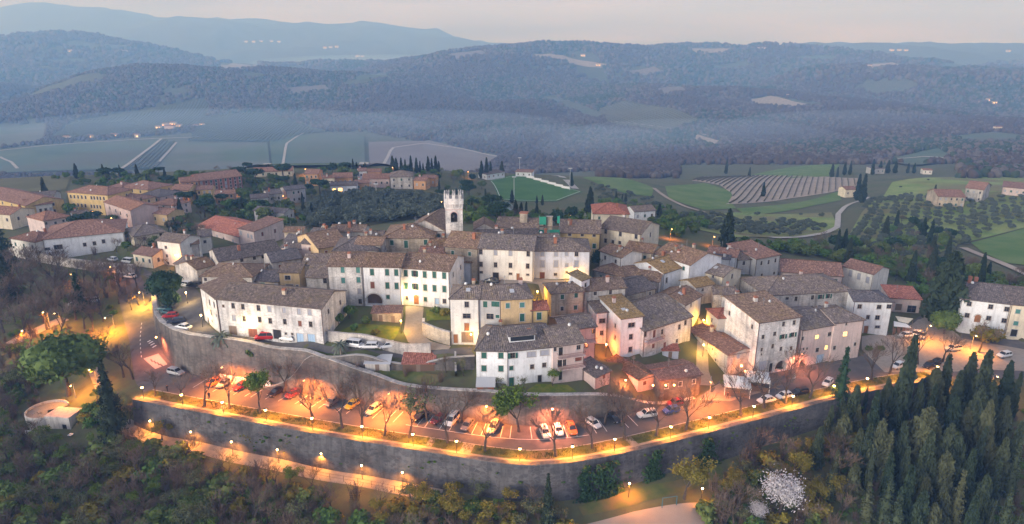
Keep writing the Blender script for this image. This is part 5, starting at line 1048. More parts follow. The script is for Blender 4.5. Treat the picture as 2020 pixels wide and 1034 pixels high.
def awning(label, V_, q, z, mat_, drop=.5):
    w4 = [P(*V_(*p), z+dz) for p, dz in zip(q, (0,0,drop,drop))]; c = w4[0]; g = Hz(c[0], c[1]); root = empty('awning', (c[0], c[1], g)); tag(root, label, 'awning')
    mb = MB(); slab(mb, [(p[0]-c[0],p[1]-c[1],p[2]-g) for p in w4], .06); mb.build('canopy', M[mat_], root)
    for p in w4: mb = MB(); x, y = p[0]-c[0], p[1]-c[1]; mb.box(x-.05,x+.05,y-.05,y+.05,Hz(p[0],p[1])-g-.2,p[2]-g-.08); mb.build('post', M['frame_wood'], root)
    mb = MB(); (x0,y0),(x1,y1) = [(p[0]-c[0],p[1]-c[1]) for p in w4[:2]]
    n = max(2, int(math.hypot(x1-x0,y1-y0)/.9))
    for i in range(n): mb = MB(); x, y = x0+(x1-x0)*(i+.5)/n, y0+(y1-y0)*(i+.5)/n+.4; mb.box(x-.35,x+.35,y,y+.05,-.2,1.9); mb.build('screen_panel', M['plank'], root)
awning('white cafe awning with dark screens beside the white house', S5, [(888,412),(1028,424),(985,392),(888,372)], 4.6, 'canvas')
awning('cream sunshade awning behind the white cafe awning', S5, [(925,372),(1000,390),(1040,352),(900,332)], 5.0, 'cream')
def shed(label, px, py, w_, d_, h_, roofm, wallm, rz=0.0, pitch=.2):
    g = G(px, py); root = empty('garden_shed', (g[0],g[1],g[2]-.3), rz); tag(root, label, 'shed'); h_ += .3; mb = MB()
    mb.box(-w_/2,w_/2,0,d_,0,h_); mb.face([(-w_/2,d_,h_),(-w_/2,0,h_),(-w_/2,d_,h_+pitch*d_)]); mb.face([(w_/2,0,h_),(w_/2,d_,h_),(w_/2,d_,h_+pitch*d_)]); mb.build('wall', M[wallm], root)
    rb = MB(); slab(rb, [(-w_/2-.3,-.4,h_-.4*pitch+.12),(w_/2+.3,-.4,h_-.4*pitch+.12),(w_/2+.3,d_+.3,h_+(d_+.3)*pitch+.12),(-w_/2-.3,d_+.3,h_+(d_+.3)*pitch+.12)], .1); rb.build('roof', M[roofm], root)
    mb = MB(); mb.box(-.5,.4,-.05,-.003,.3,2.0 if h_ > 2.2 else h_-.1); mb.build('door', M['frame_wood'], root)
shed('garden shed with terracotta roof on the rampart terrace', 826,733,7.2,4,2.0,'tile_red','plank'); shed('pale patched shed on the rampart terrace', 745,732,5.5,3,1.9,'tin','dirty')
shed('rose tiled lean-to left in the sloping garden', 752,634,4.4,3,2.2,'tile_rose','stone_warm'); shed('rose tiled lean-to right in the sloping garden', 776,636,4.0,3,2.6,'tile_rose','stone_warm')
shed('small brick and tin shed at the foot of white house', 958,776,3.6,2.6,1.7,'tin','terracotta'); shed('tiny lean-to with red canopy under stone house', 1322,706,4,2.5,2,'tile_red','bluish')
# round terrace house at the lower left
def terrace():
    g = G(104,846); root = empty('terrace_house', (g[0],g[1],g[2]-.5), R(-8)); root.scale = (.72,.72,.72); tag(root, 'white terrace house with rounded parapet below the left park', 'house')
    mb = MB(); cutwall(mb, (-2,0), (1,0), (0,-1), 8.5, 0, 5.0, [(5.6,7.2,.6,2.6,.2)])
    cutwall(mb, (6.5,0), (0,1), (1,0), 6, 0, 5.0, []); cutwall(mb, (-2,6), (0,-1), (-1,0), 6, 0, 5.0, []); cutwall(mb, (6.5,6), (-1,0), (0,1), 8.5, 0, 5.0, []); mb.build('wall', M['dirty'], root)
    mb = MB(); mb.box(-2.1,6.6,-.1,6.1,5.002,5.2); mb.build('roof_terrace', M['rose'], root)
    mb = MB(); mb.face([(3.6,.18,.6),(5.2,.18,.6),(5.2,.18,2.6),(3.6,.18,2.6)]); mb.build('door', M['dark'], root)
    n = 16
    for nm, r0, r1, z0, z1, mt in (('drum_wall', 0, 6.2, 0, 3.9, 'dirty'), ('parapet', 5.9, 6.2, 3.9, 4.7, 'dirty'), ('terrace_floor', 0, 5.9, 3.9, 3.95, 'gravel')):
        mb = MB()
        for i in range(n):
            a0, a1 = math.pi*(.25+1.5*i/n), math.pi*(.25+1.5*(i+1)/n); c = lambda a, r: (-5.5+r*math.cos(a), 5+r*math.sin(a))
            mb.face([(*c(a0,r1),z0),(*c(a1,r1),z0),(*c(a1,r1),z1),(*c(a0,r1),z1)])
            if nm != 'drum_wall': mb.face([(*c(a0,r0),z1),(*c(a0,r1),z1),(*c(a1,r1),z1),(*c(a1,r0),z1)])
            if nm == 'parapet': mb.face([(*c(a1,r0),z0),(*c(a0,r0),z0),(*c(a0,r0),z1),(*c(a1,r0),z1)])
        mb.build(nm, M[mt], root)
    mb = MB(); mb.box(-7,-2.5,-3.2,-3,0,1.5); mb.build('front_wall', M['white'], root)
    for x in (7.2,7.9): mb = MB(); mb.box(x,x+.5,-2.5,1.5,.3,.5); mb.build('loose_board', M['white'], root)
terrace()
print('details', time.time()-T0)

random.seed(11)
_d = MB(); _d.lathe([(.02,-.02),(.22,.04),(.38,.16),(.40,.20)], 10); DISH = _d.mesh('satellite_dish', M['white_paint'], True)
_a = MB(); _a.box(-.03,.03,-.03,.03,0,2.4)
for k in range(5): _a.box(-.5+.05*k,.5-.05*k,-.015+.0,.015,1.5+.18*k,1.53+.18*k)
AER = _a.mesh('aerial', M['steel'])
for h in HS:
    if h['A'].y > 330 or h['W'] < 4: continue
    for k in range(2):
        if random.random() < .25:
            x, y = h['W']*random.uniform(.15,.85), h['D']*random.uniform(.15,.6); o_ = mobj('satellite_dish', DISH, h['roofobj'], (x, y, h['roofz'](x, y)+.55)); o_.rotation_euler = (R(random.uniform(50,75)), 0, R(random.uniform(-60,30)))
    if random.random() < .5: x, y = h['W']*random.uniform(.2,.8), h['D']*.5; mobj('aerial', AER, h['roofobj'], (x, y, h['roofz'](x, y)), random.uniform(0,3))
# ---------------------------------------------------------------- plants
def quads(c, sx, sy, rg, up=0.0):
    """random leaf quads round centres c; sx, sy half sizes; up > 0 keeps the long side upright"""
    n = len(c); a = rg.normal(size=(n,3)); a /= np.linalg.norm(a, axis=1)[:,None]
    if up: a = a*(1-up) + np.array([0,0,1.0])*up; a /= np.linalg.norm(a, axis=1)[:,None]
    r = rg.normal(size=(n,3)); b_ = np.cross(a, r); b_ /= np.linalg.norm(b_, axis=1)[:,None]+1e-9
    sx = np.broadcast_to(np.asarray(sx, float), (n,))[:,None]; sy = np.broadcast_to(np.asarray(sy, float), (n,))[:,None]
    v = np.stack([c-b_*sx-a*sy, c+b_*sx-a*sy*.8, c+b_*sx*.5+a*sy, c-b_*sx*.6+a*sy*.9], 1).reshape(-1,3)
    return v, np.arange(4*n).reshape(n,4)
def joinq(parts):
    vs, fs, k = [], [], 0
    for v, f in parts: vs.append(v); fs.append(f+k); k += len(v)
    return np.concatenate(vs), np.concatenate(fs)
def lathe_q(prof, n=8, jit=0, rg=None):
    v = []; 
    for r, z in prof:
        for j in range(n):
            k = 1+(rg.random()-.5)*jit if rg is not None else 1
            v.append((r*k*math.cos(2*math.pi*j/n), r*k*math.sin(2*math.pi*j/n), z))
    f = [(i*n+j, i*n+(j+1)%n, (i+1)*n+(j+1)%n, (i+1)*n+j) for i in range(len(prof)-1) for j in range(n)]
    return np.array(v), np.array(f)
def cypress_mesh(seed, h=12.0, rm=1.15, n=1500, mat_='cypress_leaf'):
    rg = np.random.default_rng(seed); t = rg.random(n)**.9; prof = lambda t: rm*np.minimum(1, (t/.12)**.5)*np.clip(1-t, 0, 1)**.62*1.15
    a = rg.random(n)*2*np.pi; lump = 1+.26*np.sin(3*a+9*t+seed)+.2*np.sin(5*a-17*t+seed*2)
    r = prof(t)*lump*(.62+.56*rg.random(n)); c = np.stack([r*np.cos(a), r*np.sin(a), .25+t*(h-.3)], 1)
    q = quads(c, .15+.12*rg.random(n), .34+.36*rg.random(n), rg, .66)
    ts = np.linspace(0, .97, 9); core = lathe_q([(float(prof(x))*.62+.03, .2+x*(h-.4)) for x in ts], 8, .3, rg)
    v, f = joinq([q, core]); return npmesh('crown', v, f, M[mat_])
def conifer_mesh(seed, h=14.0, rm=3.0, mat_='conifer_leaf', dens=1.0):
    rg = np.random.default_rng(seed); C_ = []; S_ = []
    for lv in range(26):
        t = .06+.93*lv/25; R_ = rm*(1-t)**.85*(.85+.3*rg.random())+.12; nb = int(5+7*(1-t))
        for b_ in range(nb):
            a = rg.random()*2*np.pi; L_ = R_*(.75+.4*rg.random()); m = int((3+L_*3.2)*dens)
            s = (np.arange(m)+rg.random(m))/m; x = L_*s
            C_.append(np.stack([x*np.cos(a)+rg.normal(size=m)*.13, x*np.sin(a)+rg.normal(size=m)*.13, t*h-.30*x+.10*x*x/max(L_,.3)+rg.normal(size=m)*.1], 1)); S_.append(.16+.14*(1-s))
    c = np.concatenate(C_); s = np.concatenate(S_); q = quads(c, s*.75, s*1.5, rg, .25)
    core = lathe_q([(rm*.5*(1-x)**.9+.05, .5+x*(h-1)) for x in np.linspace(0,.96,8)], 8, .5, rg)
    v, f = joinq([q, core]); return npmesh('crown', v, f, M[mat_])
def blob_mesh(seed, rx, rz, z0, n, size, mat_, k=9, flat_=0.0, core=True, name='crown'):
    """clumped leaf crown: k lumps in an ellipsoid"""
    rg = np.random.default_rng(seed); parts = []
    for i in range(k):
        d = rg.normal(size=3); d /= np.linalg.norm(d); d[2] = abs(d[2])*.9-.25 if flat_ == 0 else d[2]*.4
        o_ = d*np.array([rx,rx,rz])*(.55+.2*rg.random()); R_ = (.36+.24*rg.random())
        m = n//k; p = rg.normal(size=(m,3)); p /= np.linalg.norm(p, axis=1)[:,None]; p *= (.62+.45*rg.random((m,1)))
        c = o_ + p*np.array([rx,rx,rz])*R_*1.15 + np.array([0,0,z0]); sz = size*(.6+.8*rg.random(m)); parts.append(quads(c, sz*.7, sz, rg))
        if core:
            pr = [(math.sin(x)*.82, -math.cos(x)*.82) for x in np.linspace(.15, 3.0, 5)]; v, f = lathe_q(pr, 6, .4, rg); parts.append((v*np.array([rx,rx,rz])*R_+o_+np.array([0,0,z0]), f))
    v, f = joinq(parts); return npmesh(name, v, f, M[mat_])
def skeleton(seed, h=8.0, kind='plane'):
    """bare tree: trunk mesh and twig mesh, plus the twig tips"""
    rg = random.Random(seed); tb = MB(); wb_ = MB(); tips = []
    def grow(p, d, L_, r, depth):
        n = 3; pts = [Vector(p)]; dd = Vector(d)
        for i in range(n):
            dd = (dd+Vector((rg.uniform(-1,1), rg.uniform(-1,1), rg.uniform(-.2,.7)))*(.16 if depth < 2 else .22)).normalized(); pts.append(pts[-1]+dd*(L_/n))
        rad = [r*(1-.5*i/n) for i in range(n+1)]
        (tb if depth < 3 else wb_).tube([tuple(q) for q in pts], rad, 5 if depth < 2 else 3, cap=False)
        if depth >= 4: tips.append(pts[-1]); tips.append(pts[-2]); return
        nb = {0: rg.randint(3,5), 1: rg.randint(3,4), 2: rg.randint(3,5), 3: rg.randint(3,4)}[depth]
        for b_ in range(nb):
            a = rg.uniform(0, 2*math.pi); sp = {0:.75,1:.7,2:.75,3:.8}[depth]; q = pts[-1] if b_ < 2 or depth == 0 else pts[-2]
            u = dd.orthogonal().normalized(); v = dd.cross(u); nd = (dd+(u*math.cos(a)+v*math.sin(a))*sp*rg.uniform(.6,1.2)+Vector((0,0,.22))).normalized()
            grow(q, nd, L_*rg.uniform(.55,.8) if depth else L_*rg.uniform(.7,1.0), max(rad[-1]*rg.uniform(.55,.75), .03), depth+1)
    grow((0,0,-.2), (rg.uniform(-.08,.08), rg.uniform(-.08,.08), 1), h*(.33 if kind == 'plane' else .2), h*.034, 0)
    return tb, wb_, tips
TREE = {}
def mk():
    for i in range(3): TREE['cypress',i] = (None, cypress_mesh(10+i, 12, (.9,1.15,1.4)[i]))
    for i in range(3): TREE['wide_cypress',i] = (None, cypress_mesh(30+i, 12, 1.5+.35*i, 2000, 'conifer_leaf'))
    for i in range(3): TREE['conifer',i] = (None, conifer_mesh(20+i, 14, 2.6+.35*i))
    TREE['dark_conifer',0] = (None, conifer_mesh(26, 14, 3.1, 'cypress_leaf', 1.5)); TREE['dark_conifer',1] = (None, conifer_mesh(27, 14, 2.8, 'pine_leaf', 1.4))
    for i in range(4):
        tb, wb_, tips = skeleton(40+i); TREE['bare',i] = (tb.mesh('trunk', M['bark']), wb_.mesh('crown', M['twig']))
    for i in range(3):
        tb, wb_, tips = skeleton(60+i, 8); rg = np.random.default_rng(i); c = np.array([tuple(t_) for t_ in tips]); c = np.repeat(c, 5, 0)+rg.normal(size=(len(c)*5,3))*.32
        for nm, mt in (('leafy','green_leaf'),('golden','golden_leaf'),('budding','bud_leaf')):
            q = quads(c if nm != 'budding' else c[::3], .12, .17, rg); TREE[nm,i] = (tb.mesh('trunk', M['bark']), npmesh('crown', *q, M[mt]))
    for i in range(2):
        tb, wb_, tips = skeleton(70+i, 8, 'low'); rg = np.random.default_rng(i+5); c = np.array([tuple(t_) for t_ in tips]); c = np.repeat(c, 6, 0)+rg.normal(size=(len(c)*6,3))*.42
        TREE['blossom',i] = (tb.mesh('trunk', M['bark']), npmesh('crown', *quads(c, .05, .075, rg), M['blossom']))
    trunk = MB(); trunk.tube([(0,0,-.3),(.05,0,.8),(0,.08,1.6)], [.22,.16,.1], 6)
    for i in range(4): TREE['olive',i] = (None, blob_mesh(80+i, 1.6, 1.15, 1.7, 520, .22, 'olive_leaf', 6))
    for i in range(3): TREE['round',i] = (trunk.mesh('trunk', M['bark']), blob_mesh(90+i, 2.6, 2.3, 3.1, 1100, .3, ('bush_leaf','pine_leaf','bush_leaf')[i], 10))
    for i in range(3): TREE['oak',i] = (trunk.mesh('trunk', M['bark']), blob_mesh(95+i, 2.6, 2.3, 3.1, 4200, .15, ('bush_leaf','pine_leaf','cypress_leaf')[i], 18))
    tp_ = MB(); tp_.tube([(0,0,-.3),(.15,.1,3),(.1,0,6)], [.3,.24,.16], 6)
    for i in range(2): TREE['pine',i] = (tp_.mesh('trunk', M['bark']), blob_mesh(100+i, 3.6, 1.7, 6.4, 1300, .3, 'pine_leaf', 9, 1))
    for i in range(3): TREE['bush',i] = (None, blob_mesh(110+i, 1.3, 1.1, .8, 420, .2, 'bush_leaf', 6))
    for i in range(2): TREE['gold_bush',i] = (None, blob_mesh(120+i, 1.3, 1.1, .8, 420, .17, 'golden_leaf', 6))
    for i in range(3):                                # thicket of leafless stems
        rg = random.Random(130+i); wb_ = MB()
        for s in range(26):
            a = rg.uniform(0,6.28); l = rg.uniform(1.6,3.6); d = rg.uniform(.2,1.0); b0 = Vector((rg.uniform(-.5,.5),rg.uniform(-.5,.5),-.2)); tip = b0+Vector((math.cos(a)*d, math.sin(a)*d, l)); m_ = b0.lerp(tip,.5)+Vector((0,0,.15))
            wb_.tube([tuple(b0),tuple(m_),tuple(tip)], [.05,.035,.02], 3, cap=False)
            for k in range(4):
                q = b0.lerp(tip, rg.uniform(.35,.95)); e = q+Vector((rg.uniform(-.6,.6),rg.uniform(-.6,.6),rg.uniform(.2,.7))); wb_.tube([tuple(q),tuple(e)], [.028,.015], 3, cap=False)
        TREE['scrub',i] = (None, wb_.mesh('crown', M['twig']))
    pb = MB(); pb.tube([(0,0,-.3),(.05,0,1.5),(0,0,3.2)], [.28,.24,.22], 7); fb = MB()
    for k in range(26):
        a = k*2.4; el = 1.1-1.5*(k/26); pts = [(0,0,3.1)]
        for s in range(1,6): x = s*.42; pts.append((x*math.cos(a), x*math.sin(a), 3.2+math.sin(el)*x-.09*s*s*.42*1.6))
        for p, q in zip(pts, pts[1:]):
            n_ = (-math.sin(a)*.22, math.cos(a)*.22); fb.face([(p[0]-n_[0],p[1]-n_[1],p[2]-.1),(q[0]-n_[0],q[1]-n_[1],q[2]-.1),q,p]); fb.face([p,q,(q[0]+n_[0],q[1]+n_[1],q[2]-.1),(p[0]+n_[0],p[1]+n_[1],p[2]-.1)])
    TREE['palm',0] = (pb.mesh('trunk', M['palebark']), fb.mesh('crown', M['olive_leaf']))
    hd = MB(); hd.tube([(0,0,-.3),(0,0,1.2)], [.2,.12], 6); TREE['stem'] = hd.mesh('trunk', M['bark'])
mk()
HT = {'cypress':12,'wide_cypress':12,'conifer':14,'dark_conifer':14,'bare':8,'leafy':8,'golden':8,'budding':8,'blossom':8,'olive':2.9,'round':5.6,'oak':5.6,'pine':8,'bush':2.0,'gold_bush':2.0,'scrub':3.4,'palm':3.9}
NV = {}
for k in TREE:
    if isinstance(k, tuple): NV[k[0]] = NV.get(k[0], 0)+1
for k, v in list(TREE.items()):                      # true height of each bare or leafy skeleton
    if isinstance(k, tuple) and k[0] in ('bare','leafy','golden','budding','blossom'):
        HT[k] = max(p.co.z for p in v[1].vertices)
NAMES = {'cypress':'cypress_tree','wide_cypress':'cypress_tree','conifer':'conifer_tree','dark_conifer':'conifer_tree','bare':'bare_tree','leafy':'leafy_tree','golden':'leafy_tree','budding':'budding_tree','blossom':'blossom_tree','olive':'olive_tree','round':'round_tree','oak':'oak_tree','pine':'umbrella_pine','bush':'bush','gold_bush':'bush','scrub':'leafless_shrub','palm':'palm_tree'}
CATS = {'cypress':'cypress','wide_cypress':'cypress','conifer':'conifer','dark_conifer':'conifer','olive':'olive tree','pine':'pine tree','bush':'bush','gold_bush':'bush','scrub':'shrub','palm':'palm tree'}
NT = 0
def tree(kind, g, h, label, group=None, sx=1.0, var=None, simple=False):
    global NT; NT += 1
    i = random.randrange(NV[kind]) if var is None else var; tr, cr = TREE[kind,i]; s = h/HT.get((kind,i), HT[kind]); rz = random.uniform(0, 6.28)
    if simple or (tr is None and kind in ('olive','bush','gold_bush','scrub')):
        root = mobj(NAMES[kind], cr, None, g, rz); root.scale = (s*sx, s*sx, s)
    else:
        root = empty(NAMES[kind], g, rz); root.scale = (s*sx, s*sx, s); mobj('crown', cr, root); mobj('trunk', tr or TREE['stem'], root)
    tag(root, label, CATS.get(kind, 'tree'), group); return root
def tp(base, top):
    """ground point and height of a plant from the pixels of its foot and its top"""
    g = G(*base); lo, hi = .5, 40
    for _ in range(30):
        m = (lo+hi)/2
        if proj(g[0], g[1], g[2]+m)[1] > top: lo = m
        else: hi = m
    return g, lo
FOOT = [(h['A'], h['ex'], h['ey'], h['W'], h['D']) for h in HS]
def free(x, y, m=1.5):
    for A, ex, ey, W, D in FOOT:
        dx, dy = x-A.x, y-A.y; u = dx*ex.x+dy*ex.y
        if -m < u < W+m:
            v = dx*ey.x+dy*ey.y
            if -m < v < D+m: return False
    return True
ORD = ['first','second','third','fourth','fifth','sixth','seventh','eighth','ninth','tenth','eleventh','twelfth','thirteenth','fourteenth','fifteenth','sixteenth','seventeenth','eighteenth','nineteenth','twentieth','twenty-first','twenty-second','twenty-third','twenty-fourth','twenty-fifth','twenty-sixth','twenty-seventh','twenty-eighth','twenty-ninth','thirtieth']
def scatter(polypx, n, fn, mind, mfree=2.0, tries=40, seed=1):
    rg = random.Random(seed); xs = [p[0] for p in polypx]; ys = [p[1] for p in polypx]; got = []; k = 0
    while len(got) < n and k < n*tries:
        k += 1; px, py = rg.uniform(min(xs),max(xs)), rg.uniform(min(ys),max(ys))
        if not inpoly(np.array(px), np.array(py), polypx): continue
        g = G(px, py)
        if not free(g[0], g[1], mfree): continue
        if any((g[0]-q[0])**2+(g[1]-q[1])**2 < mind*mind for q in got): continue
        got.append(g); fn(g, rg)
    return got
# --- avenue trees on the verge, left to right
AV = [((306,783),742,'bare'),((357,791),742,'bare'),((403,803),738,'bare'),((452,810),748,'bare'),((515,820),748,'leafy'),((617,836),748,'bare'),((677,847),752,'bare'),((716.5,852),735,'bare'),((758,862),800,'bare'),((807,866),778,'budding'),((884,876),800,'bare'),((957,893),822,'bare'),
  ((1097,902),812,'bare'),((1169,887),820,'bare'),((1233,868),775,'bare'),((1293,861),752,'bare'),((1351,852),735,'bare'),((1460,824),738,'bare'),((1507.5,808),720,'bare'),((1551,800),730,'bare'),((1596,789),706,'bare'),((1720,752),690,'bare'),((1754,738),675,'bare'),((1810,719),658,'bare'),((1859,714),660,'bare'),((1930,696),640,'bare')]
kk = 0
for base, top, kind in AV:
    g, h_ = tp(base, top); h_ = min(max(h_*1.25, 5), 12)
    if kind == 'bare': tree(kind, g, h_, 'pruned bare tree on the avenue verge, %s of its row from the left' % ORD[kk], 'bare trees of the avenue'); kk += 1
    else: tree(kind, g, h_, 'lone yellow-green leafy tree on the left avenue verge' if kind == 'leafy' else 'budding olive-green tree on the avenue verge', None, .85)
for base, top, lab, kind in [((843.5,830),742,'slim bare tree against the rampart beside black car','bare'),((909,834),768,'pollarded bare tree against the rampart beside white van','bare'),((1024,852),768,'bright green leafy tree against the inner rampart','leafy'),((1191,839),770,'bare tree between parked cars at the right bays','bare'),((1227,842),752,'slim bare trees in front of the glowing low house','bare'),
   ((560,775),712,'russet bare tree behind the parked cars at left','bare'),((705,797),738,'reddish bare tree behind the yellow car','bare'),((244,745),690,'spreading bare tree at the road fork, left one','bare'),((263,748),692,'spreading bare tree at the road fork, right one','bare'),((204,704),650,'pollarded trunk on the left pavement','bare'),
   ((260,612),575,'small bare tree on the left road edge, nearer one','bare'),((275.5,603),568,'small bare tree on the left road edge, farther one','bare'),((56,670),592,'bare park tree nearest the left edge','bare'),((93,650),575,'bare park tree beside the dark conifer','bare'),((188,562),528,'bare park tree below the lit wall, left one','bare'),((209,566),530,'bare park tree below the lit wall, middle one','bare'),((230,560),524,'bare park tree below the lit wall, right one','bare'),((167,545),516,'bare tree close under the lit wall','bare'),((120,590),540,'bare park tree in the middle of park','bare'),((150,610),552,'bare park tree by parked white cars','bare'),((36,600),540,'tall bare park tree behind the orange lamps','bare'),((1560,742),690,'bare tree before the tall stone house','bare')]:
    g, h_ = tp(base, top); tree(kind, g, min(max(h_*1.15,4),11), lab, None, 1.1)
PARK = [(20,520),(90,530),(180,545),(270,548),(280,575),(240,610),(200,650),(160,690),(100,660),(60,690),(0,700),(0,540)]
def prk(g, rg):
    k = rg.choices(['bare','scrub','bush'], [7,3,1])[0]; h_ = {'bare':rg.uniform(6.5,11),'scrub':rg.uniform(2,3.6),'bush':rg.uniform(1.2,2.2)}[k]
    tree(k, g, h_, {'bare':'leafless tree of the brown grove in the left park','scrub':'leafless shrub of the brown grove in left park','bush':'low evergreen bush in the left park grove'}[k], 'grove of the left park', 1.15)
scatter(PARK, 100, prk, 3.0, 2, seed=41)
def slp(g, rg):
    k = rg.choices(['bare','scrub','bush','budding'], [5,5,3,2])[0]; h_ = {'bare':rg.uniform(4,7),'scrub':rg.uniform(2.5,4),'bush':rg.uniform(1.5,3),'budding':rg.uniform(3,5)}[k]
    tree(k, g, h_, {'bare':'leafless tree on the dark slope left of terrace house','scrub':'leafless shrub on the dark slope left of terrace house','bush':'bush on the dark slope near the terrace house','budding':'grey-green tree on the dark slope near terrace house'}[k], 'plants round the terrace house', 1.15)
scatter([(0,690),(70,690),(120,730),(40,770),(20,840),(0,860)], 26, slp, 2.6, 2, seed=42)
# --- notable single trees
for base, top, kind, lab, sx, var in [((136,780),652,'oak','big tangled dark tree over the left park path',1.0,0),((228,866),712,'dark_conifer','tall dark conifer standing at the left end of rampart',.85,0),((160,612),538,'dark_conifer','cedar among the bare trees of the left park',1.2,1),((332,603),530,'oak','dense round holm oak beside the left car park',.85,1),((335,612),572,'oak','low dark shrub tree under the holm oak',1.0,1),
   ((440,692),656,'palm','shaggy palm on the left rampart edge',1.0,0),((673,703),673,'palm','shaggy palm beside the three white cars',1.0,0),((1652,815),686,'dark_conifer','big dark conifer overlapping the promenade at right',.8,1),((1433,492),414,'cypress','lone tall cypress behind the right rooftops',1.25,2),((1163,428),370,'cypress','dark cypress beside the red hipped roof',1.1,2),
   ((0,530),395,'dark_conifer','dark conifer cut by the left edge',1.3,1),((20,590),500,'dark_conifer','lower dark conifer near the left edge',1.2,0),((1858,640),500,'cypress','broad dark cypress beside the big white house',1.7,2),((1185,530),490,'oak','dark glossy round tree beside pale blue palazzo',1.0,1),((1862,660),610,'oak','clipped green round tree by the white scooter',1.0,0),((1942,675),640,'gold_bush','round clipped golden shrub before the big white house',1.1,0),
   ((1080,1040),935,'dark_conifer','dark tree standing against the foot of rampart',.7,0),((1350,985),912,'golden','golden-lit tree under the right rampart',1.3,0),((285,432),390,'conifer','silvery conifer beside the pink terrace house',.9,1),((490,882),850,'golden','bright yellow-green tree at the rampart foot, right one',1.15,1),((320,868),828,'golden','bright yellow-green tree at the rampart foot, left one',1.1,2)]:  # golden-lit tree: its lamplight is put into the leaf colour
    g, h_ = tp(base, top); tree(kind, g, h_, lab, None, sx, var)
for px, py, h_, lab, kind in [(1548,922,11.5,'white blossoming tree at the lower right','blossom'),(1500,985,5.5,'small blossoming tree beside the larger one','blossom')]:
    tree(kind, G(px, py, lift=h_), h_, lab, None, .85)
# --- conifer wood at the lower right
CYP = [(1668,772,10,'cypress'),(1690,768,11,'wide_cypress'),(1735,762,12,'cypress'),(1762,756,12,'wide_cypress'),(1820,742,13,'cypress'),(1848,738,12,'wide_cypress'),(1640,805,9,'wide_cypress'),(1672,812,10,'cypress'),(1620,845,8,'wide_cypress'),(1780,742,14,'cypress'),(1711,760,8,'cypress'),(1796,676,19,'cypress'),(1874,711,14,'cypress'),(1921,694,16,'cypress'),(1951,680,17,'cypress'),(1996,701,16,'cypress'),(1741,832,13,'wide_cypress'),(1698,850,11,'wide_cypress'),(1760,843,12,'conifer'),(1788,832,13,'cypress'),(1826,801,14,'wide_cypress'),(1860,815,14,'wide_cypress'),(1888,791,15,'cypress'),(1840,864,12,'wide_cypress'),
  (1798,919,12,'cypress'),(1847,905,12,'cypress'),(1819,961,10,'cypress'),(1760,950,11,'conifer'),(1905,930,14,'conifer'),(1975,905,14,'conifer'),(1996,784,15,'wide_cypress'),(1961,791,14,'wide_cypress'),(1892,864,12,'wide_cypress'),(1926,756,14,'cypress'),(1746,784,10,'cypress'),(2015,880,13,'conifer'),(2000,960,13,'conifer'),(1940,850,13,'cypress'),(1700,800,9,'wide_cypress'),(1730,800,10,'wide_cypress'),
  (1775,790,11,'wide_cypress'),(1845,770,12,'cypress'),(1900,745,13,'cypress'),(1970,745,15,'cypress'),(2012,740,14,'cypress'),(1668,830,10,'wide_cypress'),(1655,880,9,'conifer'),(1720,890,11,'cypress'),(1790,870,12,'wide_cypress'),(1865,885,12,'wide_cypress'),(1925,900,13,'cypress'),(1950,930,12,'wide_cypress'),(1870,950,11,'wide_cypress'),(1720,960,9,'conifer'),(2010,830,13,'cypress'),(1985,850,13,'wide_cypress'),(1910,820,13,'wide_cypress'),(1810,830,12,'cypress'),(1640,920,8,'conifer'),(1780,985,9,'conifer'),(1850,1000,10,'wide_cypress'),(1930,985,11,'cypress'),(1960,1000,10,'conifer'),(2018,1010,10,'cypress'),(1690,915,9,'wide_cypress'),(1765,905,10,'cypress'),(1830,935,10,'wide_cypress'),(1935,790,14,'wide_cypress'),(1870,840,13,'wide_cypress'),(1715,850,10,'cypress')]
ORD += ['thirty-%s' % w_ for w_ in ORD[:9]]
GRPL = {'cypress':'slim dark cypress in the crowded wood at the lower right','wide_cypress':'broad grey-green cypress in the crowded wood at lower right','conifer':'pale feathery conifer in the crowded wood at lower right'}
for px, py, h_, kind in CYP:
    h_ *= random.uniform(.78,1.25); o_ = tree(kind, G(px, py+random.uniform(-14,14), lift=h_), h_, GRPL[kind], 'conifers of the lower right wood', random.uniform(.62,1.25)); o_.rotation_euler[0] = random.gauss(0,.035); o_.rotation_euler[1] = random.gauss(0,.035)
for px, py, h_, lab in [(1575,890,7,'golden-leaved tree left of the conifer wood'),(1685,848,6,'golden-lit tree between conifers near the rampart end'),(1725,812,6,'yellowish tree among the conifers below the rampart end'),(1815,868,7,'yellow-green tree glowing amid the conifers'),(1895,900,6,'yellow-green tree deep in the conifer wood'),(1645,940,6,'olive-green tree at the left of conifer wood')]: tree('golden', G(px, py, lift=h_), h_, lab, None, 1.2)  # the golden-lit one has lamplight painted in as leaf colour
# --- slope thickets below the ramparts
LOWW = [(0,905),(60,885),(150,890),(255,872),(330,900),(420,930),(520,945),(600,965),(650,975),(640,1034),(1000,1060),(0,1060)]
def low(g, rg):
    k = rg.choices(['bush','scrub','bare','budding','gold_bush','leafy'], [6,5,7,4,2,2])[0]; h_ = {'bush':rg.uniform(2,4),'scrub':rg.uniform(3,5),'bare':rg.uniform(4,7),'budding':rg.uniform(4,6.5),'gold_bush':rg.uniform(2,3.2),'leafy':rg.uniform(3.5,5)}[k]
    tree(k, g, h_, {'bush':'dark green bush on the wooded slope at lower left','scrub':'leafless shrub on the wooded slope at lower left','bare':'leafless tree on the wooded slope at lower left','budding':'grey-green budding tree on the wooded slope at lower left','gold_bush':'yellow-green bush on the wooded slope at lower left','leafy':'bright green young tree on the wooded slope at lower left'}[k], 'plants of the lower left slope', 1.2)
scatter(LOWW, 210, low, 2.2, seed=3)
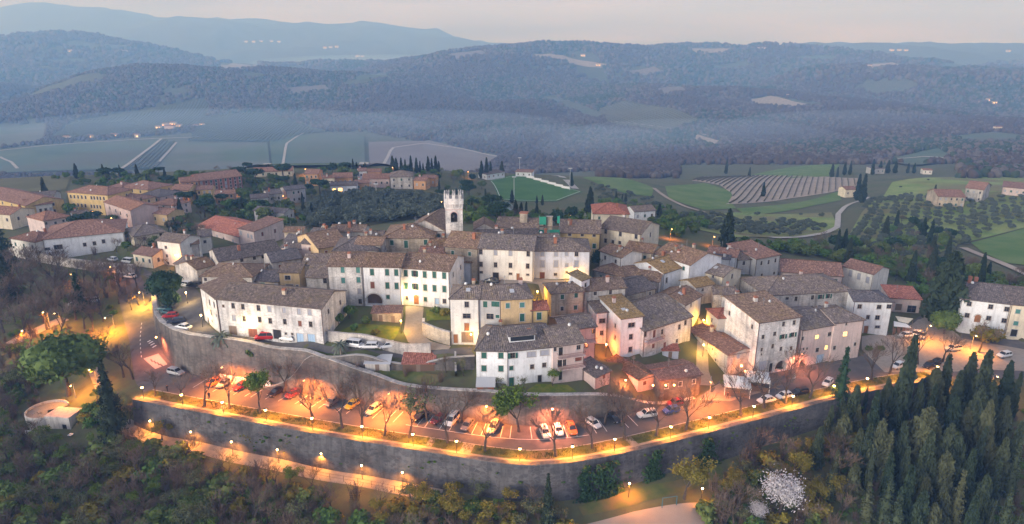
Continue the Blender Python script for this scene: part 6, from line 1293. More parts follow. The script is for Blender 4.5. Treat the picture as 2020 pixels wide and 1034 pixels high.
def mid(g, rg):
    k = rg.choices(['golden','bush','scrub','bare','gold_bush','budding'], [3,4,3,3,3,3])[0]; h_ = {'golden':rg.uniform(4,6),'bush':rg.uniform(2,3.5),'scrub':rg.uniform(3,4.5),'bare':rg.uniform(4,7),'gold_bush':rg.uniform(2,3.5),'budding':rg.uniform(4,6)}[k]
    tree(k, g, h_, {'golden':'yellow-green tree below the middle of the rampart','bush':'dark green bush below the middle of the rampart','scrub':'leafless shrub below the middle of the rampart','bare':'leafless tree below the middle of the rampart','gold_bush':'yellow-green bush below the middle of the rampart','budding':'grey-green tree below the middle of the rampart'}[k], 'plants below the rampart', 1.2)
scatter([(820,1000),(880,985),(980,1000),(1050,1005),(1110,1020),(1120,1060),(820,1060)], 26, mid, 2.0, seed=5); scatter([(650,985),(820,985),(820,1060),(650,1060)], 10, mid, 3, seed=6)
def rgt(g, rg):
    k = rg.choices(['golden','bush','scrub','bare','gold_bush','budding'], [2,4,5,6,2,2])[0]; h_ = {'golden':rg.uniform(4,6),'bush':rg.uniform(2,4),'scrub':rg.uniform(3,5),'bare':rg.uniform(5,9),'gold_bush':rg.uniform(2,3.5),'budding':rg.uniform(4,6)}[k]
    tree(k, g, h_, {'golden':'yellow-green tree below the right of the rampart','bush':'dark green bush below the right of the rampart','scrub':'leafless shrub below the right of the rampart','bare':'leafless tree below the right of the rampart','gold_bush':'golden bush below the right of the rampart','budding':'grey-green tree below the right of the rampart'}[k], 'plants below the right rampart', 1.15)
scatter([(1400,960),(1430,925),(1520,890),(1600,870),(1660,850),(1720,860),(1700,950),(1640,1060),(1400,1060)], 52, rgt, 2.2, seed=7)
scatter([(0,720),(60,730),(80,770),(30,790),(20,850),(90,870),(60,900),(0,900)], 26, low, 2.2, seed=8); scatter([(165,790),(255,800),(270,830),(200,870),(165,850)], 10, low, 2.2, seed=9)
# ivy curtains on the outer rampart
def ivy(px, top, bot, w_, label):
    a = P(px, top, 0); i = int(np.argmin(np.hypot(OUTL[:,0]-a[0], OUTL[:,1]-a[1]))); rg = np.random.default_rng(int(px)); q = offs(OUTL, -.9)[i]; z1 = proj(*q, 0); lo = Hz(q[0], q[1]-1)
    f = (bot-top)/max(1, (proj(*q, lo)[1]-proj(*q, .3)[1])); n = 700; u = rg.random(n)**1.6; hgt = (0.3-lo)*min(f,1)
    x = rg.normal(size=n)*w_*.22*(1.25-u*.7)+np.sin(u*7+px)*w_*.12; z = lo+u*hgt; tgv = OUTL[min(i+1,len(OUTL)-1)]-OUTL[i-1]; tgv = tgv[:2]/np.linalg.norm(tgv[:2])
    c = np.stack([q[0]+tgv[0]*x+tgv[1]*.3*(.2+rg.random(n))*1.5, q[1]+tgv[1]*x-tgv[0]*.5*(.2+rg.random(n))*1.5+.1, z], 1); 
    o_ = mobj('ivy_curtain', npmesh('ivy_curtain', *quads(c, .22, .3, rg), M['ivy'])); tag(o_, label, 'ivy', None, 'stuff')
ivy(1200,912,985,7.5,'dark ivy curtain on the right rampart'); ivy(1296,890,950,4,'narrow ivy patch on the right rampart'); ivy(1385,865,930,6,'ivy mass where the right rampart meets trees'); ivy(1150,918,990,3,'thin ivy strip beside the rampart bastion')
# --- town gardens
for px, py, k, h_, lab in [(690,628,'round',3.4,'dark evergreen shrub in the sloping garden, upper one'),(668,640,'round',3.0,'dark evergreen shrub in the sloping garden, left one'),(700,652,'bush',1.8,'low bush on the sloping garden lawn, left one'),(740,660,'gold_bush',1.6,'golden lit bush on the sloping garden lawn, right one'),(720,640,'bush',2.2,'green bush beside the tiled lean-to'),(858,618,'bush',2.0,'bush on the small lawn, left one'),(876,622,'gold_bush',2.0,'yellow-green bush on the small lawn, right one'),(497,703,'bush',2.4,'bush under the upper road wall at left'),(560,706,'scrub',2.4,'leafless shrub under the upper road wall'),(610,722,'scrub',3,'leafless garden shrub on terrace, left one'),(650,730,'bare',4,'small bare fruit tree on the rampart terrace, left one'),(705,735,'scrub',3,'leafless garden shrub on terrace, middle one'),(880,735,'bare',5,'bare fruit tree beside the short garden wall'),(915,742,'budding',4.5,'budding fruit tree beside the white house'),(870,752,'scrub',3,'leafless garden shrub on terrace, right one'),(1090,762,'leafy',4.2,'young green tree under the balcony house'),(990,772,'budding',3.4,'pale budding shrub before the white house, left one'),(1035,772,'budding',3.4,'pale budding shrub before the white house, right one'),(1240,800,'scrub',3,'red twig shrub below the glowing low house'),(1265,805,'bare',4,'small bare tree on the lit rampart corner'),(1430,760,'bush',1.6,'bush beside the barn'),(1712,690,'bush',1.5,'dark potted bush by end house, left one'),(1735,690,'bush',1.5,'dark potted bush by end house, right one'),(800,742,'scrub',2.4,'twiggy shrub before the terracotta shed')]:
    tree(k, G(px, py), h_, lab)
# --- village trees
for px, py, k, h_, lab in [(474,358,'pine',9,'umbrella pine right of the red apartment block'),(505,366,'pine',10,'umbrella pine below the cream ridge house, left one'),(560,360,'pine',11,'umbrella pine below the cream ridge house, right one'),(632,388,'pine',10,'big umbrella pine above the long grey house'),(682,345,'pine',8,'flat umbrella pine on the ridge'),(636,346,'round',6,'round dark tree right of the narrow orange-lit house'),(350,402,'round',7,'dark round tree below the yellow terrace house'),(210,358,'pine',8,'dark pine on the skyline above yellow building'),(140,425,'round',6,'round tree in front of the yellow building'),(255,440,'round',5,'dark shrub tree beside the pink terrace'),(390,385,'golden',6,'russet tree beside small yellow house'),(90,390,'cypress',10,'cypress behind the cream house at left'),(232,468,'budding',5,'pale tree before the long rose roof'),(258,480,'budding',5,'pale tree before the low hipped house'),(285,515,'round',3,'dark hedge clump by parked cars at left')]:
    tree(k, G(px, py), h_, lab)
def vil(g, rg):
    k = rg.choices(['round','bush','budding','bare','pine','cypress'], [6,3,2,3,2,2])[0]; h_ = {'round':rg.uniform(4,7),'bush':rg.uniform(2,3.5),'budding':rg.uniform(3.5,5.5),'bare':rg.uniform(4.5,7),'pine':rg.uniform(6,9),'cypress':rg.uniform(6,10)}[k]
    tree(k, g, h_, {'round':'dark round garden tree among the village houses','bush':'dark bush among the village houses','budding':'pale garden tree among the village houses','bare':'leafless tree among the village houses','pine':'umbrella pine among the village houses','cypress':'slim cypress among the village houses'}[k], 'garden trees of the village')
scatter([(110,440),(180,425),(300,405),(450,385),(560,400),(600,440),(480,440),(380,430),(300,440),(250,470),(60,470)], 44, vil, 5, 2.5, seed=11); scatter([(220,350),(440,340),(600,338),(860,335),(870,365),(700,385),(600,400),(430,380),(250,372)], 60, vil, 7, 3, seed=12)
def rus(g, rg):
    k = rg.choices(['bare','scrub','round','budding','bush'], [4,3,3,3,3])[0]; h_ = {'bare':rg.uniform(4,6.5),'scrub':rg.uniform(2.5,4),'round':rg.uniform(3,5),'budding':rg.uniform(3.5,5),'bush':rg.uniform(1.6,2.8)}[k]
    tree(k, g, h_, {'bare':'leafless tree between the village and the long stone house','scrub':'leafless shrub between village and the long stone house','round':'dark shrub tree between village and the long stone house','budding':'grey-green tree between village and the long stone house','bush':'bush between village and the long stone house'}[k], 'trees above the left car park')
scatter([(120,480),(250,470),(300,488),(340,440),(400,430),(420,455),(400,480),(320,540),(240,505),(100,500)], 44, rus, 3.5, 1.5, seed=17)
scatter([(850,345),(960,345),(985,400),(1000,440),(940,440),(915,410),(870,410)], 36, vil, 5, 2.5, seed=13); scatter([(1000,425),(1160,425),(1160,445),(1010,445)], 14, vil, 4, 2.5, seed=14)
def fol(g, rg):
    k = rg.choices(['round','bush','bare','cypress','budding'], [4,3,4,2,3])[0]; h_ = {'round':rg.uniform(4,7),'bush':rg.uniform(2,4),'bare':rg.uniform(5,8),'cypress':rg.uniform(8,12),'budding':rg.uniform(4,6)}[k]
    tree(k, g, h_, {'round':'dark tree in the green belt behind the right houses','bush':'bush in the green belt behind the right houses','bare':'leafless tree in the green belt behind the right houses','cypress':'cypress in the green belt behind the right houses','budding':'grey-green tree in the green belt behind right houses'}[k], 'green belt behind the right houses')
scatter([(1560,500),(1640,480),(1720,490),(1800,500),(1900,530),(2040,560),(2040,585),(1890,580),(1840,600),(1770,560),(1740,530),(1660,520)], 80, fol, 3.5, 2.0, seed=15); scatter([(1700,470),(1760,440),(1840,440),(1900,490),(1850,510),(1760,490)], 26, fol, 5, 2, seed=16)
# cypress rows on skylines
for px, base, top in [(775,340,308),(782,341,312),(792,340,312),(800,341,315),(811,340,308),(822,341,312),(829,340,318),(835,341,322),(845,338,309),(852,338,313),(860,338,308),(866,339,318),(697,340,314),(704,341,320),(721,341,321),(478,342,336),(152,352,323),(206,354,325),(214,354,330),(600,430,392),(616,430,400),(597,400,380),(758,410,385),(748,415,392),(770,420,398),(785,430,400),(950,352,318),(960,352,312),(968,350,320),(990,345,318),(1010,400,375),(1017,430,395),(1028,435,400),(1059,402,386),(1070,405,385),(1127,368,340),(1215,398,378),(1227,397,383),(1234,398,381),(1300,432,402),(1302,436,410),(1257,430,412),(1640,350,322),(1651,350,330),(1665,345,320),(1676,345,318),(1505,388,360),(1432,343,315),(1478,348,330),(1690,395,340),(1700,400,345),(1720,345,315),(1735,342,318),(1750,342,316),(1765,342,318),(1790,342,322),(1802,342,322),(1842,390,365),(1668,538,505),(1690,540,512),(1700,550,515),(1672,520,470),(1880,560,520),(1930,565,525),(1945,560,518)]:
    g, h_ = tp((px,base), top); tree('cypress', g, min(h_,18), 'distant cypress on the plateau behind the town', 'cypresses on the plateau', 1.15)
# --- olive groves: individuals, then the far rest as one mass
def rows(polypx, n, dmin, seed): 
    got = []
    def f_(g, rg): got.append(g)
    scatter(polypx, n, f_, dmin, 2.0, 30, seed); return got
def grid(polypx, n, a, gx, gy, seed):
    rg = random.Random(seed); pl = gp(*polypx); xs = [p[0] for p in pl]; ys = [p[1] for p in pl]; cx, cy = sum(xs)/len(xs), sum(ys)/len(ys); out = []; m = int(max(max(xs)-min(xs), max(ys)-min(ys))/min(gx,gy))+2
    for i in range(-m, m):
        for j in range(-m, m):
            u, v = i*gx+rg.uniform(-.8,.8), j*gy+rg.uniform(-.6,.6); x, y = cx+u*math.cos(a)-v*math.sin(a), cy+u*math.sin(a)+v*math.cos(a)
            if inpoly(np.array(x), np.array(y), pl) and free(x, y, 2) and rg.random() < .9: out.append((x, y, Hz(x, y)))
    out.sort(key=lambda p: p[0]**2+p[1]**2); return out[:n]
OL = grid([(1670,480),(1700,420),(1740,360),(1800,350),(1900,345),(2040,350),(2040,440),(1930,470),(1880,490),(1800,520),(1720,500)], 200, R(25), 9.5, 6.2, 21) + grid([(1330,425),(1450,420),(1640,420),(1640,455),(1540,470),(1480,465),(1380,455)], 75, R(20), 8.5, 6.2, 22)
_unused = lambda: rows([(1670,480),(1700,420),(1740,360),(1800,350),(1900,345),(2040,350),(2040,440),(1930,470),(1880,490),(1800,520),(1720,500)], 175, 6.0, 21) + rows([(1330,425),(1450,420),(1640,420),(1640,455),(1540,470),(1480,465),(1380,455)], 55, 6, 22)
OC = rows([(600,430),(640,395),(700,385),(870,395),(880,415),(850,430),(760,440),(690,445),(610,450)], 70, 4.2, 23)
for g in OL: tree('olive', g, random.uniform(2.5,3.5), 'silvery olive tree in the groves on the right hillside', 'olive trees on the right hillside', 1.2)
for g in OC: tree('olive', g, random.uniform(3.5,5.5), 'grey-green olive tree in the grove behind the bell tower', 'olive trees behind the town', 1.2)
print('trees', NT, time.time()-T0)
# --- instanced masses (nobody could count them)
def mass(name, label, cat, pts, scales, src, squash=None):
    me = bpy.data.meshes.new(name); me.vertices.add(len(pts)); me.vertices.foreach_set('co', np.asarray(pts, np.float32).ravel())
    at_ = me.attributes.new('s', 'FLOAT', 'POINT'); at_.data.foreach_set('value', np.asarray(scales, np.float32)); ar = me.attributes.new('r', 'FLOAT', 'POINT'); ar.data.foreach_set('value', rng.random(len(pts)).astype(np.float32)*6.28); me.update()
    ob = mobj(name, me); tag(ob, label, cat, None, 'stuff'); so_ = bpy.data.objects.new(name+'_source', src)
    ng = bpy.data.node_groups.new(name, 'GeometryNodeTree'); ng.interface.new_socket('Geometry', in_out='INPUT', socket_type='NodeSocketGeometry'); ng.interface.new_socket('Geometry', in_out='OUTPUT', socket_type='NodeSocketGeometry')
    N = ng.nodes.new; gi, go, ip, oi = N('NodeGroupInput'), N('NodeGroupOutput'), N('GeometryNodeInstanceOnPoints'), N('GeometryNodeObjectInfo'); oi.inputs['Object'].default_value = so_
    a1, a2 = N('GeometryNodeInputNamedAttribute'), N('GeometryNodeInputNamedAttribute'); a1.data_type = a2.data_type = 'FLOAT'; a1.inputs['Name'].default_value = 's'; a2.inputs['Name'].default_value = 'r'; cx = N('ShaderNodeCombineXYZ')
    m2p = N('GeometryNodeMeshToPoints'); l = ng.links.new; l(gi.outputs[0], m2p.inputs['Mesh']); l(m2p.outputs[0], ip.inputs['Points']); l(oi.outputs['Geometry'], ip.inputs['Instance']); l(a1.outputs[0], ip.inputs['Scale']); l(a2.outputs[0], cx.inputs['Z']); l(cx.outputs[0], ip.inputs['Rotation']); l(ip.outputs[0], go.inputs[0])
    md = ob.modifiers.new('scatter', 'NODES'); md.node_group = ng; return ob
def massfill(polypx, n, seed, mfree=2.0):
    got = []; rg = np.random.default_rng(seed); xs = [p[0] for p in polypx]; ys = [p[1] for p in polypx]
    px = rg.uniform(min(xs),max(xs),n*3); py = rg.uniform(min(ys),max(ys),n*3); m = inpoly(px, py, polypx)
    for x, y in list(zip(px[m], py[m]))[:n]:
        g = G(x, y)
        if free(g[0], g[1], mfree): got.append(g)
    return got
p = massfill([(600,430),(640,390),(700,380),(870,392),(890,415),(850,430),(760,440),(690,448),(610,452)], 420, 31); mass('olive_undergrowth', 'dense olive grove behind the bell tower', 'olive grove', p, rng.uniform(.8,1.7,len(p)), TREE['olive',0][1])
p = massfill([(390,395),(560,385),(600,440),(560,450),(470,432),(400,425)], 160, 51) + massfill([(880,400),(960,395),(1010,430),(1160,425),(1170,445),(1000,448),(900,440)], 130, 52) + massfill([(1180,395),(1330,415),(1420,450),(1330,470),(1300,450),(1190,415)], 130, 53) + massfill([(1450,480),(1560,478),(1700,500),(1800,520),(1900,545),(2050,570),(2050,590),(1880,575),(1780,555),(1640,515),(1500,498)], 260, 54) + massfill([(100,350),(250,345),(500,350),(640,360),(520,380),(300,372),(160,372)], 160, 55)
mass('garden_green', 'evergreen shrubbery round the town and village', 'shrubbery', p, rng.uniform(.9,2.2,len(p)), TREE['bush',0][1])
p = massfill([(1670,480),(1700,420),(1740,360),(1900,345),(2060,350),(2060,440),(1900,485),(1800,520),(1700,500)], 30, 32) + massfill([(1330,430),(1450,418),(1640,418),(1640,458),(1540,472),(1380,458)], 20, 33) + massfill([(1160,360),(1290,395),(1330,430),(1290,445),(1180,410)], 90, 38)
mass('olive_rows', 'further olive trees filling the right hillside', 'olive grove', p, rng.uniform(.55,1.1,len(p)), TREE['olive',2][1])
p = massfill(LOWW, 900, 34, .5) + massfill([(820,990),(1110,1010),(1120,1060),(820,1060)], 150, 35) + massfill([(1400,960),(1520,890),(1680,850),(2040,800),(2040,1060),(1400,1060)], 700, 36) + massfill([(0,720),(80,770),(90,890),(0,900)], 160, 37)
mass('undergrowth', 'low bramble and grass undergrowth on the slopes below town', 'undergrowth', p[::2], rng.uniform(.25,.7,len(p[::2])), TREE['bush',1][1]); mass('dry_undergrowth', 'leafless brushwood on the slopes below town', 'brushwood', p[1::2], rng.uniform(.3,.8,len(p[1::2])), TREE['scrub',0][1])
wp_ = []
for k in range(110):
    i = random.randrange(len(OUTL)-1); q = offs(OUTL, -.45)[i]; wp_.append((q[0]+random.uniform(-1,1), q[1], random.uniform(-6.5,-.6)))
mass('wall_plants', 'small plants growing from joints of the outer rampart', 'plants', wp_, rng.uniform(.1,.32,len(wp_)), TREE['bush',2][1])
# grass tufts of the verge
vp = []
for i in range(len(OUTL)):
    for k in range(16):
        d = random.uniform(2.8,5.6); j = min(i+1, len(OUTL)-1); a = offs(OUTL, d); f = random.random(); q = a[i]+(a[j]-a[i])*f; vp.append((q[0], q[1], .2))
tb = MB(); rg_ = random.Random(5)
for k in range(14):
    a = rg_.uniform(0,6.28); x, y = rg_.uniform(-.3,.3), rg_.uniform(-.3,.3); h_ = rg_.uniform(.12,.32); tb.face([(x-.04*math.cos(a),y-.04*math.sin(a),0),(x+.04*math.cos(a),y+.04*math.sin(a),0),(x+rg_.uniform(-.1,.1),y+rg_.uniform(-.1,.1),h_)])
leaf('grass_blade', (.07,.10,.02), (.13,.15,.04), (.16,.13,.05)); mass('verge_grass', 'tufty grass of the avenue verge', 'grass', vp, rng.uniform(.7,1.3,len(vp)), tb.mesh('grass_tuft', M['grass_blade']))
# --- woods on the hills
def hillwood():
    S_ = (GZ-CAMZ)/RR; cm = np.maximum.accumulate(S_, axis=1)
    polys = [f_[1] for f_ in FARF]+[v_[0] for v_ in VINE]+[[(-60,300),(330,268),(400,262),(720,262),(990,310),(940,345),(-60,348)]]
    pts, scl = [], []
    for r0, r1, s in ((640,1300,8.0),(1300,2100,8.5),(2100,3000,11),(3000,4300,17),(4300,5600,26)):
        n = int(R(84)*(r1*r1-r0*r0)/2/(s*s)); a = rng.uniform(-R(42), R(42), n); r = np.sqrt(rng.uniform(r0*r0, r1*r1, n))
        i = (a-ANG[0])/(ANG[1]-ANG[0]); i0 = i.astype(int); j = np.clip(np.searchsorted(RAD, r)-1, 0, len(RAD)-2); fj = (r-RAD[j])/(RAD[j+1]-RAD[j]); fi = i-i0
        z = (GZ[i0,j]*(1-fi)+GZ[i0+1,j]*fi)*(1-fj)+(GZ[i0,j+1]*(1-fi)+GZ[i0+1,j+1]*fi)*fj
        vis = (z+11-CAMZ)/r > cm[i0,j]-.001
        x, y = r*np.sin(a), r*np.cos(a); dep = y*cP-(z-CAMZ)*sP; px = CW/2+F*x/dep; py = CH/2-F*(y*sP+(z-CAMZ)*cP)/dep
        ok = vis.copy()
        for pl in polys: ok &= ~inpoly(px, py+1.5, pl)
        if r0 < 1000: ok &= (py < 352) & ((px > 1180) | (r > 1000)) & ~((px > 1340) & (px < 1890) & (py > 325))
        # clearings
        cl = fbm(x, y, 330, 3, 9) > .42
        ok &= ~(cl & (r > 2300))
        pts.append(np.stack([x,y,z],1)[ok]); scl.append((s*.5*rng.uniform(.75,1.35,n))[ok])
    p, s = np.concatenate(pts), np.concatenate(scl); n = len(p); print('wood trees', n)
    ph = (1+5**.5)/2; iv = np.array([(-1,ph,0),(1,ph,0),(-1,-ph,0),(1,-ph,0),(0,-1,ph),(0,1,ph),(0,-1,-ph),(0,1,-ph),(ph,0,-1),(ph,0,1),(-ph,0,-1),(-ph,0,1)])/1.9
    fa = np.array([(0,11,5),(0,5,1),(0,1,7),(0,7,10),(0,10,11),(1,5,9),(5,11,4),(11,10,2),(10,7,6),(7,1,8),(3,9,4),(3,4,2),(3,2,6),(3,6,8),(3,8,9),(4,9,5),(2,4,11),(6,2,10),(8,6,7),(9,8,1)])
    K = 3
    for part, (lab, mt) in enumerate((('bare brown wood covering the hills','wood_far'),('dull green wood mixed into the hills','wood_green'),('pale grey wood mixed into the hills','wood_grey'))):
        sel = (.75*rng.random(n) + .12 + 1.15*fbm(p[:,0].copy(), p[:,1].copy(), 300, 3, 12)); m = (sel < .62) if part == 0 else None
        if part == 0: hillwood.cls = np.where(sel < .55, 0, np.where(sel < .82, 2, 1))
        m = hillwood.cls == part; q, sz = p[m], s[m]; k = len(q)
        v = iv[None]*(.7+.6*rng.random((k,12,1))); v = v*sz[:,None,None]*np.array([.92,.92,1.05]); v = v+q[:,None,:]+np.array([0,0,.55])*sz[:,None,None]
        f = (fa[None]+12*np.arange(k)[:,None,None]).reshape(-1,3); o_ = mobj('hill_wood', npmesh('hill_wood', v.reshape(-1,3), f, M[mt])); tag(o_, lab, 'woodland', None, 'stuff')
leaf('wood_green', (.03,.052,.026), (.06,.085,.04), (.055,.07,.038), .95); leaf('wood_grey', (.11,.092,.088), (.165,.14,.13), (.14,.125,.11), .95)
hillwood()
# --- vineyards: rows are parts of their vineyard
def vineyard(label, polypx, a, b_, gap, w_, h_, off, nmax=60):
    pl = gp(*polypx); A, B = G(*a), G(*b_); d = np.array([B[0]-A[0], B[1]-A[1]]); d /= np.linalg.norm(d); n_ = np.array([-d[1], d[0]]); pp = np.array(pl); u = pp@n_; root = empty('vineyard', (pl[0][0], pl[0][1], Hz(*pl[0]))); tag(root, label, 'vineyard'); o0 = root.location
    vs = pp@d; k = 0
    for s in np.arange(u.min()+gap/2, u.max(), gap):
        t = np.linspace(vs.min(), vs.max(), 90); x, y = n_[0]*s+d[0]*t, n_[1]*s+d[1]*t; m = inpoly(x, y, pl); mb = MB()
        for i in range(len(t)-1):
            if not (m[i] and m[i+1]): continue
            r0, r1 = [], []
            for rr_, j in ((r0,i),(r1,i+1)):
                z = Hz(x[j], y[j])+off; ww = w_*random.uniform(.7,1.2); hh = h_*random.uniform(.75,1.15)
                for sg, zz in ((-1,0),(-.8,hh),(.8,hh),(1,0)): rr_.append((x[j]+n_[0]*ww/2*sg-o0.x, y[j]+n_[1]*ww/2*sg-o0.y, z+zz-o0.z))
            for q in range(3): mb.face([r0[q], r1[q], r1[q+1], r0[q+1]])
        if mb.f: mb.build('vine_row', M['vine'], root); k += 1
        if k >= nmax: break
vineyard('pale vineyard of upright rows on the right plateau', [(1367,356),(1385,349),(1520,347),(1640,351),(1690,353),(1688,368),(1640,379),(1560,391),(1500,399),(1432,403),(1447,385),(1420,366)], (1560,350), (1535,395), 4.6, .5, 1.1, .3)
vineyard('hazy vineyard slope left above the valley hamlet', VINE[0][0], (420,192), (345,262), 9, 3.2, 2.2, 2.0); vineyard('hazy vineyard slope right of the valley hamlet', VINE[1][0], (560,222), (480,280), 9, 3.2, 2.2, 2.0); vineyard('narrow hazy vineyard below the valley hamlet', VINE[2][0], (340,280), (285,334), 8, 3, 2, 2.0); vineyard('hazy vineyard on the far right hillside', VINE[3][0], (1200,205), (1330,255), 11, 3.5, 2.4, 2.0)
print('vegetation', time.time()-T0)
# ---------------------------------------------------------------- lamps (each lit lamp carries its own light)
emit('glow_warm', (1.0,.60,.20), 14.0); emit('glow_orange', (1.0,.42,.10), 16.0); emit('glow_white', (1.0,.80,.48), 14.0); emit('glow_salmon', (1.0,.36,.16), 14.0)
LCOL = {'warm':(1.0,.335,.03), 'orange':(1.0,.25,.03), 'white':(1.0,.66,.26), 'salmon':(1.0,.25,.10), 'yellow':(1.0,.50,.05)}
def plight(root, loc, power, col, rad=.18, down=False):
    l = bpy.data.lights.new('lamp_light', 'SPOT' if down else 'POINT'); l.energy = power
    if down: l.spot_size = R(160); l.spot_blend = .75
    l.color = LCOL[col]; l.shadow_soft_size = rad
    o_ = bpy.data.objects.new('lamp_light', l); C.link(o_); o_.parent = root; o_.location = loc
_pl = MB(); _pl.tube([(0,0,-.2),(0,0,.5),(0,0,3.0)], [.09,.06,.045], 8); _pl.lathe([(.16,-.2),(.16,.12),(.09,.25)], 8); PPOST = _pl.mesh('post', M['iron'])
_gl = MB(); _gl.lathe([(.02,0),(.20,.06),(.27,.24),(.20,.43),(.03,.50)], 12); GLOBE = _gl.mesh('globe', M['glow_warm'], True)
_cp = MB(); _cp.lathe([(.30,.0),(.18,.10),(.03,.17)], 12); PCAP = _cp.mesh('lamp_cap', M['iron'])
PL = [(270,795),(355,811),(437.6,826),(524,842),(614,859),(709,875),(806,890),(909,907),(1015,923),(1126.4,919),(1227.5,900),(1322.6,878),(1410.5,855),(1493,834),(1571,811),(1645,792),(1713,774),(1782,758),(1845,752)]
for i, (px, py) in enumerate(PL):
    a = P(px, py, 0); j = int(np.argmin(np.hypot(OUTL[:,0]-a[0], OUTL[:,1]-a[1]))); q = offs(OUTL, 1.25)[j]
    root = empty('promenade_lamp', (q[0], q[1], .16)); tag(root, 'lit globe lamp on the promenade, %s from its left end' % ORD[i], 'street lamp', 'globe lamps of the promenade')
    mobj('post', PPOST, root); mobj('globe', GLOBE, root, (0,0,3.0)); mobj('lamp_cap', PCAP, root, (0,0,3.5)); plight(root, (0,.15,2.92), 3300*random.uniform(.75,1.25), 'warm', .18, True)
def tall_lamp(base, head, label, col='orange', power=15000, glow='glow_orange', up=None):
    arm = 3.4 if power > 9000 else 1.6
    g = G(*base); lo, hi = 2.0, 14
    for _ in range(30):
        m = (lo+hi)/2
        if proj(g[0], g[1], g[2]+m)[1] > head[1]: lo = m
        else: hi = m
    h_ = max(lo, 3.5); root = empty('street_lamp', g); tag(root, label, 'street lamp'); d = math.copysign(min(abs(head[0]-base[0])*.1, 1.3), head[0]-base[0])
    mb = MB(); mb.tube([(0,0,-.3),(0,0,h_*.5),(0,0,h_)], [.12,.09,.06], 8); mb.build('pole', M['steel'], root)
    mb = MB(); mb.tube([(0,0,h_-.1),(d*.5,-arm*.5,h_+.4),(d,-arm+.25,h_+.45)], [.05,.045,.04], 6); mb.build('arm', M['steel'], root)
    mb = MB(); mb.box(d-.16,d+.16,-arm-.35,-arm+.35,h_+.37,h_+.53); mb.build('lamp_head', M['steel'], root)
    mb = MB(); mb.lathe([(.02,-.26),(.16,-.16),(.2,0)], 10, (d,-arm,h_+.365)); mb.build('bulb', M[glow], root, True); plight(root, (d,-arm,h_-.25), power, col, .25, True)
tall_lamp((461,764),(455,714),'tall orange street lamp by the inner rampart above the orange cars'); tall_lamp((617,781),(611,739),'tall orange street lamp by the inner rampart left of yellow car'); tall_lamp((786,811),(767,764),'tall orange street lamp by the inner rampart right of yellow car')
tall_lamp((1399,788),(1388,742),'tall orange street lamp beside the orange forecourt', power=10000); tall_lamp((1568,727),(1575,695),'street lamp glowing on the pinkish house', 'salmon', 2600, 'glow_salmon')
tall_lamp((172,735),(170,698),'street lamp at the left park path, upper one', 'warm', 7000, 'glow_warm'); tall_lamp((193,764),(191,726),'street lamp at the left park path, middle one', 'warm', 7000, 'glow_warm'); tall_lamp((150,785),(154,757),'street lamp at the left park path, lower one', 'warm', 1500, 'glow_warm')
tall_lamp((286,604),(285,575),'street lamp behind the hedge on the left road', 'yellow', 8000, 'glow_warm'); tall_lamp((226,648),(226,620),'street lamp on the left road bend', 'warm', 13000, 'glow_warm'); tall_lamp((100,650),(100,614),'park street lamp left of a pair', 'warm', 3200, 'glow_warm'); tall_lamp((122,650),(122,616),'park street lamp right of a pair', 'warm', 3200, 'glow_warm'); tall_lamp((61,690),(61,650),'park street lamp nearest the left edge', 'warm', 3200, 'glow_warm')
tall_lamp((1932,775),(1932,752),'lamp glimpsed between the right cypresses, left one', 'warm', 1500, 'glow_warm'); tall_lamp((1955,765),(1952,744),'lamp glimpsed between the right cypresses, right one', 'warm', 1500, 'glow_warm'); tall_lamp((1915,690),(1910,660),'street lamp on the square before the white house', 'warm', 3600, 'glow_warm'); tall_lamp((1825,672),(1822,640),'street lamp in the middle of the square', 'warm', 3000, 'glow_warm')
for b, hd, lab in [((465,386),(465,372),'village street lamp by the red apartment block'),((562,400),(562,387),'village street lamp among the pines'),((580,428),(580,415),'village street lamp above the olive grove'),((776,345),(776,331),'village street lamp left of the cypress rows'),((1125,442),(1125,425),'orange street lamp behind the palazzi'),((45,500),(45,482),'orange street lamp at the upper left road'),((924,352),(924,339),'village street lamp right of the cypress rows'),((820,418),(820,405),'orange lamp in the trees left of the bell tower'),((872,412),(872,398),'orange lamp just left of the bell tower'),((660,362),(660,350),'village street lamp before the low orange-lit house'),((735,352),(735,340),'village street lamp before glowing orange house'),((190,432),(190,420),'village street lamp beside the yellow building'),((228,446),(226,434),'village street lamp before the pink terrace'),((318,468),(322,450),'village street lamp among russet shrubs'),((1322,470),(1322,455),'orange lamp right of the bluish gable'),((1405,485),(1405,470),'orange lamp by the lone tall cypress'),((605,345),(604,338),'village street lamp before the narrow orange-lit house'),((365,400),(365,388),'village street lamp by the russet tree'),((845,358),(842,348),'village street lamp at the lit cottage'),((150,560),(150,545),'street lamp under the lit left wall, left one'),((230,562),(230,525),'street lamp under the lit left wall, right one')]:
    tall_lamp(b, hd, lab, 'orange', 1500, 'glow_orange')
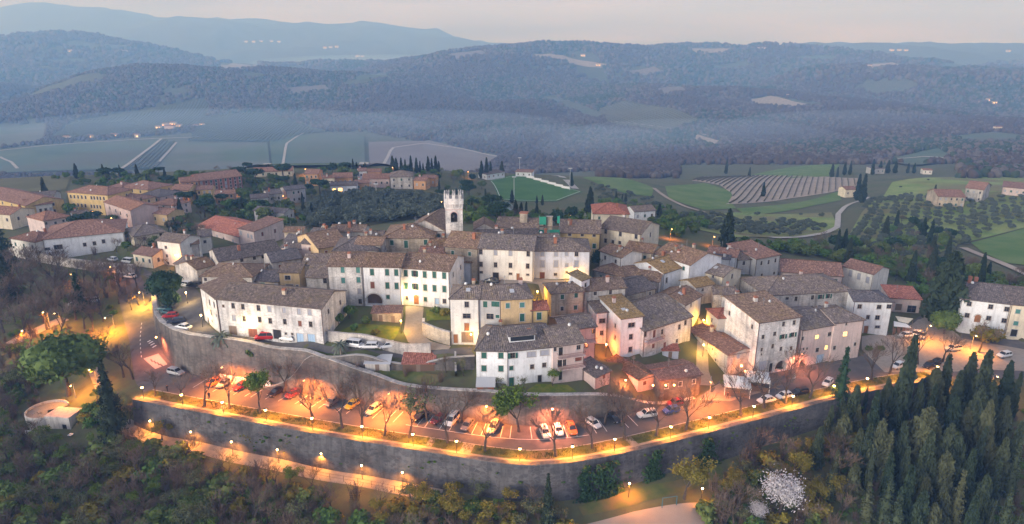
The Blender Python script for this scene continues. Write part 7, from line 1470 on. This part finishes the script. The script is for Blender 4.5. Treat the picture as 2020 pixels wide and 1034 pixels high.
def wall_lamp(px, py, h, label, col, power, glow, out=.9):
    """lamp on a bracket on a house front, or free in front of a rampart when h is None"""
    if h is None:
        a = P(px, py, 5.6); j = int(np.argmin(np.hypot(INL[:,0]-a[0], INL[:,1]-a[1])));
        for z in np.arange(2, 9, .2):
            q = offs(INL, -.25)[j]
            if proj(q[0], q[1], z)[1] <= py: break
        p = Vector((q[0], q[1], z)); n_ = Vector((0,-1,0)); rz = 0
    else:
        d = Vector(ray(px,py)); n3 = Vector((h['ey'].x,h['ey'].y,0)); tt = Vector((h['A'].x,h['A'].y,0)).dot(n3)/d.dot(n3); p = Vector((0,0,CAMZ))+d*tt; rz = math.atan2(h['ex'].y,h['ex'].x)
    root = empty('wall_lamp', p, rz); tag(root, label, 'wall lamp'); mb = MB(); mb.tube([(0,.3,.1),(0,-out*.5,.3),(0,-out,.15)], [.04,.035,.03], 6); mb.build('bracket', M['iron'], root)
    mb = MB(); mb.lathe([(.03,-.3),(.18,-.18),(.2,.0),(.05,.08)], 10, (0,-out,.1)); mb.build('lantern', M[glow], root, True); plight(root, (0,-out,-.45), power, col, .2, h is None and power > 1800)
wall_lamp(809,573,hl('rows of green shutters'),'bright white wall lamp on the long white palace','white',900,'glow_white',1.4); wall_lamp(1134,541,hl('tall grey shutters on the upper'),'bright wall lamp on the pale blue palazzo','yellow',900,'glow_white',1.2); wall_lamp(495,632,hl('blue garage doors'),'bright wall lamp on the long stone house','white',600,'glow_white',1.2)
wall_lamp(351,502,hl('bright wall lamp on its corner'),'bright wall lamp on the corner house at left','warm',600,'glow_warm',1.0); wall_lamp(951,792,None,'orange wall lamp on the inner rampart, left of leafy tree','orange',7000,'glow_orange',2.4); wall_lamp(1096,797,None,'salmon wall lamp on the inner rampart, right of leafy tree','salmon',7000,'glow_salmon',2.4); wall_lamp(332,659,None,'orange wall lamp on the curved left rampart','salmon',3800,'glow_orange',2.4)
wall_lamp(1283,757,None,'small orange lamp on the lit rampart corner, left one','orange',700,'glow_orange',.8); wall_lamp(1309,757,None,'small orange lamp on the lit rampart corner, middle one','orange',700,'glow_orange',.8); wall_lamp(1333,757,None,'small orange lamp on the lit rampart corner, right one','orange',700,'glow_orange',.8)
wall_lamp(1225,746,hl('corrugated grey roof'),'salmon lamp between shed and low house','salmon',1000,'glow_salmon',1.4); wall_lamp(930,655,hl('red door and garage'),'warm lamp above the garage of tall white house','yellow',220,'glow_warm',1.4)
for px, py, lab, col, pw in [(792,644,'short lamp at the corner of the ramp','yellow',900),(1386,640,'yellow lamp at the top of the alley','yellow',700),(1386,690,'yellow lamp half way down the alley','yellow',900),(1060,585,'lamp in the lane behind the yellow annexe','yellow',900),(1195,690,'lamp in the passage beside the twin white houses','orange',700),(370,585,'lamp at the entrance of the left car park','white',900),(400,632,'lamp by the angled stone wing','white',600),(1460,732,'lamp under the white marquee','orange',500),(300,842,'path lamp at the left foot of rampart','warm',1500),(380,864,'path lamp second along the lower path','warm',1500),(550,900,'path lamp below the middle of the left rampart','warm',1500),(715,932,'path lamp at the start of the wire fence','warm',1500),(460,884,'path lamp below the left rampart','warm',1500),(636,908,'path lamp with bright bulb below the rampart','warm',1500),(795,946,'path lamp by the wire fence','warm',1500),(1383,978,'white bulb lamp beside the clay ground','warm',500),(1240,968,'lamp on the grass bank under the rampart','warm',1500)]:  # path lamps besides the bright-bulb one are added to light the lower path
    g = G(px, py+14); root = empty('lantern', g); tag(root, lab, 'street lamp'); mb = MB(); mb.tube([(0,0,-.3),(0,0,3.1)], [.07,.05], 7); mb.build('post', M['iron'], root); mb = MB(); mb.lathe([(.03,0),(.16,.08),(.2,.3),(.04,.42)], 10, (0,0,3.1)); mb.build('lamp_glass', M['glow_warm'], root, True); plight(root, (0,-.35,2.9), pw, col, .18, 'path lamp' in lab or 'bank' in lab or 'clay' in lab)
# ---------------------------------------------------------------- cars
PAINT = {}
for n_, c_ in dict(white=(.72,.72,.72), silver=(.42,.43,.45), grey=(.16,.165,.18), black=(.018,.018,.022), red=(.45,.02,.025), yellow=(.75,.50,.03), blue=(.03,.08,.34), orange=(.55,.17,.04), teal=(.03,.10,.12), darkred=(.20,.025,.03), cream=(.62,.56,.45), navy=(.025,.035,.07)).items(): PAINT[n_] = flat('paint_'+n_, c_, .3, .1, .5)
flat('tyre', (.02,.02,.02), .9); flat('rim', (.35,.35,.36), .4, .7); flat('headlight', (.75,.76,.78), .2, .2, .6); flat('taillight', (.35,.02,.02), .3); flat('plate', (.7,.7,.65), .6); flat('car_glass', (.02,.024,.03), .08, 0, .7)
def loft(mb, st):
    """stations: x, list of (y,z) half section from bottom centre-side to top; mirrored"""
    rings = []
    for x, sec in st:
        k = len(mb.v); ring = [(x,y,z) for y,z in sec]+[(x,-y,z) for y,z in sec[::-1]]; mb.v += ring; rings.append((k,len(ring)))
    for (a,n),(b_,_) in zip(rings, rings[1:]):
        for j in range(n): mb.f.append((a+j, a+(j+1)%n, b_+(j+1)%n, b_+j)); mb.uv.append(None); mb.mi.append(0)
    mb.f.append(tuple(rings[0][0]+j for j in range(rings[0][1]))[::-1]); mb.f.append(tuple(rings[-1][0]+j for j in range(rings[-1][1]))); mb.uv += [None,None]; mb.mi += [0,0]
def car_meshes(kind):
    L_, W_, Hh, belt, hood, roof0, roof1, wsh, rear = {'hatch':(3.9,1.68,1.48,.92,.86,-1.45,.25,.95,-1.85),'sedan':(4.4,1.74,1.45,.90,.85,-1.0,.25,1.05,-1.65),'suv':(4.4,1.82,1.68,1.05,1.0,-1.75,.35,1.0,-2.05),'van':(4.6,1.86,1.92,1.12,1.02,-2.1,.75,1.5,-2.22),'wagon':(4.5,1.76,1.48,.92,.86,-1.75,.3,1.05,-2.1)}[kind]
    a = L_/2; w_ = W_/2; f = {}
    sec = lambda ww, zb, zt: [(ww*.82,zb),(ww,zb+.16),(ww,zt-.2),(ww*.93,zt)]
    mb = MB(); loft(mb, [(-a,sec(w_*.86,.34,belt-.14)),(-a+.18,sec(w_*.97,.24,belt)),(-a*.5,sec(w_,.2,belt)),(wsh-.1,sec(w_,.2,belt)),(wsh+.15,sec(w_,.2,hood)),(a-.3,sec(w_*.95,.24,hood-.12)),(a,sec(w_*.82,.34,hood-.3))]); f['body'] = mb.mesh('body', M['white_paint'], False)
    mb = MB(); g = lambda ww, zt: [(ww*.9,belt-.02),(ww*.9,belt),(ww*.80,zt-.06),(ww*.72,zt)]; t_ = Hh-.03
    loft(mb, [(rear,[(w_*.88,belt-.02),(w_*.88,belt),(w_*.87,belt+.02),(w_*.8,belt+.03)]),(roof0,g(w_,t_-.03)),((roof0+roof1)/2,g(w_,t_)),(roof1,g(w_,t_-.03)),(wsh,[(w_*.88,belt-.05),(w_*.88,belt-.04),(w_*.87,belt-.02),(w_*.8,belt-.01)])]); f['cabin_glass'] = mb.mesh('cabin_glass', M['car_glass'])
    mb = MB(); loft(mb, [(roof0-.12,[(w_*.74,t_-.07),(w_*.76,t_-.05),(w_*.72,t_-.02),(w_*.6,t_+.01)]),((roof0+roof1)/2,[(w_*.79,t_-.05),(w_*.8,t_-.02),(w_*.74,t_+.02),(w_*.6,t_+.04)]),(roof1+.06,[(w_*.74,t_-.08),(w_*.76,t_-.05),(w_*.7,t_-.01),(w_*.6,t_+.01)])]); f['roof'] = mb.mesh('roof', M['white_paint'])
    mb = MB()
    for s in (-1,1):
        for x0, x1 in ((wsh-.02,roof1+.05),(rear+.02,roof0-.04),((roof0+roof1)/2-.04,(roof0+roof1)/2-.02)):
            p0 = (x0, s*w_*.9, belt); p1 = (x1, s*w_*.78, t_-.06); mb.tube([p0,p1], [.05,.045], 4)
    f['pillars'] = mb.mesh('pillars', M['white_paint'])
    r = .32 if kind != 'suv' else .36; mb = MB(); n = 12
    for (rr_, y0, y1) in ((r,-.1,.1),):
        for j in range(n):
            a0, a1 = 2*math.pi*j/n, 2*math.pi*(j+1)/n; q = lambda a_, y: (rr_*math.cos(a_), y, rr_*math.sin(a_)); mb.face([q(a0,y0),q(a1,y0),q(a1,y1),q(a0,y1)])
        mb.face([(rr_*math.cos(2*math.pi*j/n), y0, rr_*math.sin(2*math.pi*j/n)) for j in range(n)]); mb.face([(rr_*math.cos(2*math.pi*j/n), y1, rr_*math.sin(2*math.pi*j/n)) for j in range(n)][::-1])
    f['wheel'] = mb.mesh('wheel', M['tyre']); mb = MB()
    for y in (-.106,.106): mb.face([(r*.62*math.cos(2*math.pi*j/n), y, r*.62*math.sin(2*math.pi*j/n)) for j in range(n)])
    f['rim'] = mb.mesh('rim', M['rim']); mb = MB(); mb.box(-.03,.04,-.17,.17,-.07,.07); f['headlight'] = mb.mesh('headlight', M['headlight']); f['taillight'] = mb.mesh('taillight', M['taillight'])
    f['dims'] = (a, w_, r, belt, hood); return f
CARM = {k: car_meshes(k) for k in ('hatch','sedan','suv','van','wagon')}
CPOS = []
def car(kind, paint, c, to, label, group='parked cars'):
    """c: pixel of the middle of the car on the ground, to: pixel it points towards"""
    z0 = G(*c); z1 = G(*to); f = CARM[kind]; a, w_, r, belt, hood = f['dims']; rz = math.atan2(z1[1]-z0[1], z1[0]-z0[0])
    hz = [Hz(z0[0]+math.cos(rz)*s*1.3-math.sin(rz)*k*.7, z0[1]+math.sin(rz)*s*1.3+math.cos(rz)*k*.7) for s in (-1,1) for k in (-1,1)]
    zz = max(hz)+.09 if max(hz)-min(hz) < 1.5 else z0[2]+.09
    root = empty('car', (z0[0], z0[1], zz), rz); tag(root, label, 'car' if kind != 'van' else 'van', group)
    for nm in ('body','roof','pillars'):
        o_ = mobj(nm, f[nm], root); o_.material_slots[0].link = 'OBJECT'; o_.material_slots[0].material = PAINT[paint]
    mobj('cabin_glass', f['cabin_glass'], root)
    for x in (-a*.62, a*.64):
        for y in (-w_+.12, w_-.12): o_ = mobj('wheel', f['wheel'], root, (x,y,r)); mobj('rim', f['rim'], o_)
    for y in (-w_*.62, w_*.62): mobj('headlight', f['headlight'], root, (a-.08,y,hood-.28)); mobj('taillight', f['taillight'], root, (-a+.03,y,belt-.3))
def car2(kind, paint, front, rear, label): car(kind, paint, ((front[0]+rear[0])/2,(front[1]+rear[1])/2), front, label)
car2('suv','silver',(365,743),(330,735),'silver car driving on the left avenue')
for k, p, f_, r_, l in [('wagon','orange',(416,764),(433,752),'orange-lit car parked first from the left'),('hatch','silver',(433,768),(452,755),'silver car parked beside orange-lit car'),('sedan','red',(467,772),(486,760),'bright red car parked at left of inner rampart'),('sedan','black',(534,785),(558,772),'black car behind the leafy tree'),('hatch','darkred',(566,789),(590,775),'dark red car right of the leafy tree'),('hatch','grey',(647,804),(662,792),'grey car right of the tall lamp'),('hatch','yellow',(685,811),(706,796),'yellow car in the middle of the parking row'),('wagon','cream',(729,819),(746,806),'cream car right of the yellow car'),  # orange-lit car: the lamplight is put into its orange paint
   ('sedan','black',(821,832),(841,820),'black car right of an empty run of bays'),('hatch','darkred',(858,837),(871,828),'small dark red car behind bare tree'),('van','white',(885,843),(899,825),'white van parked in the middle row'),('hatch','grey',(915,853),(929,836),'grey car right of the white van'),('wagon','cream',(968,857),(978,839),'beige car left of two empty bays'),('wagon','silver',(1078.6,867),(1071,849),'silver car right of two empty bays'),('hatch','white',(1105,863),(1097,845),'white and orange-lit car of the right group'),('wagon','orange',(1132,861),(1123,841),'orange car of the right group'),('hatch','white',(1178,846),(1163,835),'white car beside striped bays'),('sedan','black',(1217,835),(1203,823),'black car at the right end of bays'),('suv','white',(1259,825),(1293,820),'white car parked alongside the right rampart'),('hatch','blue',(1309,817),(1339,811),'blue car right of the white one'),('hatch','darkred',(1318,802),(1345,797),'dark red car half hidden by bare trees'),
   ('sedan','white',(1495,797),(1527,790),'white car on the right avenue, left of three'),('hatch','white',(1531,789),(1560,782),'white car on the right avenue, middle of three'),('suv','black',(1563,782),(1590,776),'black car on the right avenue, right of three'),('hatch','white',(1628,764),(1636,756),'white car half hidden by big conifer'),('hatch','white',(1774,668),(1796,664),'white car beside the cafe awning'),('van','white',(1798,663),(1816,668),'white van on the square by the awning'),('wagon','cream',(1867,694),(1892,690),'pale car on the lit square'),('hatch','white',(1968,708),(1992,702),'white car far right behind cypresses'),('hatch','black',(1826,729),(1838,723),'black car on the striped bays, left one'),('hatch','black',(1840,724),(1850,717),'black car on the striped bays, right one'),('hatch','white',(1764,729),(1776,724),'white car behind the tall right cypress'),('sedan','grey',(1825,603),(1848,602),'grey car in front of the pink garage'),
   ('hatch','teal',(313,620),(338,612),'dark teal car, first of the left car park'),('hatch','teal',(318,627),(344,618),'dark green car, second of the left car park'),('hatch','red',(323,634),(350,625),'red car in the left car park'),('wagon','navy',(334,642),(362,633),'dark blue car in the left car park'),('sedan','white',(345,652),(380,646),'white car nearest the edge of left car park'),('van','red',(508,670),(538,671),'red van before the long stone house'),('hatch','white',(554,674),(582,676),'white car before the blue garage doors'),('van','white',(683,686),(707,687),'white van, left of three by the garden wall'),('wagon','white',(713,689),(743,690),'white car, middle of three by the garden wall'),('hatch','white',(750,690),(778,690),'white car, right of three by the garden wall'),('suv','white',(360,570),(374,567),'white car at the back of the left car park'),('suv','black',(378,570),(390,568),'black car at the back of the left car park'),
   ('van','white',(242,518),(262,520),'white van on the upper left road'),('hatch','silver',(275,522),(292,524),'silver car on the upper left road'),('hatch','white',(214,514),(230,516),'white car on the upper left road, left one'),('sedan','white',(246,548),(268,550),'white car under the lit left wall'),('hatch','white',(140,606),(158,602),'white car in the left park, nearest'),('hatch','silver',(160,600),(176,596),'silver car in the left park'),('hatch','white',(176,600),(190,596),'white car in the left park, right one'),('sedan','black',(955,559),(985,560),'black car below the cream palazzo')]:
    car2(k, p, f_, r_, l)
# ---------------------------------------------------------------- people (tiny in the photograph)
def clothes(name, top, low_):
    m, t, b = _nodes(name); tc_ = t.nodes.new('ShaderNodeTexCoord'); sp = t.nodes.new('ShaderNodeSeparateXYZ'); t.links.new(tc_.outputs['Object'], sp.inputs[0])
    r = t.nodes.new('ShaderNodeValToRGB'); r.color_ramp.interpolation = 'CONSTANT'; e = r.color_ramp.elements; e[0].position = 0; e[0].color = (*low_,1); e[1].position = .475; e[1].color = (*top,1)
    for ps, c_ in ((.80,(.45,.28,.2)),(.905,(.05,.035,.025))): q = e.new(ps); q.color = (*c_,1)
    dv = t.nodes.new('ShaderNodeMath'); dv.operation = 'DIVIDE'; dv.inputs[1].default_value = 1.85; t.links.new(sp.outputs['Z'], dv.inputs[0]); t.links.new(dv.outputs[0], r.inputs['Fac']); t.links.new(r.outputs['Color'], b.inputs['Base Color']); b.inputs['Roughness'].default_value = .9; return m
def person(px, py, rz, top, low_, label, i):
    J = [(0,0,.95),(0,0,1.2),(0,0,1.42),(0,0,1.54),(0,.02,1.66),(0,.02,1.76), (.1,.0,.9),(.12,.14,.5),(.12,.05,.08),(.12,.2,.05), (-.1,0,.9),(-.12,-.04,.5),(-.12,-.22,.09),(-.12,-.08,.05), (.19,0,1.40),(.25,-.05,1.13),(.24,.10,.9), (-.19,0,1.40),(-.25,.05,1.13),(-.24,.16,.92)]
    E = [(0,1),(1,2),(2,3),(3,4),(4,5),(0,6),(6,7),(7,8),(8,9),(0,10),(10,11),(11,12),(12,13),(2,14),(14,15),(15,16),(2,17),(17,18),(18,19)]
    rd = [.15,.15,.15,.06,.10,.085,.10,.075,.055,.045,.10,.075,.055,.045,.065,.05,.042,.065,.05,.042]
    me = bpy.data.meshes.new('person'); me.from_pydata(J, E, []); o_ = mobj('person', me, None, G(px,py), rz); o_.location.z += .08; sk = o_.modifiers.new('skin','SKIN'); o_.modifiers.new('sub','SUBSURF').render_levels = 1
    for v, r_ in zip(me.skin_vertices[0].data, rd): v.radius = (r_, r_*.85)
    me.skin_vertices[0].data[0].use_root = True; me.materials.append(clothes('clothes', top, low_)); tag(o_, label, 'person')
for i, a in enumerate([(413,787,.4,(.03,.03,.04),(.03,.03,.05),'person in dark clothes walking on the left avenue'),(331,773,1.2,(.05,.05,.06),(.02,.02,.03),'person walking alone near the left painted bay'),(1435,787,2.0,(.04,.03,.03),(.03,.03,.03),'person in dark clothes on the orange forecourt'),(187,672,.8,(.06,.04,.04),(.03,.03,.05),'person on the left road bend')]): person(*a, i)
# ---------------------------------------------------------------- fences, goal, masts, signs
def fence(label, L, step, h_, zf, mat_='steel', rails=2):
    root = empty('railing', (L[0][0], L[0][1], zf(*L[0][:2]))); tag(root, label, 'fence'); o0 = root.location
    pm = MB(); pm.box(-.03,.03,-.03,.03,-.2,h_); me = pm.mesh('post', M[mat_])
    for p in L[::step]: mobj('post', me, root, (p[0]-o0.x, p[1]-o0.y, zf(p[0],p[1])-o0.z))
    for k in range(rails):
        mb = MB(); z = h_*(k+1)/rails-.03; mb.tube([(p[0]-o0.x, p[1]-o0.y, zf(p[0],p[1])-o0.z+z) for p in L], [.025]*len(L), 4); mb.build('rail', M[mat_], root)
ed = offs(INL, 1.4); sel = [tuple(p) for p in ed if P(304,612,3)[0]-2 < p[0] < P(446,757,0)[0]]; fence('thin railing round the edge of left car park', sel, 1, 1.0, Hz)
lp = smoothline([G(*p) for p in [(600,936),(660,948),(720,960),(804,976),(866,990)]], 3.0); fence('wire fence on posts along the lower path', [tuple(p[:2]) for p in lp], 1, 1.5, Hz, 'iron', 2)
g = G(1320,1000); root = empty('goal_frame', g, R(12)); tag(root, 'blue metal goal frame on the clay ground', 'goal')
for x in (-1.5,1.5): mb = MB(); mb.box(x-.05,x+.05,-.05,.05,-.2,2.2); mb.build('post', M['goal_blue'], root)
mb = MB(); mb.box(-1.55,1.55,-.05,.05,2.202,2.3); mb.build('crossbar', M['goal_blue'], root)
for base, top, lab in [((1014,398),350,'floodlight mast at the near side of football pitch'),((1025,343),312,'floodlight mast at the far end of football pitch'),((1124,376),333,'floodlight mast at the right corner of football pitch'),((743,392),364,'pale mast in the olive grove')]:
    g, h_ = tp(base, top); root = empty('floodlight_mast', g); tag(root, lab, 'mast'); mb = MB(); mb.tube([(0,0,-.3),(0,0,h_)], [.22,.12], 7); mb.build('mast', M['tin'], root); mb = MB(); mb.box(-1.2,1.2,-.2,.2,h_,h_+.5); mb.build('lamp_bank', M['tin'], root)
for k in range(7):                                    # white benches beside the pitch
    a = G(1032+k*14, 348+k*4.1); mb = MB(); mb.box(-3,3,-.5,.5,0,.9); mb.box(-3,3,.3,.5,.902,1.6); o_ = mb.build('dugout', M['white_paint'], None, loc=a, rz=R(-35)); tag(o_, 'white dugout in the line beside the football pitch, %s from the left' % ORD[k], 'dugout', 'dugouts of the pitch')
g = G(1566,748); root = empty('sign_board', g, R(20)); tag(root, 'white standing sign board before the pink house', 'sign'); mb = MB(); mb.box(-.4,.4,-.03,.03,.2,1.5); mb.build('board', M['white_paint'], root); mb = MB(); mb.box(-.35,-.3,-.05,.05,-.1,.2); mb.box(.3,.35,-.05,.05,-.1,.2); mb.build('feet', M['steel'], root)
L = np.array([INL[i] for i in range(len(INL)) if P(432,753,0)[0] < INL[i][0] < P(548,766,0)[0]]); q0 = offs(L, -1.0); mb = MB(); 
for a, b_ in zip(q0, q0[1:]): mb.face([(a[0],a[1],.1),(b_[0],b_[1],.1),(b_[0],b_[1],2.4),(a[0],a[1],2.4)]); mb.face([(a[0],a[1],2.4),(b_[0],b_[1],2.4),(b_[0],b_[1]+.12,2.4),(a[0],a[1]+.12,2.4)])
o_ = mb.build('hoarding', M['white_paint']); tag(o_, 'long white hoarding at the foot of inner rampart', 'hoarding')
# ---------------------------------------------------------------- far hamlets with lit windows
def hamlet(px, py, w_, label, wm='cream', lit=2, rz=0.0):
    g = G(px, py); h_ = w_*.45; d_ = w_*.6; root = empty('hamlet_house', (g[0],g[1],g[2]+1.0), rz); tag(root, label, 'house', 'far hamlet houses'); mb = MB(); mb.box(-w_/2,w_/2,0,d_,-3,h_); mb.build('wall', M[wm], root)
    rb = MB(); slab(rb, [(-w_/2-.5,-.5,h_+.2),(w_/2+.5,-.5,h_+.2),(w_/2+.5,d_/2,h_+w_*.13+.2),(-w_/2-.5,d_/2,h_+w_*.13+.2)], .2); slab(rb, [(w_/2+.5,d_+.5,h_+.2),(-w_/2-.5,d_+.5,h_+.2),(-w_/2-.5,d_/2,h_+w_*.13+.2),(w_/2+.5,d_/2,h_+w_*.13+.2)], .2); rb.build('roof', M['tile_rose'], root)
    for k in range(lit): x = w_*((k+.5)/lit-.5); mb = MB(); mb.box(x-.9,x+.9,-.08,-.003,h_*.25,h_*.25+1.9); mb.build('window', M['far_window'], root)
emit('far_window', (1.0,.52,.22), 4.0)
for i, (px, py, w_, lit) in enumerate([(312,255,14,2),(326,250,16,3),(340,248,16,3),(352,252,14,2),(334,258,22,2),(398,249,12,1),(131,276,14,2),(178,273,12,1),(225,271,14,2),(268,272,14,2),(385,252,12,1)]): hamlet(px, py, w_, 'lit house of the valley hamlet, %s from the left' % ORD[[6,7,9,10,8,11,0,1,2,3,4][i] if i < 11 else i], random.choice(('cream','rose','stone')), lit)
for i, (px, py, w_) in enumerate([(138,103,26),(235,104,30),(246,104,26),(485,84,34),(500,84,34),(515,83,34),(535,83,34),(550,84,34),(641,96,36),(652,95,36),(664,94,36),(705,113,40),(715,113,34),(1180,131,24),(1150,112,22),(1500,99,28),(1510,98,26),(1760,101,28),(1775,101,28),(1788,101,26),(1963,205,14),(1952,200,16),(1935,205,14),(1715,133,20),(1970,258,14),(1557,191,14),(1475,95,22),(1990,103,30)]): hamlet(px, py, w_, 'far lit house on the hills, %s when counted from the left' % ORD[i], 'cream', 2 if i % 3 else 1)
# ---------------------------------------------------------------- haze
hz_m = bpy.data.materials.new('haze_air'); hz_m.use_nodes = True; t = hz_m.node_tree; t.nodes.clear(); pv = t.nodes.new('ShaderNodeVolumePrincipled'); oo = t.nodes.new('ShaderNodeOutputMaterial'); t.links.new(pv.outputs['Volume'], oo.inputs['Volume'])
pv.inputs['Color'].default_value = (.25,.51,1.0,1); pv.inputs['Absorption Color'].default_value = (1,1,1,1); pv.inputs['Density'].default_value = HAZE; pv.inputs['Anisotropy'].default_value = .0
mb = MB(); mb.box(-12800,12800,-150,12900,float(GZ.min())-30,float(max(GZ.max(),CAMZ))+40); hzo = mb.build('haze', hz_m); tag(hzo, 'pale blue dusk haze in the valley air', 'haze', None, 'stuff')
ms_m = bpy.data.materials.new('mist_air'); ms_m.use_nodes = True; t = ms_m.node_tree; t.nodes.clear(); pv = t.nodes.new('ShaderNodeVolumePrincipled'); oo = t.nodes.new('ShaderNodeOutputMaterial'); t.links.new(pv.outputs['Volume'], oo.inputs['Volume'])
pv.inputs['Color'].default_value = (.38,.62,1.0,1); pv.inputs['Absorption Color'].default_value = (1,1,1,1); pv.inputs['Density'].default_value = MIST
for px, py, tt, rx, ry, rz_, lab in [(430,258,1650,560,320,48,'pale blue mist lying over the left valley fields'),(860,262,1750,380,260,55,'pale blue mist along the foot of the central hill'),(1380,288,1350,330,220,50,'pale blue mist in the right valley'),(760,124,5000,1000,400,60,'pale mist far behind the wooded ridge'),(1700,262,1600,350,230,50,'pale blue mist below the far right hamlet'),(1100,285,1500,300,200,40,'pale blue mist in the wood behind football pitch')]:
    c = at(px, py, tt); mb = MB(); mb.lathe([(math.sin(x)*.999+.001, -math.cos(x)) for x in np.linspace(0.02, math.pi-.02, 13)], 24); o_ = mb.build('mist', ms_m, None, True, loc=c); o_.scale = (rx, ry, rz_); tag(o_, lab, 'mist', None, 'stuff')
# labels: say where in its group each look-alike stands
def regroup():
    by = {}
    for o_ in sc.objects:
        if o_.parent is None and 'label' in o_ and 'group' in o_ and o_.get('kind') is None: by.setdefault((o_['group'], o_['label']), []).append(o_)
    for (gr, lb), L_ in by.items():
        if len(L_) < 2: continue
        P_ = [proj(*o_.location) for o_ in L_]
        if gr == 'conifers of the lower right wood':
            for k, i in enumerate(sorted(range(len(L_)), key=lambda i: P_[i][0])): L_[i]['label'] = lb.replace(' in the crowded wood at the lower right','').replace(' in the crowded wood at lower right','') + ' in lower right wood, %s such from the left' % ORD[k]
            continue
        if gr == 'cypresses on the plateau':
            for o_, (x, y) in zip(L_, P_): o_['label'] = 'distant cypress ' + ('above the left village' if x < 650 else 'on the ridge left of the bell tower' if x < 900 else 'around the football pitch' if x < 1150 else 'behind the upper town' if x < 1340 else 'near the pale vineyard' if x < 1610 else 'on the hill of olives')
        else:
            xs = sorted(p[0] for p in P_); ys = sorted(p[1] for p in P_); n = len(xs)
            if n <= 8:
                for k, i in enumerate(sorted(range(n), key=lambda i: P_[i][0])): L_[i]['label'] = lb + ', %s such from the left' % ORD[k]
                continue
            if n > 36:
                q5 = [xs[n*k//5] for k in range(1,5)]; q3 = [ys[n*k//3] for k in range(1,3)]
                for o_, (x, y) in zip(L_, P_): o_['label'] = lb + ', %s %s part' % (('top','middle','bottom')[sum(y >= v for v in q3)], ('far left','left','central','right','far right')[sum(x >= v for v in q5)])
                continue
            for o_, (x, y) in zip(L_, P_):
                h_ = 'left' if x < xs[n//3] else 'middle' if x < xs[2*n//3] else 'right'; v_ = 'upper' if y < ys[n//2] else 'lower'; o_['label'] = lb + ', %s %s part' % (v_, h_)
regroup()
print('done', time.time()-T0, 'objects', len(sc.objects))
